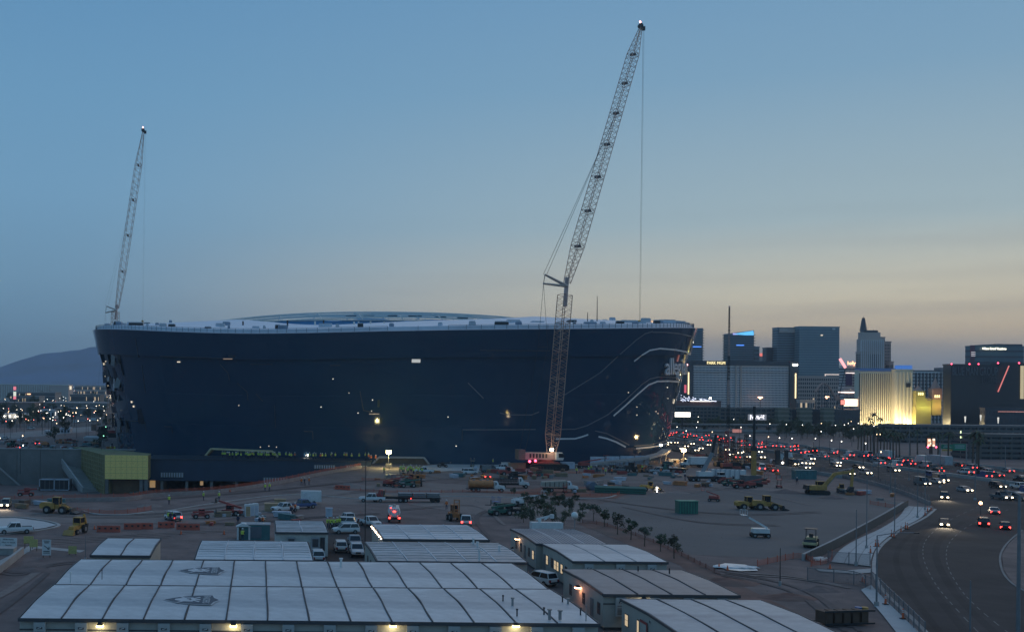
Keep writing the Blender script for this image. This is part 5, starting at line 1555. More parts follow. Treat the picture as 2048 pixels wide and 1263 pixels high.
# ================================================================== VEHICLES
paints = {'white': paint_w, 'silver': M('silver_paint', (.38, .39, .40), .3, .3), 'black': M('black_paint', (.02, .02, .022), .25), 'red': M('red_paint', (.35, .03, .03), .3),
          'blue': M('blue_paint', (.04, .08, .2), .3), 'grey': M('grey_paint', (.14, .145, .15), .3), 'tan': M('tan_paint', (.3, .26, .2), .3)}
PC = {}
VEH = {   # kind: length, width, body stations (x, zbottom, ztop, halfwidth), cabin (xb0, xb1, xt0, xt1, z0, z1), wheel x
    'sedan': (4.6, 1.8, [(-2.3, .45, .85, .78), (-2.1, .3, 1.0, .88), (-1.3, .28, 1.02, .9), (1.1, .28, .98, .9), (2.0, .3, .84, .86), (2.3, .4, .68, .72)], (-1.75, 1.25, -1.05, .45, .98, 1.45), (-1.4, 1.4), .32),
    'suv': (4.8, 1.9, [(-2.35, .5, 1.05, .84), (-2.25, .38, 1.15, .92), (1.2, .38, 1.12, .94), (2.1, .4, 1.02, .9), (2.4, .5, .8, .78)], (-2.2, 1.35, -1.95, .6, 1.12, 1.78), (-1.45, 1.5), .38),
    'pickup': (5.9, 2.0, [(-2.95, .6, 1.18, .9), (-2.9, .5, 1.2, .95), (.95, .5, 1.2, .98), (1.2, .5, 1.24, .98), (2.6, .52, 1.16, .96), (2.95, .6, .95, .86)], (-.95, 1.45, -.75, .75, 1.18, 1.9), (-1.85, 1.95), .42),
    'van': (5.4, 2.0, [(-2.7, .5, 1.2, .92), (-2.6, .4, 1.3, .98), (1.6, .4, 1.3, .98), (2.4, .45, 1.05, .92), (2.7, .5, .8, .8)], (-2.6, 2.1, -2.5, 1.1, 1.28, 2.3), (-1.7, 1.8), .38),
}


def vehicle(kind, color='white', lights='off'):
    key = (kind, color, lights)
    if key in PC: return PC[key]
    Ln, Wd, st, cabn, wx, wr = VEH[kind]
    m = paints[color]
    t = thing({'sedan': 'parked_car', 'suv': 'suv', 'pickup': 'pickup_truck', 'van': 'van'}[kind], 'x', {'sedan': 'car', 'suv': 'car', 'pickup': 'pickup truck', 'van': 'van'}[kind])
    secs = []
    for x, z0, z1, w in st:
        secs.append([(x, -w, z0 + .1), (x, -w, z0 + (z1 - z0) * .6), (x, -w * .93, z1), (x, w * .93, z1), (x, w, z0 + (z1 - z0) * .6), (x, w, z0 + .1), (x, w * .9, z0), (x, -w * .9, z0)])
    MB().loft(secs).build('body', m, t)
    xb0, xb1, xt0, xt1, z0, z1 = cabn; w = Wd / 2 * .9; wt = w * .84
    def ring_(z, a, b, ww): return [(a, -ww, z), (b, -ww, z), (b, ww, z), (a, ww, z)]
    MB().loft([ring_(z0, xb0, xb1, w), ring_(z1, xt0, xt1, wt)]).build('cabin_glass', glass_d, t)
    MB().loft([ring_(z1 - .02, xt0 - .04, xt1 + .05, wt + .03), ring_(z1 + .05, xt0 + .05, xt1 - .05, wt - .05)]).build('roof_panel', m, t)
    mb = MB()
    for s in (-1, 1):
        for a, b in ((xb0, xt0), (xb1, xt1), ((xb0 + xb1) / 2 - .1, (xt0 + xt1) / 2 - .1)):
            mb._beam((a, s * (w + .01), z0), (b, s * (wt + .01), z1), .09, .07)
        if kind == 'van': mb.add([(xb0 + .1, s * (w + .02), z0), (.4, s * (w + .02), z0), (.4, s * (wt + .03), z1), (xt0 + .1, s * (wt + .03), z1)], [(0, 1, 2, 3)])
    mb.build('pillar', m, t)
    if kind == 'pickup': MB().b2(-2.8, -1.05, -.8, .8, 1.205, 1.215).build('load_bed', dark, t)
    for s in (-1, 1):
        for x in wx:
            wo = MB().cyl((0, -.12, 0), (0, .12, 0), wr, n=12).build('wheel', rubber, t, (x, s * (Wd / 2 - .12), wr))
            MB().cyl((0, -.13, 0), (0, .13, 0), wr * .55, n=8).build('rim', steel, wo)
        fx, rx = st[-1][0], st[0][0]; zf = (st[-1][1] + st[-1][2]) / 2 + .08; zr = st[0][2] - .22
        on = lights in ('head', 'both'); tl = lights in ('tail', 'both')
        MB().box((fx - .02, s * st[-1][3] * .78, zf), (.14, .42, .26)).build('headlight', head_w if on else head_off, t)
        MB().box((rx + .0, s * st[0][3] * .86, zr), (.12, .30, .34)).build('taillight', tail_r if tl else tail_off, t)
        MB().box((cabn[1] - .35, s * (Wd / 2 + .08), z0 + .08), (.12, .2, .15)).build('mirror', dark, t)
    MB().box((st[-1][0] + .02, 0, zf - .02), (.06, st[-1][3] * .9, .3)).build('grille', dark, t)
    MB().box((rx - .03, 0, st[0][1] + .1), (.1, st[0][3] * 1.8, .2)).build('bumper', dark, t)
    PC[key] = Proto(t)
    return PC[key]


def car(px, py, kind, color, lights, deg, label, group=None, z=0.0, sc=None):
    p = g(px, py, z)
    return vehicle(kind, color, lights).put(p, R(deg), label, group, sc)


# headings: 0 faces right in the photograph, 90 faces away, 180 left, 270 towards the camera
CARS = [
    (31, 1066, 'pickup', 'white', 'off', 196, 'white pickup truck parked by the pale traffic island at the far left'),
    (346, 1040, 'suv', 'white', 'tail', 118, 'white car with one red tail lamp and workers gathered behind it'),
    (570, 1023, 'pickup', 'white', 'off', 212, 'white pickup truck beside the stack of tan pallets'),
    (606, 1016, 'pickup', 'blue', 'off', 30, 'dark blue pickup truck hitched to the white box trailer'),
    (744, 1003, 'pickup', 'white', 'off', 176, 'white utility pickup truck on the kerb line left of the pipe trailer'),
    (697, 1045, 'pickup', 'white', 'off', 108, 'white pickup truck behind the two others in the trio by the hi-vis workers'),
    (687, 1052, 'suv', 'white', 'off', 165, 'white car in the middle of the trio by the hi-vis workers'),
    (692, 1066, 'suv', 'white', 'off', 188, 'white hatchback side-on and nearest in the trio by the hi-vis workers'),
    (741, 1052, 'pickup', 'white', 'off', 290, 'white pickup truck with open door standing alone left of the rear-view tank truck'),
    (681, 1102, 'suv', 'white', 'off', 90, 'white car seen from behind with a dark rear window between the site offices'),
    (709, 1093, 'pickup', 'silver', 'off', 270, 'silver pickup truck parked just behind the nearest white pickup between the offices'),
    (713, 1110, 'pickup', 'white', 'off', 270, 'white pickup truck facing the camera between the site offices'),
    (635, 1122, 'suv', 'white', 'off', 92, 'white car half hidden behind the front site office roof'),
    (932, 1050, 'pickup', 'white', 'tail', 80, 'white pickup truck seen from behind with red tail lights beside the orange forklift'),
    (939, 948, 'suv', 'white', 'off', 10, 'white car on the far edge of the site near the white kerb'),
    (971, 956, 'sedan', 'red', 'tail', 95, 'dark car with a row of red tail lights behind the flatbed truck'),
    (848, 946, 'pickup', 'white', 'off', 170, 'white pickup truck by the orange lift right of the light tower'),
    (1041, 1112, 'suv', 'white', 'off', 110, 'white car hidden between two rows of site offices, upper one'),
    (1082, 1168, 'suv', 'white', 'off', 120, 'white car by the right end of the second office row'),
    (1524, 941, 'van', 'white', 'tail', 68, 'white van seen from behind on the track by the highway'),
    (1547, 943, 'sedan', 'red', 'tail', 80, 'small red car right of the white van'),
    (1571, 917, 'van', 'white', 'head', 200, 'van with bright headlights at the highway edge'),
    (12, 1014, 'suv', 'tan', 'head', 275, 'car with two glowing headlights at the left edge of the dirt road'),
    (1889, 998, 'suv', 'black', 'head', 240, 'dark car coming down the curved road with bright headlights, farther one'),
    (1889, 1052, 'sedan', 'black', 'head', 240, 'dark car with bright headlights nearer on the curved road'),
    (1988, 1027, 'sedan', 'silver', 'tail', 62, 'silver car with red tail lights, farthest of three driving away on the curved road'),
    (1967, 1052, 'suv', 'black', 'tail', 60, 'black car with faint red tail lights, middle of three on the curved road'),
    (2010, 1058, 'sedan', 'black', 'tail', 58, 'dark low car with bright red lamps, rightmost of three on the curved road'),
    (47, 898, 'pickup', 'white', 'tail', 60, 'white pickup truck in the yard at the far left above the retaining wall'),
    (62, 858, 'suv', 'white', 'off', 10, 'white car driving on the far left street'),
    (75, 890, 'van', 'blue', 'tail', 100, 'blue van with red lamps in the yard left of the stadium'),
    (52, 906, 'sedan', 'silver', 'off', 15, 'silver car above the retaining wall'),
    (8, 878, 'sedan', 'white', 'head', 220, 'car with headlights at the far left street end'),
    (153, 845, 'suv', 'white', 'off', 5, 'white car parked nearest the palms on the left'), (166, 843, 'suv', 'silver', 'off', 5, 'silver car parked beside the long grey warehouse'),
    (190, 842, 'van', 'white', 'off', 5, 'white van parked close to the left corner of the stadium'),
    (1240, 944, 'pickup', 'grey', 'off', 10, 'grey pickup truck under the pale canopy edge'), (1318, 946, 'pickup', 'silver', 'off', 175, 'silver pickup truck at the foot of the canopy end'),
    (978, 944, 'van', 'grey', 'off', 8, 'grey van behind the red-lit car'), (1005, 940, 'pickup', 'white', 'off', 8, 'white pickup truck left of the tan container'),
    (1478, 918, 'pickup', 'white', 'tail', 60, 'white pickup truck among red plant left of the highway'),
]
for px, py, kd, colr, lt, dg_, lab in CARS: car(px, py, kd, colr, lt, dg_, lab)
def beams(px, py, deg, en):
    p = g(px, py); h = Vector((math.cos(R(deg)), math.sin(R(deg)), 0))
    for s in (-1, 1):
        ld = bpy.data.lights.new('headlight_beam', 'SPOT'); ld.energy = en; ld.color = (1, .82, .58); ld.spot_size = R(64); ld.spot_blend = .8; ld.shadow_soft_size = .1
        o = bpy.data.objects.new('headlight_beam', ld); COL.objects.link(o); o.location = p + h * 2.5 + Vector((-h.y, h.x, 0)) * .6 * s + Vector((0, 0, .75))
        o.rotation_euler = (-(h * .985) + Vector((0, 0, .13))).to_track_quat('Z', 'Y').to_euler()
beams(12, 1014, 275, 700); beams(1889, 998, 240, 700); beams(1889, 1052, 240, 700); beams(1571, 917, 200, 400)
# highway traffic
rs = random.Random(11)
nearw = [(x0, 'head') for x0 in (178, 182, 186, 190, 194, 198, 202)]; farw = [(x0, 'tail') for x0 in (216, 220, 224, 228, 232, 236, 240)]
for x0, lt in nearw + farw:
    y = 255 + rs.uniform(0, 30)
    while y < 655:
        kd = rs.choice(['sedan', 'sedan', 'suv', 'suv', 'pickup', 'van']); colr = rs.choice(['white', 'silver', 'black', 'grey', 'white', 'blue'])
        lab = ('%s %s coming along the highway with headlights on' if lt == 'head' else '%s %s driving away on the highway with red tail lights') % (colr, {'sedan': 'car', 'suv': 'tall car', 'pickup': 'pickup truck', 'van': 'van'}[kd])
        vehicle(kd, colr, lt).put((x0 + rs.uniform(-.3, .3), y, .05), R(-90 if lt == 'head' else 90), lab, 'cars driving on the highway' if lt == 'head' else 'cars driving away on the highway')
        y += rs.choice([13, 22, 30, 44, 60]) * (1.15 if lt == 'head' else .72) + rs.uniform(0, 8)


# ------------------------------------------------------------------ heavy trucks
def heavy(name, label, px, py, deg, cabm, body, lights='off', cat='truck', sc=1.0):
    t = thing(name, label, cat, g(px, py), R(deg)); t.scale = (sc,) * 3
    MB().b2(-4.2, 3.4, -.45, .45, .75, 1.05).build('chassis', dark, t)
    c = MB().loft([[(1.9, -1.1, .9), (3.1, -1.1, .9), (3.1, 1.1, .9), (1.9, 1.1, .9)], [(1.9, -1.1, 1.7), (3.1, -1.1, 1.7), (3.1, 1.1, 1.7), (1.9, 1.1, 1.7)], [(1.95, -1.0, 2.7), (2.7, -1.0, 2.7), (2.7, 1.0, 2.7), (1.95, 1.0, 2.7)]]).build('cab', cabm, t)
    MB().loft([[(3.1, -1.0, .8), (4.5, -.9, .8), (4.5, .9, .8), (3.1, 1.0, .8)], [(3.1, -1.0, 1.75), (4.4, -.85, 1.55), (4.4, .85, 1.55), (3.1, 1.0, 1.75)]]).build('hood', cabm, t)
    MB().loft([[(2.1, -1.12, 1.75), (3.12, -1.02, 1.75), (3.12, 1.02, 1.75), (2.1, 1.12, 1.75)], [(2.1, -1.03, 2.5), (2.82, -1.0, 2.5), (2.82, 1.0, 2.5), (2.1, 1.03, 2.5)]]).build('cab_glass', glass_d, c)
    for s in (-1, 1):
        for x in (3.6, -2.0, -3.2):
            w = MB().cyl((0, -.17, 0), (0, .17, 0), .52, n=12).build('wheel', rubber, t, (x, s * 1.0, .52)); MB().cyl((0, -.19, 0), (0, .19, 0), .26, n=8).build('rim', steel, w)
        MB().box((4.52, s * .7, 1.1), (.1, .35, .3)).build('headlight', head_w if lights == 'head' else head_off, t)
        MB().box((-4.3, s * .9, 1.0), (.12, .4, .3)).build('taillight', tail_r if lights in ('tail', 'both') else tail_off, t)
    if body == 'flat':
        MB().b2(-4.4, 1.8, -1.25, 1.25, 1.1, 1.3).build('deck', dark, t)
        for i in range(8):
            for s in (-1, 1): MB().b2(-4.3 + i * .85, -4.2 + i * .85, s * 1.2 - .04, s * 1.2 + .04, 1.3, 2.4).build('stake', dark, t)
        for s in (-1, 1): MB().b2(-4.35, 1.75, s * 1.22 - .03, s * 1.22 + .03, 1.75, 1.9).b2(-4.35, 1.75, s * 1.22 - .03, s * 1.22 + .03, 2.2, 2.35).build('side_board', dark, t)
    elif body in ('tank', 'otank'):
        m = paint_w if body == 'tank' else orange_m
        secs = []
        for x, k in ((-4.3, .8), (-4.1, 1), (1.5, 1), (1.7, .8)):
            secs.append([(x, math.cos(a * math.pi / 6) * 1.15 * k, 2.0 + math.sin(a * math.pi / 6) * .95 * k) for a in range(12)])
        tk = MB().loft(secs).build('tank', m, t)
        for x in (-3, -1.3, .4): MB().cyl((x, 0, 2.9), (x, 0, 3.1), .35, n=10).build('hatch', steel, tk)
        MB().b2(-4.9, -4.2, -1.0, 1.0, .7, .85).build('rear_step', dark, t)
        MB().cyl((-4.6, -.8, .8), (-4.6, -.8, 2.7), .05).cyl((-4.6, .8, .8), (-4.6, .8, 2.7), .05).cyl((-4.6, -.8, 2.7), (-4.6, .8, 2.7), .05).build('rear_rail', steel, t)
        if lights == 'both': MB().box((-4.35, 0, 2.2), (.1, .5, .2)).box((-4.35, .7, 2.9), (.1, .2, .2)).build('marker_light', tail_r, t)
    elif body == 'box':
        MB().b2(-4.4, 1.7, -1.25, 1.25, 1.1, 3.5).build('cargo_box', paint_w, t)
    elif body == 'dump':
        MB().side([(-4.4, 1.5), (1.2, 1.2), (1.7, 2.9), (-4.2, 2.5)], -1.2, 1.2).build('dump_body', M('dump_tan', (.35, .33, .27), .6), t)
        for i in range(5): MB().b2(-3.6 + i * 1.1, -3.45 + i * 1.1, -1.28, 1.28, 1.4, 2.5).build('body_rib', dark, t)
    elif body == 'bed':
        MB().b2(-4.4, 1.8, -1.2, 1.2, 1.1, 1.35).build('deck', dark, t); MB().b2(1.5, 1.8, -1.2, 1.2, 1.35, 2.6).build('headboard', dark, t)
    return t


heavy('water_truck', 'orange water truck with white cab in the middle of the site', 972, 983, -3, paint_w, 'otank', cat='water truck')
heavy('stake_truck', 'black stake-bed truck with white cab right behind the orange water truck', 1022, 975, -4, paint_w, 'flat')
heavy('dump_truck', 'tan-bodied dump truck with white cab and a red machine before it', 1118, 983, -5, paint_w, 'dump')
heavy('tank_truck', 'white tank truck seen from behind with red lamps lit', 788, 1040, 84, paint_w, 'tank', 'both', cat='tanker')
heavy('tractor_truck', 'dark truck with two red lamps pulling the long pipe trailer', 783, 1003, 172, red_m, 'bed', 'both')
heavy('box_truck', 'truck with a small yellow lamp on the highway edge in the right distance', 1388, 934, 182, paint_w, 'box')
heavy('flatbed_truck', 'flatbed truck at the canopy end of the stadium', 1345, 944, 178, green_m, 'bed')
pt = thing('pipe_trailer', 'low flatbed trailer loaded with three bundles of steel pipes', 'trailer', g(838, 1003))
MB().b2(-4.8, 4.8, -1.2, 1.2, .75, 1.0).build('deck', dark, pt)
for s in (-1, 1):
    for x in (3, 4.1, -3.6): MB().cyl((x, s * 1.0 - .15, .45), (x, s * 1.0 + .15, .45), .45, n=10).build('wheel', rubber, pt)
for i in range(3):
    b = thing('pipe_bundle', 'bundle of steel pipes on the flatbed trailer, %s of three' % ('left', 'middle', 'right')[i], 'pipes', pt.location + Vector((-3.2 + i * 3.15, 0, 1.0)))
    for r in range(3):
        for c in range(5): MB().cyl((-1.45, -.85 + c * .42, .2 + r * .36), (1.45, -.85 + c * .42, .2 + r * .36), .17, n=6).build('pipe', steel, b)
bx = thing('box_trailer', 'white box trailer behind the dark blue pickup', 'trailer', g(622, 1007)); MB().b2(-2.2, 2.2, -1.1, 1.1, .6, 2.9).build('body', paint_w, bx); MB().b2(-1.9, -.1, -1.14, -1.1, .8, 2.6).build('door', M('door_white', (.6, .6, .6)), bx)
for s in (-1, 1): MB().cyl((.6, s * 1.1 - .1, .4), (.6, s * 1.1 + .1, .4), .4, n=10).build('wheel', rubber, bx)
semi = heavy('semi_truck', 'long pale semi trailer truck on the far side of the highway', 1908, 938, 90, paint_w, 'box', 'tail'); semi.location = (232, g(1908, 930).y, 0)
MB().b2(-15, -4.4, -1.3, 1.3, 1.1, 4.0).build('long_trailer', M('trailer_pale', (.4, .4, .41), .6), semi)
semi2 = heavy('lorry', 'dark truck with a light row on its side on the highway', 1810, 905, 90, paint_w, 'box', 'tail'); semi2.location = (236, g(1790, 918).y, 0)


# ------------------------------------------------------------------ construction machines
def wheels(t, xs, y, r, w=.4, m=rubber):
    for x in xs:
        for s in (-1, 1):
            o = MB().cyl((0, -w / 2, 0), (0, w / 2, 0), r, n=14).build('wheel', m, t, (x, s * y, r)); MB().cyl((0, -w / 2 - .02, 0), (0, w / 2 + .02, 0), r * .5, n=8).build('rim', steel, o)


def tracks(t, ln, y, h=.9, w=.6):
    for s in (-1, 1):
        MB().side([(-ln / 2, h * .3), (-ln / 2 + .3, 0), (ln / 2 - .3, 0), (ln / 2, h * .3), (ln / 2, h * .7), (ln / 2 - .3, h), (-ln / 2 + .3, h), (-ln / 2, h * .7)], -w / 2, w / 2).build('track', rubber, t, (0, s * y, 0))


def cabin(t, x0, x1, y0, y1, z0, z1, m):
    c = MB().b2(x0, x1, y0, y1, z0, z0 + .35).b2(x0 - .05, x1 + .05, y0 - .05, y1 + .05, z1 - .1, z1).build('cab', m, t)
    MB().b2(x0 + .04, x1 - .04, y0 + .04, y1 - .04, z0 + .35, z1 - .1).build('cab_glass', glass_d, c)
    mb = MB()
    for x in (x0, x1):
        for y in (y0, y1): mb.box((x, y, (z0 + z1) / 2), (.1, .1, z1 - z0))
    mb.build('cab_post', m, c)


def T_(name, label, cat, px, py, deg, sc=1.0):
    t = thing(name, label, cat, g(px, py), R(deg)); t.scale = (sc,) * 3; return t


def excavator(px, py, deg, label, m=cat_y, sc=1.0, arm=1):
    t = T_('excavator', label, 'excavator', px, py, deg, sc)
    tracks(t, 4.6, 1.3, 1.0, .7)
    MB().b2(-2.4, 1.6, -1.4, 1.4, 1.15, 2.2).build('house', m, t); MB().side([(-2.9, 1.2), (-1.9, 1.2), (-1.9, 2.3), (-2.7, 2.2)], -1.35, 1.35).build('counterweight', dark, t)
    cabin(t, .1, 1.7, .3, 1.4, 1.3, 3.1, m)
    MB()._beam((1.2, -.3, 1.9), (3.8, -.3, 5.0), .5, .75)._beam((3.7, -.3, 4.95), (7.6, -.3, 5.5), .5, .65).build('boom', m, t)
    MB()._beam((7.9, -.3, 6.2), (7.6, -.3, 1.9), .4, .55).build('stick', m, t)
    MB().cyl((1.9, -.3, 1.8), (4.2, -.3, 4.7), .12).cyl((4.6, -.3, 5.7), (7.8, -.3, 6.3), .12).build('ram', steel, t)
    MB().side([(7.2, 2.0), (8.0, 2.0), (7.9, .9), (7.0, .5), (6.6, 1.1)], -.9, .3).build('bucket', dark, t)
    return t


def loader(px, py, deg, label, m=cat_y, sc=1.0):
    t = T_('wheel_loader', label, 'wheel loader', px, py, deg, sc)
    wheels(t, (-1.6, 1.6), 1.1, .8, .55)
    MB().side([(-3.2, 1.0), (-.2, 1.0), (-.2, 2.1), (-2.9, 2.2), (-3.3, 1.8)], -.95, .95).build('engine_body', m, t); MB().b2(-.3, 2.4, -.6, .6, .9, 1.5).build('front_frame', m, t)
    cabin(t, -.6, .8, -.7, .7, 1.5, 3.3, m)
    for s in (-1, 1): MB()._beam((1.2, s * .5, 1.7), (3.5, s * .5, .8), .2, .35).build('lift_arm', m, t)
    MB().side([(3.3, .1), (4.5, .1), (4.7, .25), (3.7, .6), (3.5, 1.2), (3.2, 1.2)], -1.35, 1.35).build('bucket', dark, t)
    return t


def backhoe(px, py, deg, label, sc=1.0):
    t = T_('backhoe', label, 'backhoe', px, py, deg, sc)
    wheels(t, (-1.0,), .85, .75, .45); wheels(t, (1.5,), .8, .45, .3)
    MB().side([(-1.4, .8), (2.2, .7), (2.2, 1.4), (.4, 1.6), (-1.4, 1.6)], -.5, .5).build('body', cat_y, t); cabin(t, -1.3, .3, -.7, .7, 1.5, 2.8, cat_y)
    for s in (-1, 1): MB()._beam((.8, s * .55, 1.4), (2.9, s * .55, .6), .12, .25).build('lift_arm', cat_y, t)
    MB().side([(2.7, .1), (3.5, .1), (3.2, .5), (2.9, .9), (2.7, .9)], -1, 1).build('front_bucket', cat_y, t)
    MB()._beam((-1.6, 0, 1.2), (-2.3, 0, 3.1), .25, .35)._beam((-2.3, 0, 3.1), (-3.1, 0, 1.4), .2, .28).build('hoe_arm', cat_y, t); MB().side([(-3.4, 1.4), (-2.8, 1.4), (-2.8, .9), (-3.2, .7)], -.3, .3).build('hoe_bucket', dark, t)
    return t


def telehandler(px, py, deg, label, m=red_m, sc=1.0, up=0.15):
    t = T_('telehandler', label, 'telehandler', px, py, deg, sc)
    wheels(t, (-1.5, 1.5), 1.0, .62, .42)
    MB().b2(-2.4, 2.1, -.7, .7, .6, 1.2).build('body', m, t); cabin(t, -.5, .9, .1, 1.0, 1.1, 2.4, m)
    a, b = Vector((-2.2, -.4, 1.7)), Vector((3.2, -.4, 1.7 + up * 5.4)); MB()._beam(a, b, .38, .42).build('boom', m, t); MB()._beam(b - (b - a) * .2, b + (b - a) * .12, .26, .3).build('inner_boom', steel, t)
    for s in (-.3, .3): MB().b2(3.9, 5.0, -.45 + s, -.35 + s, 1.6 + up * 5.4 - .4, 1.7 + up * 5.4 - .4).build('fork', dark, t)
    MB().b2(3.75, 3.9, -.95, .15, 1.2 + up * 5.4, 2.3 + up * 5.4).build('carriage', dark, t)
    return t


def boomlift(px, py, deg, label, m=red_m, sc=1.0, reach=8, ang=12):
    t = T_('boom_lift', label, 'boom lift', px, py, deg, sc)
    wheels(t, (-1.3, 1.3), 1.0, .5, .4)
    MB().b2(-1.8, 1.8, -.9, .9, .5, .95).build('chassis', dark, t); MB().b2(-1.6, 1.5, -1.1, 1.1, 1.0, 1.9).build('turret', m, t)
    a = Vector((-1.4, 0, 2.0)); b = a + Vector((math.cos(R(ang)), 0, math.sin(R(ang)))) * reach
    MB()._beam(a, b, .32, .36).build('boom', m, t); MB()._beam(b - (b - a) * .1, b + (b - a) * .25, .2, .24).build('fly_boom', steel, t)
    c = b + (b - a) * .27
    mb = MB().box(c - Vector((0, 0, .1)), (1.0, 1.8, .1))
    for s in (-1, 1):
        for q in (-1, 1): mb.cyl(c + Vector((q * .5, s * .9, -.1)), c + Vector((q * .5, s * .9, 1)), .04, n=4)
        mb.cyl(c + Vector((-.5, s * .9, 1)), c + Vector((.5, s * .9, 1)), .04, n=4).cyl(c + Vector((s * .5, -.9, 1)), c + Vector((s * .5, .9, 1)), .04, n=4)
    mb.build('basket', m, t)
    return t


def scissor(px, py, deg, label, m=red_m, sc=1.0, h=2.0):
    t = T_('scissor_lift', label, 'scissor lift', px, py, deg, sc)
    wheels(t, (-.9, .9), .65, .35, .3); MB().b2(-1.3, 1.3, -.65, .65, .35, .8).build('chassis', m, t)
    mb = MB()
    for i in range(3):
        z0, z1 = .8 + i * h / 3, .8 + (i + 1) * h / 3
        for s in (-.5, .5): mb._beam((-1, s, z0), (1, s, z1), .08, .12)._beam((1, s, z0), (-1, s, z1), .08, .12)
    mb.build('scissor_arm', dark, t)
    mb = MB().b2(-1.3, 1.3, -.7, .7, .8 + h, .92 + h)
    for x in (-1.3, 0, 1.3):
        for s in (-.7, .7): mb.cyl((x, s, .9 + h), (x, s, 2 + h), .04, n=4)
    for s in (-.7, .7): mb.cyl((-1.3, s, 2 + h), (1.3, s, 2 + h), .04, n=4)
    mb.build('platform', m, t)
    return t


def forklift(px, py, deg, label, m=orange_m, sc=1.0):
    t = T_('rough_terrain_forklift', label, 'forklift', px, py, deg, sc)
    wheels(t, (-1.1,), 1.0, .55, .4); wheels(t, (1.2,), 1.0, .75, .45)
    MB().b2(-1.9, 1.3, -.75, .75, .7, 1.5).build('body', m, t); cabin(t, -.5, .7, -.55, .55, 1.5, 3.1, m)
    for s in (-.5, .5): MB().b2(1.8, 1.98, s - .08, s + .08, .3, 4.2).build('mast_rail', m, t)
    mb = MB()
    for z in (.8, 2.2, 3.4, 4.1): mb.b2(1.8, 1.95, -.6, .6, z, z + .15)
    mb.build('mast_crossbar', m, t)
    for s in (-.35, .35): MB().b2(2.0, 3.2, s - .07, s + .07, .3, .38).build('fork', dark, t)
    return t


def roller(px, py, deg, label, sc=1.0):
    t = T_('road_roller', label, 'road roller', px, py, deg, sc)
    MB().cyl((1.3, -.95, .7), (1.3, .95, .7), .7, n=18).build('drum', dark, t); wheels(t, (-1.3,), .8, .65, .5)
    MB().b2(-2.2, .3, -.8, .8, .9, 1.6).b2(.3, 2.1, -1.08, -.95, .6, .95).b2(.3, 2.1, .95, 1.08, .6, .95).b2(2.05, 2.25, -1.08, 1.08, .6, 1.0).build('body', M('cream_machine', (.5, .42, .22), .5), t)
    mb = MB()
    for x in (-.5, .8):
        for y in (-.7, .7): mb.cyl((x, y, 1.4), (x, y, 3.0), .05, n=4)
    mb.build('canopy_post', dark, t); MB().b2(-.8, 1.1, -.9, .9, 3.0, 3.1).build('canopy', dark, t); MB().b2(-.4, .1, -.3, .3, 1.6, 2.2).build('seat', dark, t)
    return t


def lighttower(px, py, label, h=6.0, en=2500, col=(1, .86, .35), hd=None, base=True):
    t = T_('light_tower', label, 'light tower', px, py, 0)
    MB().b2(-1, 1, -.6, .6, .4, 1.5).build('generator', conc_dark, t); wheels(t, (0,), .7, .35, .2)
    MB().cyl((0, 0, 1.5), (0, 0, h), .1).build('mast', steel, t)
    for s in (-.45, .45):
        for q in (0, .5): MB().box((s, -.1, h + q), (.55, .3, .42)).build('floodlight', hd or E('flood_glow', (1, .86, .38), 42), t)
    lamp_point('flood', (0, -1.2, h), en, col, .4, t)
    return t


lighttower(777, 936, 'brightest light tower glowing yellow in front of the stadium entrance', 4.9, 2600)
lighttower(1367, 925, 'bright orange-white light tower at the right foot of the stadium', 4.2, 2600, (1, .66, .28), E('flood_amber', (1, .72, .34), 42))
excavator(1635, 988, -4, 'big yellow excavator with its arm reaching right beside the new pavement', sc=1.05)
loader(113, 1026, -12, 'yellow wheel loader by the orange fence at the left')
backhoe(155, 1066, 250, 'small yellow backhoe facing the camera near the left office roofs')
loader(1496, 1018, 3, 'yellow wheel loader in the middle lot, left of its pair', sc=.85)
loader(1532, 1019, -8, 'yellow grader-like loader in the middle lot, right of its pair', sc=.95)
loader(1300, 982, -12, 'front loader with two work lamps lit beside the green heap', m=M('machine_amber', (.5, .28, .06)), sc=.75)
for i, (px, py) in enumerate(((1298, 968), (1314, 975.5))): 
    t = T_('work_lamp', 'white work lamp on the loader, %s one' % ('upper', 'lower')[i], 'lamp', px, py + 8, 0); MB().ball((0, 0, 1.1), .22, 6, 4).cyl((0, 0, 0), (0, 0, 1), .05).build('lamp_body', white_l, t)
telehandler(463, 1030, 160, 'red telehandler left of the white portable toilets', sc=.9, up=.25)
telehandler(402, 1036, 10, 'low red machine on the dirt left of the telehandler', sc=.75, up=.02)
boomlift(1428, 1002, 150, 'red boom lift with raised basket in the middle lot', sc=.7, reach=4, ang=18)
boomlift(1520, 1074, 172, 'white boom lift folded on the grey lot', m=paint_w, sc=.85, reach=4.2, ang=30)
roller(1622, 1093, 238, 'cream and black road roller with canopy near the fence')
forklift(908, 1040, 275, 'orange rough terrain forklift facing the camera')
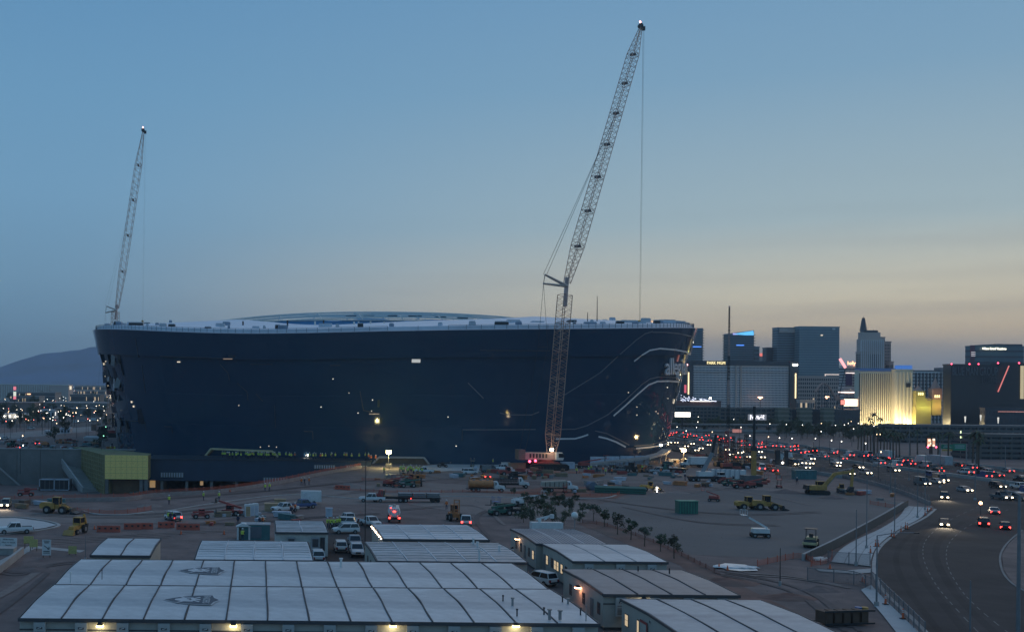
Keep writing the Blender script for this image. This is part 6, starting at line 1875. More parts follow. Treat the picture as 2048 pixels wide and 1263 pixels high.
for i, (px, py, dg_, kd, m, sc, lab) in enumerate((
    (778, 972, 20, 'boom', red_m, .8, 'red boom lift just below the lit loading bay'), (793, 974, 160, 'sc', red_m, .9, 'red scissor lift by the lit loading bay'),
    (815, 974, 10, 'tele', green_m, .9, 'dark green telehandler between red and orange lifts'), (836, 971, 260, 'fork', orange_m, .9, 'orange forklift at the right of the crowded lifts'),
    (824, 962, 170, 'tele', orange_m, .85, 'orange telehandler behind the green one'), (806, 958, 5, 'sc', M('tan_machine', (.32, .27, .2)), .8, 'tan scissor lift in the crowd of machines'),
    (1078, 952, 200, 'sc', red_m, .8, 'red lift in front of the tall crane base'), (1168, 936, 6, 'boom', red_m, 1.0, 'long low red boom lift right of the tall crane base'),
    (1278, 940, 5, 'tele', orange_m, .8, 'orange-red machine under the canopy edge'), (1130, 985, 90, 'sc', red_m, .6, 'small red lift in front of the tan dump truck'),
    (1558, 975, 250, 'sc', red_m, .9, 'red tracked machine alone right of the drill rig'), (1460, 971, 4, 'tele', green_m, .8, 'green mobile plant in front of the row of white tanks'),
    (1482, 976, 175, 'tele', red_m, .9, 'red boom truck in front of the white tanks'), (1500, 975, 20, 'boom', red_m, .8, 'red lift at the foot of the yellow rig'),
    (1448, 966, 12, 'tele', red_m, .7, 'dull red machine left of the green plant'), (1396, 918, 8, 'tele', red_m, .8, 'red machine beside the amber light tower'),
    (1443, 920, 6, 'sc', red_m, .8, 'red plant among the cranes near the highway'), (1470, 925, 186, 'tele', orange_m, .8, 'orange plant among the cranes near the highway'),
    (1000, 1030, 20, 'tele', green_m, 1.0, 'green and blue machine left of the dark trees'), (1020, 1028, 170, 'tele', dark, 1.0, 'dark machine against the trees'), (992, 1024, 90, 'sc', blue_m, .9, 'blue lift in the green machinery group'),
    (1036, 1012, 8, 'boom', paint_w, .8, 'white lift at the edge of the dark trees'), (1495, 905, 9, 'tele', orange_m, .9, 'orange machine at the highway edge'),
    (1500, 930, 200, 'fork', orange_m, .8, 'orange machine with lamps by the yellow rig'), (1683, 985, 250, 'load', cat_y, .7, 'small yellow loader right of the excavator bucket'),
    (15, 905, 4, 'tele', red_m, .9, 'red lift in the yard left of the retaining wall'), (90, 893, 170, 'boom', orange_m, .9, 'orange lift in the yard above the stair'), (120, 886, 15, 'tele', orange_m, .8, 'orange machine beside the blue cabin'),
    (150, 895, 3, 'sc', red_m, .9, 'red lift left of the sheathed block'), (25, 893, 60, 'load', green_m, .8, 'green loader in the left yard'), (300, 908, 5, 'sc', red_m, .8, 'red lift above the podium at its left end'), (375, 908, 4, 'sc', red_m, .8, 'red lift left of the gold entrance'),
    (52, 992, 3, 'tele', red_m, .8, 'red machine beside the dark framed containers'), (1225, 944, 3, 'sc', dark, .9, 'dark lift under the canopy'), (1262, 944, 3, 'load', dark, .9, 'dark loader under the canopy'), (1300, 944, 3, 'sc', conc_dark, .9, 'grey lift under the canopy end'),
    (885, 934, 3, 'tele', dark, .7, 'small dark machine on the pale apron'), (945, 933, 90, 'sc', M('tan_machine', (.3, .3, .3)), .8, 'tan lift on the pale apron'), (1015, 951, 3, 'load', red_m, .8, 'dull red loader left of the tall crane'), (1030, 958, 3, 'tele', dark, .9, 'dark telehandler left of the tall crane'),
)):
    if kd == 'boom': boomlift(px, py, dg_, lab, m, sc, 7, 8)
    elif kd == 'sc': scissor(px, py, dg_, lab, m, sc, 1.6)
    elif kd == 'tele': telehandler(px, py, dg_, lab, m, sc, .1)
    elif kd == 'fork': forklift(px, py, dg_, lab, m, sc)
    else: loader(px, py, dg_, lab, m, sc)

# white bucket truck parked behind the ribbed office
t = T_('bucket_truck', 'white bucket truck whose folded boom shows above the ribbed office roof', 'bucket truck', 1086, 1066, 180, .78)
MB().b2(-2.8, 2.8, -1.1, 1.1, .8, 2.6).build('service_body', paint_w, t); MB().b2(-4.3, -2.8, -1.1, 1.1, .8, 2.6).build('cab', paint_w, t); wheels(t, (-3.4, 1.6), 1.0, .5, .35)
MB().cyl((.8, 0, 2.6), (.8, 0, 3.3), .4).build('turret', paint_w, t); MB()._beam((1.6, 0, 3.2), (-1.8, 0, 4.1), .3, .35)._beam((-1.8, 0, 4.1), (-.2, .3, 3.2), .25, .3).build('boom', paint_w, t); MB().b2(-2.4, -1.6, -.4, .4, 3.5, 4.4).build('bucket', paint_w, t)
t = T_('ball_sign', 'round white ball lamp on a short post behind the offices', 'lamp', 1149, 1068, 0); MB().cyl((0, 0, 0), (0, 0, 3.0), .08).build('post', steel, t); MB().ball((0, 0, 3.4), .62, 12, 8).build('globe', M('globe_white', (.75, .74, .68), .5), t)

# cranes and rigs near the highway
t = T_('mobile_crane', 'white mobile crane with its box boom raised near the row of white tanks', 'mobile crane', 1412, 962, 0)
MB().b2(-5, 5, -1.2, 1.2, .8, 1.5).build('carrier', dark, t); wheels(t, (-4, -2.6, 2.4, 3.8), 1.1, .55, .4); MB().b2(-2.4, 1.6, -1.1, 1.1, 1.5, 2.8).build('superstructure', paint_w, t); cabin(t, 3.2, 4.9, -1.1, .2, 1.5, 2.7, paint_w)
p0_, p1_, p2_ = Vector((-1, 0, 2.6)), at(1425, 905, t.location.y) - t.location, at(1432, 868, t.location.y) - t.location
MB()._beam(p0_, p1_, .7, .9).build('boom', M('boom_grey', (.25, .26, .27), .5), t); MB()._beam(p1_, p2_, .5, .6).build('inner_boom', dark, t)
t = T_('drill_rig', 'yellow drill rig with a thin dark mast top right of the white tanks', 'drill rig', 1502, 972, 0); tracks(t, 5, 1.4); MB().b2(-2.4, 2.2, -1.4, 1.4, 1.1, 3.0).build('house', M('rig_house', (.12, .12, .12)), t)
z1 = at(1503, 897, t.location.y).z; z2 = at(1501, 812, t.location.y).z; MB().b2(.2, 1.2, -.5, .5, 1, z1).build('mast', cat_y, t); MB().b2(.45, .95, -.25, .25, z1, z2).build('mast_extension', dark, t); MB().b2(.1, 1.3, -.6, .6, z1 - .5, z1 + .6).build('rotary_head', dark, t)
for i, (px, y0, b_, m, lab) in enumerate(((1440, 870, 932, dark, 'thin dark rig mast left of the red one near the highway'), (1453, 862, 936, red_m, 'thin red rig mast near the highway'), (1466, 872, 934, dark, 'thin dark rig mast just right of the red one'), (1478, 875, 934, dark, 'fourth thin rig mast from the left near the highway'), (1492, 868, 936, dark, 'thin dark rig mast beside the drill rig'))):
    t = T_('rig_mast', lab, 'rig', px, b_, 0); z = at(px, y0, t.location.y).z; lattice((0, 0, 0), (0, 0, z), .9, .7, 8, .12, .07).build('mast', m, t); MB().b2(-1.6, 1.6, -1, 1, .3, 1.7).build('base', m, t); tracks(t, 3.4, 1.1, .6, .4)
for i in range(7):
    t = T_('storage_tank', 'upright white storage tank, number %d from the left in the row near the drill rig' % (i + 1) if False else ('leftmost', 'second', 'third', 'fourth', 'fifth', 'sixth', 'rightmost')[i] + ' of the tall white box tanks in the row near the drill rig', 'tank', 1426 + i * 9.5, 960 + i * .3, 0)
    MB().b2(-.85, .85, -.9, .9, .1, 3.2).build('body', paint_w, t); MB().b2(-.9, -.8, -.95, .95, 0, 3.3).b2(.8, .9, -.95, .95, 0, 3.3).build('frame', par_m, t)
t = T_('sign_board', 'dark message board with a lit lamp beside the highway', 'sign', 1563, 932, 0); MB().b2(-2.2, -.6, -.3, .3, .8, 5.6).b2(1.0, 2.2, -.3, .3, .8, 5.6).build('board', dark, t); MB().b2(-.5, .3, -.4, 0, 2.4, 4.2).build('lit_panel', M('pale_panel', (.5, .52, .5)), t); MB().b2(-2, 2, -1, 1, 0, .8).build('trailer', dark, t); MB().ball((.2, -.5, 1.3), .3, 6, 4).build('lamp', white_l, t)


def crate(name, label, cat, px, py, dims, m, deg=0, ribs=6, lid=None, ribm=None):
    t = T_(name, label, cat, px, py, deg); w, d, h = dims
    MB().b2(-w / 2, w / 2, -d / 2, d / 2, 0, h).build('body', m, t)
    mb = MB()
    for i in range(ribs): mb.box((-w / 2 + (i + .5) * w / ribs, -d / 2 - .05, h / 2), (.12, .1, h * .92))
    mb.build('rib', ribm or m, t); MB().b2(-w / 2 - .08, w / 2 + .08, -d / 2 - .12, d / 2 + .08, h, h + .12).build('rim', lid or ribm or m, t)
    return t


crate('dumpster', 'green dumpster standing alone on the grey lot', 'dumpster', 1373, 1026, (4.0, 2.2, 2.6), green_m, ribs=7, ribm=M('green_rib', (.045, .24, .16)))
crate('container', 'teal container right of the white tanks near the highway', 'container', 1608, 957, (6.2, 2.4, 2.5), teal_m)
crate('container', 'tan container left of the tall crane base', 'container', 1034, 937, (5.0, 2.4, 1.8), M('tan_container', (.28, .18, .11), .7)); crate('container', 'white container next to the tan one on the pale apron', 'container', 1012, 934, (2.6, 2.4, 1.5), paint_w)
crate('container', 'white block right behind the tall crane tracks', 'container', 1135, 936, (4.0, 2.4, 1.9), wbox); crate('container', 'pale hut by the canopy below the stadium corner', 'container', 1335, 942, (5.5, 2.4, 1.3), paint_w)
crate('pallet_stack', 'stack of tan boxed pallets left of the white pickup', 'pallets', 545, 1021, (3.3, 2.2, 1.5), M('cardboard_tan', (.42, .29, .17), .8), ribs=3); crate('pallet_stack', 'smaller stack of tan boxes behind the first', 'pallets', 560, 1010, (2.4, 1.6, 1.3), M('cardboard_tan', (.4, .3, .2)), ribs=2)
crate('utility_cabinet', 'slim grey framed cabinet standing on the dirt above the parked cars', 'cabinet', 658, 1033, (1.3, .8, 1.7), wbox, ribs=2)
crate('container', 'pale jersey block stack on the left edge below the signs', 'blocks', 6, 1107, (3.6, 2.2, .9), concrete, ribs=2)
for i, px in enumerate((495, 503, 511)):
    t = T_('portable_toilet', ('leftmost', 'middle', 'rightmost')[i] + ' of three white portable toilets', 'portable toilet', px, 1032 - i * 1.2, 12)
    MB().b2(-.55, .55, -.55, .55, 0, 2.2).build('cabin', paint_w, t); MB().side([(-.6, 2.2), (.6, 2.2), (.45, 2.4), (-.45, 2.4)], -.6, .6).build('roof', paint_w, t)
    MB().b2(-.42, .42, -.58, -.55, .1, 2.0).build('door', M('cardboard_tan', (.4, .3, .2)) if i == 0 else wbox, t)
# dark-framed containers in the excavation
for i, (px, py) in enumerate(((95, 984), (124, 982))):
    t = thing('framed_container', ('left' if i == 0 else 'right') + ' dark container with pale frame at the foot of the retaining wall', 'container', at(px, py, 362)); t.location.z = PITZ
    MB().b2(-2.6, 2.2, 0, 6, .3, 3.6).build('body', M('container_grey', (.13, .13, .13), .7), t)
    for j in range(3): MB().b2(-2.2 + j * 1.5, -1.0 + j * 1.5, -.1, 0, .5, 3.4).build('dark_bay', dark, t)
    MB().b2(-2.7, 2.3, -.2, 0, 3.5, 3.8).b2(-2.7, 2.3, -.2, 0, .2, .4).b2(-2.7, -2.5, -.2, 0, .2, 3.8).b2(2.1, 2.3, -.2, 0, .2, 3.8).build('frame', wbox, t)

# green heap of bundled pipe, yard bits
t = T_('pipe_stack', 'long dark green stack of bundled pipes on the red soil', 'pipe stack', 1240, 985, -16)
for i in range(9):
    for j in range(3): MB().cyl((-6, -2 + i * .5, .3 + j * .5), (6, -2 + i * .5, .3 + j * .5), .24, n=6).build('pipe', green_m, t)
t = T_('culvert', 'blue-grey drum lying right of the tan dump truck', 'drum', 1183, 979, 0); MB().cyl((0, -1.6, 1.0), (0, 1.6, 1.0), 1.1, n=14).build('shell', M('drum_blue', (.10, .14, .19), .6), t); MB().b2(-1.4, 1.4, -1.2, 1.2, 0, .25).build('cradle', dark, t)
# concrete safety barriers orange
for i, (px, py, w) in enumerate(((205, 1063, 2), (217, 1063, 2), (229, 1063, 2), (259, 1058, 2), (271, 1058, 2), (283, 1057, 2), (295, 1057, 2), (327, 1055, 2), (338, 1054, 2), (364, 1058, 2), (376, 1059, 2), (388, 1059, 2), (678, 978, 2), (692, 979, 2))):
    t = T_('water_barrier', 'orange water-filled barrier standing on the dirt behind the left offices', 'barrier', px, py, rs.uniform(-6, 6)); t['group'] = 'orange water-filled barriers'
    MB().side([(-1.0, 0), (1.0, 0), (1.0, 1.1), (-1.0, 1.1)], -.12, .12).side([(-1.0, 0), (1.0, 0), (1.0, .3), (-1.0, .3)], -.3, .3).build('shell', M('barrier_orange', (.48, .11, .07), .7), t); MB().b2(-.7, -.3, -.14, .14, .5, .8).b2(.3, .7, -.14, .14, .5, .8).build('slot', dark, t)


def cone_proto(tall):
    t = thing('traffic_cone', 'x', 'traffic cone')
    if tall:
        MB().cyl((0, 0, .05), (0, 0, 1.15), .14, .07, 8).build('post', orange_p, t)
        MB().cyl((0, 0, .7), (0, 0, .82), .115, .108, 8).cyl((0, 0, .9), (0, 0, 1.0), .10, .095, 8).build('reflective_band', paint_w, t)
    else:
        MB().cyl((0, 0, .05), (0, 0, .75), .2, .04, 8).build('cone', orange_p, t)
    MB().b2(-.28, .28, -.28, .28, 0, .06).build('base', rubber, t)
    return Proto(t)


ct, cs_ = cone_proto(True), cone_proto(False)
for px, py in ((1850, 1030), (1811, 1056), (1815, 1057), (1802, 1063), (1783, 1072), (1788, 1074), (1751, 1092), (1756, 1092), (1741, 1105), (1725, 1163), (1730, 1166), (1771, 1207), (1806, 1236), (1855, 1022), (1862, 1020)):
    ct.put(g(px, py, .16), 0, 'tall orange channelizer post with white bands on the new pavement', 'orange channelizer posts along the pavement')
for px, py in ((189, 1058), (318, 1055), (1438, 1136), (1455, 1140), (1660, 1137), (448, 1068), (362, 1068), (385, 985), (460, 983), (1120, 925)):
    cs_.put(g(px, py), 0, 'orange traffic cone on the dirt of the site', 'traffic cones on the dirt')


# orange fences: posts and netting
def net_fence(px, label, h=1.1, m=orange_net, gap=2.5, z=0.0, wall=0.0, postm=None, rail=None, name='orange_fence'):
    pts = smooth([g(*p, z) for p in px], 8); base = pts[0].copy(); t = thing(name, label, 'fence', base)
    if wall:
        mb = MB()
        for a, b in zip(pts, pts[1:]): mb._beam(a - base + Vector((0, 0, wall / 2)), b - base + Vector((0, 0, wall / 2)), .35, wall)
        mb.build('kerb_wall', M('pinkish_concrete', (.30, .24, .22), .9, dirt=(.24, .20, .19)), t)
    # netting: thin strands
    mb = MB(); acc = 0; posts = [pts[0]]
    for a, b in zip(pts, pts[1:]):
        for k in range(int(h / .14)):
            zz = Vector((0, 0, .12 + k * .14 + wall)); mb._beam(a - base + zz, b - base + zz, .02, .055)
        acc += (b - a).length
        if acc > gap: posts.append(b); acc = 0
    mb.build('netting', m, t, kind='stuff')
    for p in posts[:140]: MB().cyl((0, 0, 0), (0, 0, h + .15 + wall), .06, n=5).build('fence_post', postm or m, t, p - base)
    if rail:
        mb = MB()
        for a, b in zip(pts, pts[1:]): mb.cyl(a - base + Vector((0, 0, h)), b - base + Vector((0, 0, h)), .05, n=4)
        mb.build('top_rail', rail, t)
    return t


net_fence([(-60, 1006), (60, 1006), (150, 1003), (250, 1001), (312, 993), (440, 985), (560, 967), (650, 948), (722, 936)], 'orange netting along the rim wall of the excavation', .8, wall=.9, gap=2.2)
net_fence([(120, 1018), (160, 1024), (205, 1028), (255, 1027), (302, 1019)], 'orange netting looped round the sunken spot at the left', .9)
net_fence([(724, 960), (800, 962)], 'short orange fence below the access ramp', .8)
net_fence([(668, 978), (760, 984), (850, 985), (935, 984), (1000, 986), (1100, 990), (1180, 992), (1232, 990), (1234, 984), (1200, 975)], 'long low orange silt fence across the middle of the site', .7)
net_fence([(1165, 1045), (1215, 1052), (1290, 1078), (1350, 1105), (1400, 1130), (1440, 1150)], 'dark red silt fence along the berm behind the offices', .6, m=M('dull_red_net', (.22, .07, .05), .9))
net_fence([(1515, 1132), (1560, 1122), (1600, 1116), (1630, 1128)], 'orange fence at the end of the low concrete wall', .9); net_fence([(1622, 1132), (1660, 1124), (1664, 1110)], 'orange fence beside the heap of white pipes', .8)
net_fence([(1740, 1008), (1790, 1016), (1808, 1014)], 'orange netting at the top of the new pavement', .9); net_fence([(1045, 940), (1110, 946), (1200, 946)], 'orange fence right of the tall crane tracks', .7)
chain = M('chain_link', (.16, .17, .18), .6, .3)
net_fence([(1742, 1168), (1775, 1203), (1812, 1240), (1850, 1280)], 'silver chain-link fence along the lower pavement edge', 1.9, m=chain, gap=2.6, rail=chain, postm=chain, name='chain_link_fence')
net_fence([(1656, 1126), (1740, 1132)], 'chain-link fence closing the near end of the new pavement', 1.8, m=chain, rail=chain, postm=chain, name='chain_link_fence')
net_fence([(1615, 1160), (1700, 1166), (1742, 1180)], 'faint chain-link fence below the path strip', 1.7, m=chain, rail=chain, postm=chain, name='chain_link_fence')
net_fence([(1560, 955), (1640, 948), (1720, 962), (1800, 985), (1860, 1010)], 'chain-link fence on the concrete wall beside the highway ramp', 1.4, m=chain, rail=chain, postm=chain, wall=.9, name='chain_link_fence')
# low wall from roller up to the pavement
t = thing('low_wall', 'long low concrete wall with a dark fence band running up to the pavement', 'wall', g(1606, 1120))
pts = smooth([g(*p) for p in ((1606, 1120), (1660, 1094), (1720, 1062), (1770, 1034), (1806, 1012))], 6)
mb = MB()
for a, b in zip(pts, pts[1:]): mb._beam(a - t.location + Vector((0, 0, .5)), b - t.location + Vector((0, 0, .5)), .4, 1.0)
mb.build('wall_body', concrete, t)
mb = MB()
for a, b in zip(pts, pts[1:]): mb._beam(a - t.location + Vector((.9, -.5, .75)), b - t.location + Vector((.9, -.5, .75)), .06, 1.5)
mb.build('fence_screen', M('screen_dark', (.06, .065, .065), .9), t)
t = T_('pipe_heap', 'heap of white plastic pipes near the end of the low wall', 'pipes', 1638, 1120, 30)
for i in range(14): MB().cyl((-1.2 + rs.uniform(-.3, .3), -1 + i * .15, .12 + (i % 3) * .12), (1.2, -1 + i * .15 + rs.uniform(-.3, .3), .15 + (i % 3) * .14), .06, n=5).build('pipe', paint_w, t)
t = T_('plastic_sheeting', 'crumpled white plastic sheeting lying on the dirt right of the offices', 'tarpaulin', 1472, 1136, 0)
mb = MB(); nn_ = 24; vs = []
for j in range(nn_ + 1):
    for i in range(nn_ + 1):
        u, v = i / nn_, j / nn_
        wv = .35 + .65 * math.sin(math.pi * min(1, u * 1.1)) ** .5
        vs.append((-3.2 + u * 6.4, (-1.2 + v * 2.6) * wv + .4 * math.sin(u * 5), .16 + .22 * abs(noise.noise(Vector((u * 6, v * 5, 3)))) + (.12 if 0 < i < nn_ and 0 < j < nn_ else 0)))
mb.add(vs, [(j * (nn_ + 1) + i, j * (nn_ + 1) + i + 1, (j + 1) * (nn_ + 1) + i + 1, (j + 1) * (nn_ + 1) + i) for j in range(nn_) for i in range(nn_)]); mb.build('sheet', paint_w, t)

# yard machinery heap at the bottom
t = T_('attachment_rack', 'rusty orange machine frame lying in the yard right of the nearest office', 'machine', 1690, 1248, 10)
for i in range(5): MB().b2(-3 + i * 1.1, -2.2 + i * 1.1, -.9, .9, .3, 1.6).build('drum', M('rust_orange', (.10, .06, .04), .8), t)
MB().b2(-3.2, 2.9, -1.1, -.95, .2, .4).b2(-3.2, 2.9, .95, 1.1, .2, .4).b2(-3.2, 2.9, -1.1, -.95, 1.6, 1.8).build('frame', dark, t)
t = T_('drum_stack', 'blue and yellow drums standing at the end of the rusty frame', 'drums', 1722, 1241, 0)
for i, m in enumerate((blue_m, cat_y)): MB().cyl((-.3 + i * .7, 0, 0), (-.3 + i * .7, 0, 1.6), .38, n=12).build('drum', m, t)


# signs at the left
def yard_sign(px, py, w, h, m, lines, label, deg=0, z0=.7, size=.28, arrow=False, bars=False):
    t = T_('sign', label, 'sign', px, py, deg)
    b = MB().b2(-w / 2, w / 2, -.04, .04, z0, z0 + h).build('board', m, t)
    for s in (-1, 1): MB().b2(s * w * .38 - .05, s * w * .38 + .05, .04, .14, 0, z0 + h).build('post', bark, t)
    for i, ln in enumerate(lines): text_obj('lettering', ln, size, dark, b, (0, -.06, z0 + h - (i + .6) * h / len(lines)), extrude=.01)
    if bars:
        for zz, k in ((.93, .9), (.86, .7), (.80, .6), (.27, .9), (.22, .9), (.12, .95)): MB().box((0, -.06, z0 + h * zz), (w * .8 * k, .02, .07)).build('text_bar', dark, b)
    if arrow: MB()._beam((-w * .28, -.07, z0 + h * .62), (w * .28, -.07, z0 + h * .40), .03, .09)._beam((w * .1, -.07, z0 + h * .40), (w * .3, -.07, z0 + h * .40), .03, .09)._beam((w * .28, -.07, z0 + h * .56), (w * .3, -.07, z0 + h * .40), .03, .09).build('arrow', dark, b)
ys = M('sign_yellow', (.44, .38, .14), .8, var=.25, scale=3)
yard_sign(17, 1101, 2.7, 1.35, paint_w, ['PEDESTRIANS', 'YIELD TO TRUCK', 'TRAFFIC'], 'white sign with three lines of black lettering at the far left edge', -8)
yard_sign(57, 1097, 1.5, 1.1, ys, [], 'back one of two overlapping blank yellow signs', 6, .9); yard_sign(67, 1101, 1.3, 1.2, ys, [], 'front one of two overlapping blank yellow signs', -8, .6)
yard_sign(93, 1114, 1.3, 2.3, paint_w, [], 'tall white sign with a slanting arrow', 0, .35, .24, True, True)
yard_sign(145, 1109, 1.25, 1.15, ys, [], 'yellow sign standing alone left of the small office', 0, .2)
# barrier wall bottom left, sloping away
t = thing('jersey_barrier', 'pale concrete barrier running up from the bottom left corner to the signs', 'barrier', g(20, 1128))
pts = [g(-40, 1175), g(-10, 1152), g(20, 1128), g(45, 1108)]
for a, b in zip(pts, pts[1:]): MB()._beam(a - t.location + Vector((0, 0, .55)), b - t.location + Vector((0, 0, .55)), .45, 1.1).build('barrier_segment', concrete, t)

# ================================================================== LIGHT POLES, STREET LAMPS
def light_pole(px, py, ptop, label, r=.1, arm=0, cobra=None, m=None):
    p = g(px, py); z = at(px, ptop, p.y).z; t = thing('light_pole', label, 'light pole', p)
    MB().cyl((0, 0, .5), (0, 0, z), r, r * .6, 8).build('pole', m or M('galvanised', (.20, .21, .22), .5, .4), t); MB().cyl((0, 0, 0), (0, 0, .6), r * 2.6, n=10).build('foot', concrete, t)
    if arm: MB().path([(0, 0, z), (arm * .5, 0, z + .35), (arm, 0, z + .4)], r * .5, 6).build('arm', MATS['galvanised'], t); MB().b2(arm - .1, arm + .5 * math.copysign(1, arm), -.15, .15, z + .3, z + .42).build('lamp_head', dark, t)
    return t


M('galvanised', (.20, .21, .22), .5, .4)
light_pole(2036, 1300, 990, 'thick light pole at the right edge of the photograph', .22, -1.4)
light_pole(1940, 1290, 1160, 'short thin pole standing in the curved road foreground', .09)
light_pole(1753, 1212, 1070, 'light pole with a long arm over the road at the bend', .11, 4.5)
light_pole(1712, 1130, 1018, 'light pole at the near corner of the new pavement', .09); light_pole(1733, 1097, 955, 'light pole in the middle of the new pavement', .09); light_pole(1789, 1068, 940, 'light pole by the cones on the pavement edge', .09)
light_pole(1835, 1036, 920, 'light pole at the upper end of the new pavement', .09); light_pole(1850, 1020, 905, 'farthest light pole at the pavement tip', .09)
light_pole(730, 1095, 893, 'tall dark pole between the parked cars and the offices', .09, m=dark)
light_pole(171, 1122, 1068, 'thin pole left of the small office roof', .06); light_pole(962, 1120, 1062, 'thin antenna pole rising from the corrugated office', .05)
light_pole(1560, 1170, 1095, 'thin dark pole in the orange fence', .07, m=dark)
for px, py, pt_ in ((1781, 985, 880), (1818, 960, 850), (1950, 1000, 905), (1880, 975, 880), (1745, 952, 868), (2010, 985, 890)): light_pole(px, py, pt_, 'slender light pole beside the highway', .12).__setitem__('group', 'slender poles beside the highway')


def lamp_proto(mat, nm='street_lamp', k=1.0, h=8.0):
    t = thing(nm, 'x', 'street lamp'); MB().cyl((0, 0, 0), (0, 0, h), .12, .07, 5).build('pole', dark, t); MB().cyl((0, 0, h), (.9, 0, h + .2), .07, n=4).build('arm', dark, t); MB().ball((.9, 0, h + .1), .21 * k, 6, 4).build('lamp_head', mat, t)
    return Proto(t)


LP = {c: lamp_proto(m) for c, m in (('w', E('lamp_white', (1, .92, .78), 6)), ('o', E('lamp_amber', (1, .68, .38), 6)), ('r', E('lamp_red', (1, .2, .14), 6)), ('g', E('lamp_green', (.3, 1, .6), 3)))}
def lamp_at(px, py, c, base=8.0, label=None, group='street lamps in the city', k=None, lift=8.1):
    D = F * (CH - lift) / max(unroll(px, py)[1], 2.0); D = min(D, 3800)
    p = at(px, py, D); s = k if k else max(.8, D / 800)
    LP[c].put((p.x, D, p.z - lift * s * 1.0 if False else 0), 0, label or {'w': 'white street lamp glowing among the low city lights', 'o': 'amber street lamp glowing among the low city lights', 'r': 'red lamp glowing among the low city lights', 'g': 'greenish lamp glowing in the yard'}[c], group, (s, s, max(.2, p.z / 8.1)))
rs = random.Random(21)
for px, py, c in ((48, 791, 'w'), (15, 779, 'w'), (92, 798, 'w'), (80, 797, 'w'), (86, 802, 'w'), (117, 796, 'w'), (120, 791, 'w'), (124, 793, 'w'), (142, 797, 'w'), (172, 790, 'w'), (178, 793, 'w'), (189, 787, 'w'), (173, 800, 'w'), (155, 788, 'w'), (196, 797, 'o'),
                  (42, 820, 'o'), (119, 821, 'o'), (149, 824, 'o'), (186, 825, 'w'), (29, 803, 'w'), (110, 846, 'o'), (157, 803, 'w'), (60, 785, 'o'), (128, 788, 'o'), (204, 795, 'w'), (41, 890, 'w'), (41, 871, 'o'), (203, 871, 'g'), (208, 853, 'g')): lamp_at(px, py, c)
for i in range(110):
    px = rs.uniform(0, 214); py = rs.uniform(790, 842)
    lamp_at(px, py, rs.choice('wwwoor'), lift=rs.choice([8.1, 8.1, 5.5]))
for i in range(85):
    px = rs.uniform(0, 212); py = 769 + abs(rs.gauss(0, 12)) + rs.random() * 8
    lamp_at(px, min(py, 815), rs.choice('wwooor'), k=rs.uniform(.45, .9) * max(.8, F * 18 / max(unroll(px, py)[1], 2) / 900) if False else None)
for px, py, c in ((1421, 863, 'o'), (1449, 869, 'w'), (1496, 871, 'w'), (1533, 873, 'o'), (1555, 875, 'w'), (1580, 876, 'w'), (1627, 876, 'w'), (1679, 882, 'w'), (1659, 880, 'w'), (1537, 847, 'w'), (1570, 848, 'w'), (1602, 849, 'w'), (1640, 846, 'o'), (1668, 850, 'w'),
                  (1686, 849, 'w'), (1694, 846, 'w'), (1714, 846, 'w'), (1720, 847, 'w'), (1778, 850, 'w'), (1704, 857, 'w'), (1393, 843, 'w'), (1351, 853, 'w'), (1390, 854, 'w'), (1369, 861, 'w'), (1339, 834, 'r'), (1394, 833, 'w'), (1465, 838, 'w'), (1745, 851, 'w'),
                  (1727, 886, 'w'), (1750, 868, 'o'), (1757, 868, 'o'), (1757, 903, 'o'), (1804, 848, 'r'), (1639, 862, 'w'), (1479, 854, 'w'), (1700, 842, 'o'), (1614, 806, 'w'), (1607, 811, 'w'), (1622, 812, 'w'), (1628, 803, 'w'), (1481, 788, 'r'), (1494, 777, 'r')): lamp_at(px, py, c)
for px, y0, y1 in ((1930, 832, 855), (1961, 829, 853), (1996, 834, 853)):
    p = g(px, 880); z = at(px, y0, p.y).z; t = thing('street_lamp', 'tall white lamp post in front of the black show building, at %s' % {1930: 'its left', 1961: 'its middle', 1996: 'its right'}[px], 'street lamp', p)
    MB().cyl((0, 0, 0), (0, 0, z), .15).build('pole', steel, t); MB().cyl((0, 0, z - 3.2), (0, 0, z), .22, .5, 6).build('lamp_head', E('soft_post_glow', (.9, .88, .78), .8), t)
p = g(1921, 915); t = thing('street_lamp', 'bright greenish vertical lamp right of the gantry signs', 'street lamp', p); z = at(1921, 861, p.y).z; MB().cyl((0, 0, 0), (0, 0, z), .12).build('pole', steel, t); MB().cyl((0, 0, z - 4), (0, 0, z), .2, .2, 6).build('lamp_head', E('green_tube', (.8, .95, .5), 2.2), t)
p = g(1961, 1030); t = thing('beacon_post', 'single orange-red beacon glowing over the curved road', 'beacon', p); MB().cyl((0, 0, 0), (0, 0, 2.4), .06).build('post', dark, t); MB().ball((0, 0, 2.6), .32, 8, 6).build('beacon', orange_l, t)

# ================================================================== TREES, PALMS
def leaf_mesh(seed, n, rx, rz, cz, size, m, gaps=3):
    rs = random.Random(seed); mb = MB()
    cl = [(Vector((rs.gauss(0, .45) * rx, rs.gauss(0, .45) * rx, cz + rs.gauss(0, .42) * rz)), rs.uniform(.28, .5)) for _ in range(11)]
    for i in range(n):
        c, r = rs.choice(cl)
        d = Vector((rs.gauss(0, 1), rs.gauss(0, 1), rs.gauss(0, .8))).normalized() * (rs.random() ** .4) * r * rx
        p = c + d; a = Vector((rs.gauss(0, 1), rs.gauss(0, 1), rs.gauss(0, 1))).normalized(); b = a.orthogonal().normalized(); s = size * rs.uniform(.6, 1.4)
        mb.add([p - a * s, p - b * s * .5, p + a * s, p + b * s * .5], [(0, 1, 2, 3)])
    return mb


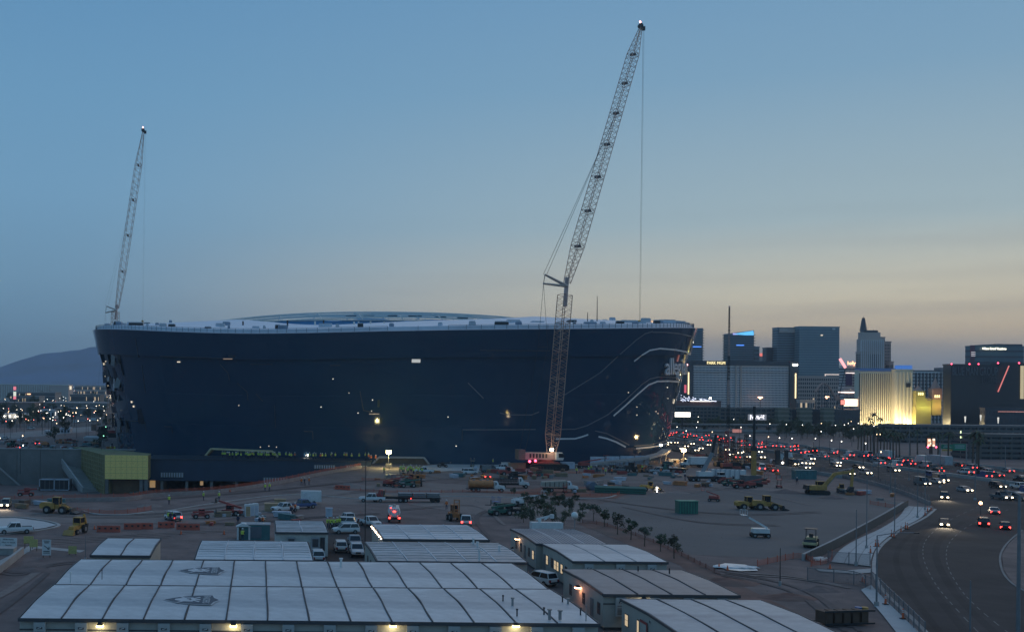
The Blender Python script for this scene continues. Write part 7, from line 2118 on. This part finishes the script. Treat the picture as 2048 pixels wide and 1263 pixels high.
def tree_proto(seed, h, rx, rz, m, n=420, size=.22):
    rs = random.Random(seed); t = thing('tree', 'x', 'tree')
    mb = MB().cyl((0, 0, 0), (.05, 0, h * .45), .12, .08, 7)
    for i in range(6):
        a = rs.uniform(0, 6.3); z = h * rs.uniform(.35, .55); mb.cyl((.03, 0, z), (math.cos(a) * rx * .6, math.sin(a) * rx * .6, z + h * rs.uniform(.15, .35)), .05, .02, 5)
    mb.build('trunk', bark, t); leaf_mesh(seed, n, rx, rz, h * .68, size, m).build('crown', m, t)
    return Proto(t)


TP = [tree_proto(i, 4.6, 1.35, 1.5, (leaf, leaf2)[i % 2]) for i in range(4)]
TB = [tree_proto(20 + i, 5.6, 2.5, 1.7, (leaf, leaf2)[i % 2], 800, .26) for i in range(3)]
for i, (px, py) in enumerate(((1165, 1032), (1187, 1040), (1209, 1051), (1235, 1067), (1262, 1078), (1289, 1091), (1321, 1101), (1348, 1115))):
    TP[i % 4].put(g(px, py + 1), i * 1.3, ('leftmost', 'second', 'third', 'fourth', 'fifth', 'sixth', 'seventh', 'rightmost')[i] + ' of the young trees lined up along the berm', 'young trees along the berm', rs.uniform(.66, .9))
for i, (px, py, s) in enumerate(((1047, 1044, .95), (1062, 1052, .9), (1075, 1030, .9), (1092, 1040, 1.0), (1105, 1052, .85), (1110, 1022, .9), (1128, 1050, .8), (1140, 1028, .9), (1055, 1018, .8), (1085, 1012, .8), (1125, 1010, .7), (1150, 1008, .6), (1045, 1003, .6), (1028, 990, .5), (1095, 992, .5), (1160, 1046, .6))):
    TB[i % 3].put(g(px, py), i * 2.1, 'dusty dark tree in the clump behind the offices', 'dark trees clumped behind the offices', s * .64)
for i, (px, py, s) in enumerate(((28, 833, 1.6), (66, 842, 1.7), (75, 850, 1.5), (40, 856, 1.6), (58, 858, 1.4), (90, 850, 1.5), (118, 844, 1.5), (125, 850, 1.2), (145, 843, 1.3), (176, 841, 1.4), (198, 842, 1.4), (205, 832, 1.4), (10, 830, 1.8), (70, 822, 2), (50, 812, 2.2), (100, 806, 2.2), (120, 808, 2), (3, 850, 1.6), (130, 835, 1.5), (82, 809, 2.3), (20, 808, 2.2), (160, 806, 2.2), (185, 805, 2.2), (208, 815, 1.8), (206, 880, 1.1), (212, 860, 1.2), (202, 893, 1.0), (196, 870, 1.0), (130, 870, 1.2), (110, 882, 1.1), (24, 866, 1.3))):
    TB[(i + 1) % 3].put(g(px, py), i * 1.7, 'dark round tree among the low buildings on the left', 'dark trees among the low buildings on the left', s)
for i in range(46):
    px = 1560 + i * 5.2 + rs.uniform(-4, 4); py = 868 + rs.uniform(-4, 8) + (px - 1560) * .05
    TB[i % 3].put(g(px, py), i * 1.1, 'dark tree in the belt between highway and hotels', 'dark trees between highway and hotels', rs.uniform(.8, 1.4))
for i in range(34):
    px = 1345 + i * 6.6 + rs.uniform(-3, 3); TB[i % 3].put(g(px, 856 + rs.uniform(-3, 3)), i, 'dark tree below the parking garages', 'dark trees below the parking garages', rs.uniform(.7, 1.2))


def palm_proto(seed):
    rs = random.Random(seed); t = thing('palm_tree', 'x', 'palm tree'); MB().cyl((0, 0, 0), (.2, 0, 8.5), .24, .16, 7).build('trunk', bark, t); mb = MB()
    for i in range(22):
        a = rs.uniform(0, 6.3); up = rs.uniform(-.5, 1.0); P = [Vector((.2, 0, 8.5))]
        for k in range(1, 5): P.append(P[0] + Vector((math.cos(a) * k * .5, math.sin(a) * k * .5, up * k * .38 - .07 * k * k)))
        for p, q in zip(P, P[1:]):
            d = Vector((-math.sin(a), math.cos(a), 0)) * .22; mb.add([p - d, p + d, q + d * .8, q - d * .8], [(0, 1, 2, 3)])
    mb.build('crown', leaf, t); return Proto(t)


PP = [palm_proto(1), palm_proto(2)]
for i, (px, py, s) in enumerate(((64, 843, 1.6), (74, 844, 1.5), (99, 836, 1.6), (108, 836, 1.5), (70, 846, 1.3), (160, 832, 1.3))): PP[i % 2].put(g(px, py), i, 'palm tree before the low shops on the left', 'palm trees on the left', s * .8)
for i, (px, py, s) in enumerate([(1716 + k * 6.4, 898 + k * 1.5 + (k % 3) * 4, 1.0 + .15 * (k % 3)) for k in range(0, 14)] + [(1864, 918, 1.15), (1876, 920, 1.2), (1896, 926, 1.3), (1945, 930, 1.3), (1953, 932, 1.4), (1957, 940, 1.2), (1820, 910, 1.1), (1835, 912, 1.2), (1780, 900, 1.0), (1740, 872, 1.2), (1760, 872, 1.2), (1748, 868, 1.4), (1697, 866, 1.0)]):
    PP[i % 2].put(g(px, py), i * .7, 'palm tree standing between the highway and the right-hand garages', 'palm trees beside the highway', s)

# ================================================================== PEOPLE
def person_proto(vest, helm, stride=0.0, armf=0.0):
    bm_v = [(0, 0, .95), (0, 0, 1.15), (0, 0, 1.42), (0, 0, 1.53), (0, .02, 1.66), (0, .01, 1.74),
            (.10, 0, .90), (.12, stride * .5, .50), (.12, -stride * .1 + stride * .3, .09), (.12, .14 + stride * .2, .05),
            (-.10, 0, .90), (-.12, -stride * .5, .50), (-.12, -stride * .7, .09), (-.12, .12 - stride * .7, .05),
            (.19, 0, 1.40), (.24, .04 + armf * .15, 1.14), (.24, .12 + armf * .35, .92), (.24, .15 + armf * .4, .84),
            (-.19, 0, 1.40), (-.24, .02, 1.14), (-.24, .1, .90), (-.24, .13, .82)]
    ed = [(0, 1), (1, 2), (2, 3), (3, 4), (4, 5), (0, 6), (6, 7), (7, 8), (8, 9), (0, 10), (10, 11), (11, 12), (12, 13), (2, 14), (14, 15), (15, 16), (16, 17), (2, 18), (18, 19), (19, 20), (20, 21)]
    rad = [.15, .15, .17, .06, .10, .08, .10, .075, .055, .05, .10, .075, .055, .05, .07, .055, .04, .04, .07, .055, .04, .04]
    me = bpy.data.meshes.new('person_body'); me.from_pydata(bm_v, ed, []); o = bpy.data.objects.new('tmp', me); COL.objects.link(o)
    md = o.modifiers.new('s', 'SKIN'); me.skin_vertices[0].data[0].use_root = True
    for sv, r in zip(me.skin_vertices[0].data, rad): sv.radius = (r, r * .8)
    o.modifiers.new('d', 'SUBSURF').levels = 1
    dg = bpy.context.evaluated_depsgraph_get(); dg.update(); nm = bpy.data.meshes.new_from_object(o.evaluated_get(dg)); bpy.data.objects.remove(o)
    nm.materials.clear()
    for m in (denim, skin_m): nm.materials.append(m)
    for p in nm.polygons: p.material_index = 1 if (p.center.z > 1.5 or (p.center.z < 1.0 and abs(p.center.x) > .2)) else 0; p.use_smooth = True
    t = thing('person', 'x', 'person'); b = bpy.data.objects.new('body', nm); COL.objects.link(b); b.parent = t
    MB().loft([[(x * w, y * d, z) for x, y in ((-1, -1), (0, -1.25), (1, -1), (1.1, 0), (1, 1), (0, 1.25), (-1, 1), (-1.1, 0))] for z, w, d in ((.93, .19, .15), (1.15, .20, .165), (1.38, .23, .17), (1.47, .15, .12))]).build('safety_vest', vest, t)
    MB().loft([[(math.cos(a) * r, .02 + math.sin(a) * r * 1.1, z) for a in [k * math.pi / 4 for k in range(8)]] for z, r in ((1.72, .15), (1.76, .125), (1.83, .10), (1.87, .05))]).build('hard_hat', helm, t)
    return Proto(t)


VB = M('vest_lit', (.62, .75, .10), .6)
PR = [person_proto(VB, paint_w), person_proto(VB, cat_y, .25, .5), person_proto(hivis_o, paint_w, .1, 1.0), person_proto(denim, paint_w, .3, .2), person_proto(VB, paint_w, .35, 0)]
rs = random.Random(9)
for i in range(78):          # the crowd along the terrace in front of the entrance
    px = rs.uniform(440, 756) if i > 20 else rs.uniform(450, 558)
    D = 364.5 + rs.random() * 6 if px < 740 else 358
    x = at(px, 920, D).x
    k = rs.choice([0, 1, 4, 0, 2, 3]); PR[k].put((x, D, 1.77), rs.uniform(0, 6.3), {0: 'worker in hi-vis yellow standing in the crowd on the stadium terrace', 1: 'worker in hi-vis yellow with yellow hat in the terrace crowd', 2: 'worker in orange vest in the terrace crowd', 3: 'worker in dark clothes in the terrace crowd', 4: 'worker in hi-vis yellow walking in the terrace crowd'}[k], 'workers gathered on the stadium terrace', 1.12)
for i, (px, py, k, lab) in enumerate((
    (337, 1042, 0, 'worker in hi-vis yellow, left of the three at the white car with the red lamp'), (341, 1043, 3, 'worker in dark clothes between two yellow vests at the white car'), (345, 1042, 4, 'worker in hi-vis yellow nearest the red lamp of the white car'), (349, 1044, 3, 'dark dressed worker in front of the red tail lamp'),
    (338, 1008, 0, 'worker in bright yellow standing alone by the excavation rim'), (582, 1027, 2, 'worker in orange vest beside the white pickup, left one'), (590, 1024, 2, 'worker in orange vest beside the white pickup, right one'), (583, 1030, 3, 'dark dressed worker before the orange vests'),
    (438, 1000, 4, 'worker in yellow on the track below the podium'), (407, 1000, 0, 'worker in yellow farther left on the track below the podium'), (530, 982, 0, 'worker in yellow at the bend of the rim wall, left one'), (539, 981, 4, 'worker in yellow at the bend of the rim wall, right one'), (603, 970, 2, 'worker in orange left of the ramp'), (609, 970, 3, 'dark dressed worker left of the ramp'), (618, 969, 2, 'second worker in orange left of the ramp'),
    (655, 1056, 0, 'leftmost hi-vis worker of the group standing by the parked cars'), (661, 1056, 1, 'second hi-vis worker of the group by the parked cars'), (667, 1056, 4, 'third hi-vis worker of the group by the parked cars'), (674, 1055, 0, 'fourth hi-vis worker of the group by the parked cars'), (679, 1054, 1, 'rightmost hi-vis worker of the group by the parked cars'),
    (485, 1080, 0, 'worker in yellow standing in the doorway of the white booth'), (519, 1053, 3, 'dark dressed worker below the portable toilets'), (525, 1052, 2, 'worker in orange below the portable toilets'), (476, 1050, 3, 'dark dressed worker left of the portable toilets'),
    (893, 1018, 2, 'worker in orange near the forklift mast'), (1370, 960, 3, 'dark dressed worker standing alone on the dirt near the mobile crane'), (1594, 968, 3, 'dark dressed worker left of the excavator'), (986, 929, 0, 'worker in yellow on the pale apron'),
    (768, 946, 0, 'worker in yellow at the edge of the lit loading bay'),
)): PR[k].put(g(px, py), rs.uniform(0, 6.3), lab)
for i in range(26):
    px = rs.uniform(797, 850); PR[rs.choice([0, 1, 4])].put(g(px, rs.uniform(941, 948)), rs.uniform(0, 6), 'worker in hi-vis yellow in the crowd round the machines at the loading bay', 'workers crowded round the machines at the loading bay')
for i in range(22):
    px = rs.uniform(1140, 1345); PR[rs.choice([0, 2, 3, 3])].put(g(px, rs.uniform(940, 949)), rs.uniform(0, 6), 'worker among the plant under the pale canopy', 'workers under the canopy')
for i in range(18):
    px = rs.uniform(205, 300); PR[rs.choice([0, 2, 3])].put(g(px, rs.uniform(893, 902)), rs.uniform(0, 6), 'worker above the sheathed block', 'workers above the sheathed block')

# assorted site clutter: small timber and steel lots
rs = random.Random(31)
cm = [M('timber', (.26, .19, .12), .9), steel, wbox, red_m, teal_m, M('dark_timber', (.12, .09, .07), .9), orange_m]
CL = []
for k, m in enumerate(cm):
    t = thing('material_bundle', 'x', 'building materials')
    for i in range(4): MB().b2(-1.4 + rs.uniform(-.2, .2), 1.4 + rs.uniform(-.2, .2), -.5, .5, .1 + i * .22, .28 + i * .22).build('board_layer', m, t)
    CL.append((Proto(t), ('timber', 'steel', 'pale', 'red', 'teal', 'dark timber', 'orange')[k]))
zones = [((850, 1330), (938, 962), 60), ((1330, 1560), (915, 975), 55), ((0, 200), (880, 902), 50), ((180, 300), (896, 903), 14), ((420, 640), (1028, 1050), 16), ((740, 860), (955, 975), 12), ((1140, 1260), (966, 985), 14), ((30, 130), (1003, 1016), 6), ((1690, 1800), (985, 1004), 8), ((250, 560), (985, 990), 0)]
for (xa, xb), (ya, yb), n in zones:
    for i in range(n):
        pr_, nm = rs.choice(CL); p = g(rs.uniform(xa, xb), rs.uniform(ya, yb))
        pr_.put(p, rs.uniform(0, 3.1), 'low stack of %s building material lying on the site' % nm, 'stacks of building material', rs.uniform(.5, 1.3))
for pr_, nm in CL:
    if not pr_.used: pr_.put(g(1200, 960), 0, 'low stack of %s building material lying on the site' % nm, 'stacks of building material')
# pit clutter: green wrapped material
for i in range(16):
    px = 265 + i * 10; t = thing('wrapped_pallet', 'green wrapped pallet on the excavation floor', 'pallet', at(px, 988, 352), rs.uniform(0, 1), 'green wrapped pallets in the excavation'); t.location.z = PITZ
    MB().b2(-.9, .9, -.8, .8, .15, rs.uniform(.8, 1.6)).build('load', M('green_wrap', (.03, .10, .09), .6), t); MB().b2(-1, 1, -.9, .9, 0, .15).build('pallet_base', bark, t)

# spoil heaps
def mound(px, py, w, h, label, m=dirt, seed=0):
    t = thing('spoil_heap', label, 'dirt heap', g(px, py)); mb = MB(); n = 18; vs = []
    for j in range(n + 1):
        for i in range(n + 1):
            u, v = i / n * 2 - 1, j / n * 2 - 1; r = min(1, math.hypot(u, v)); z = h * max(0, 1 - r) ** .8 * (1 + .5 * noise.noise(Vector((u * 3 + seed, v * 3, 1)))) + .1 * noise.noise(Vector((u * 9, v * 9, seed)))
            vs.append((u * w, v * w * .6, z - .08 if r < 1 else -.1))
    mb.add(vs, [(j * (n + 1) + i, j * (n + 1) + i + 1, (j + 1) * (n + 1) + i + 1, (j + 1) * (n + 1) + i) for j in range(n) for i in range(n)]); mb.build('heap', m, t, smooth=True)
for i, (px, py, w, h, lab, m) in enumerate(((1575, 985, 5, 1.1, 'dark dirt heap left of the big excavator', dirt), (1665, 996, 4, .9, 'dirt heap under the excavator arm', dirt), (700, 972, 5, 1.0, 'dirt heap behind the orange barriers by the ramp', track), (1215, 955, 4, .8, 'low dirt heap right of the tall crane', track),
        (1450, 1165, 5, .8, 'reddish dirt heap below the plastic sheeting', MATS['verge_soil']), (1575, 1195, 4, .7, 'dirt heap in the yard left of the rusty frame', MATS['verge_soil']), (1640, 1180, 3, .6, 'small dirt heap below the path strip', dirt), (300, 1012, 3, .6, 'small dirt heap by the excavation rim', track),
        (60, 1140, 4, .6, 'dark dirt heap right of the concrete barrier', dirt), (1100, 1008, 3, .7, 'small dirt heap left of the tree clump', dirt), (1350, 985, 4, .6, 'long low heap above the green dumpster', track))): mound(px, py, w, h, lab, m, i * 3.1)

# stones and rubble on the bare dirt
mb = MB(); rs = random.Random(41)
for i in range(2600):
    z_ = rs.random()
    if z_ < .35: p = g(rs.uniform(-10, 520), rs.uniform(1040, 1140))
    elif z_ < .6: p = g(rs.uniform(1380, 1720), rs.uniform(1120, 1262))
    elif z_ < .8: p = g(rs.uniform(1100, 1450), rs.uniform(1035, 1140))
    else: p = g(rs.uniform(400, 1300), rs.uniform(965, 1050))
    r = rs.uniform(.05, .16) * p.y / 200
    mb.add([p + Vector((r * rs.uniform(.6, 1), 0, 0)), p + Vector((0, r, 0)), p + Vector((-r, 0, 0)), p + Vector((0, -r * rs.uniform(.6, 1), 0)), p + Vector((0, 0, r * .8))], [(0, 1, 4), (1, 2, 4), (2, 3, 4), (3, 0, 4)])
mb.build('rubble', M('rubble_stone', (.24, .19, .165), .95), kind='stuff')

# ================================================================== AIR
hz = bpy.data.materials.new('dusk_haze'); hz.use_nodes = True
hn = hz.node_tree; hn.nodes.clear()
pv_ = hn.nodes.new('ShaderNodeVolumePrincipled'); pv_.inputs['Color'].default_value = (.72, .88, 1.0, 1); pv_.inputs['Density'].default_value = 0.00011; pv_.inputs['Anisotropy'].default_value = 0.25
ho = hn.nodes.new('ShaderNodeOutputMaterial'); hn.links.new(pv_.outputs[0], ho.inputs['Volume'])
MB().b2(-7000, 7200, -100, 7600, -11, 290).build('haze', hz, kind='stuff')
for o in scene.objects:
    for k in ('w', 'zt'):
        if k in o: del o[k]
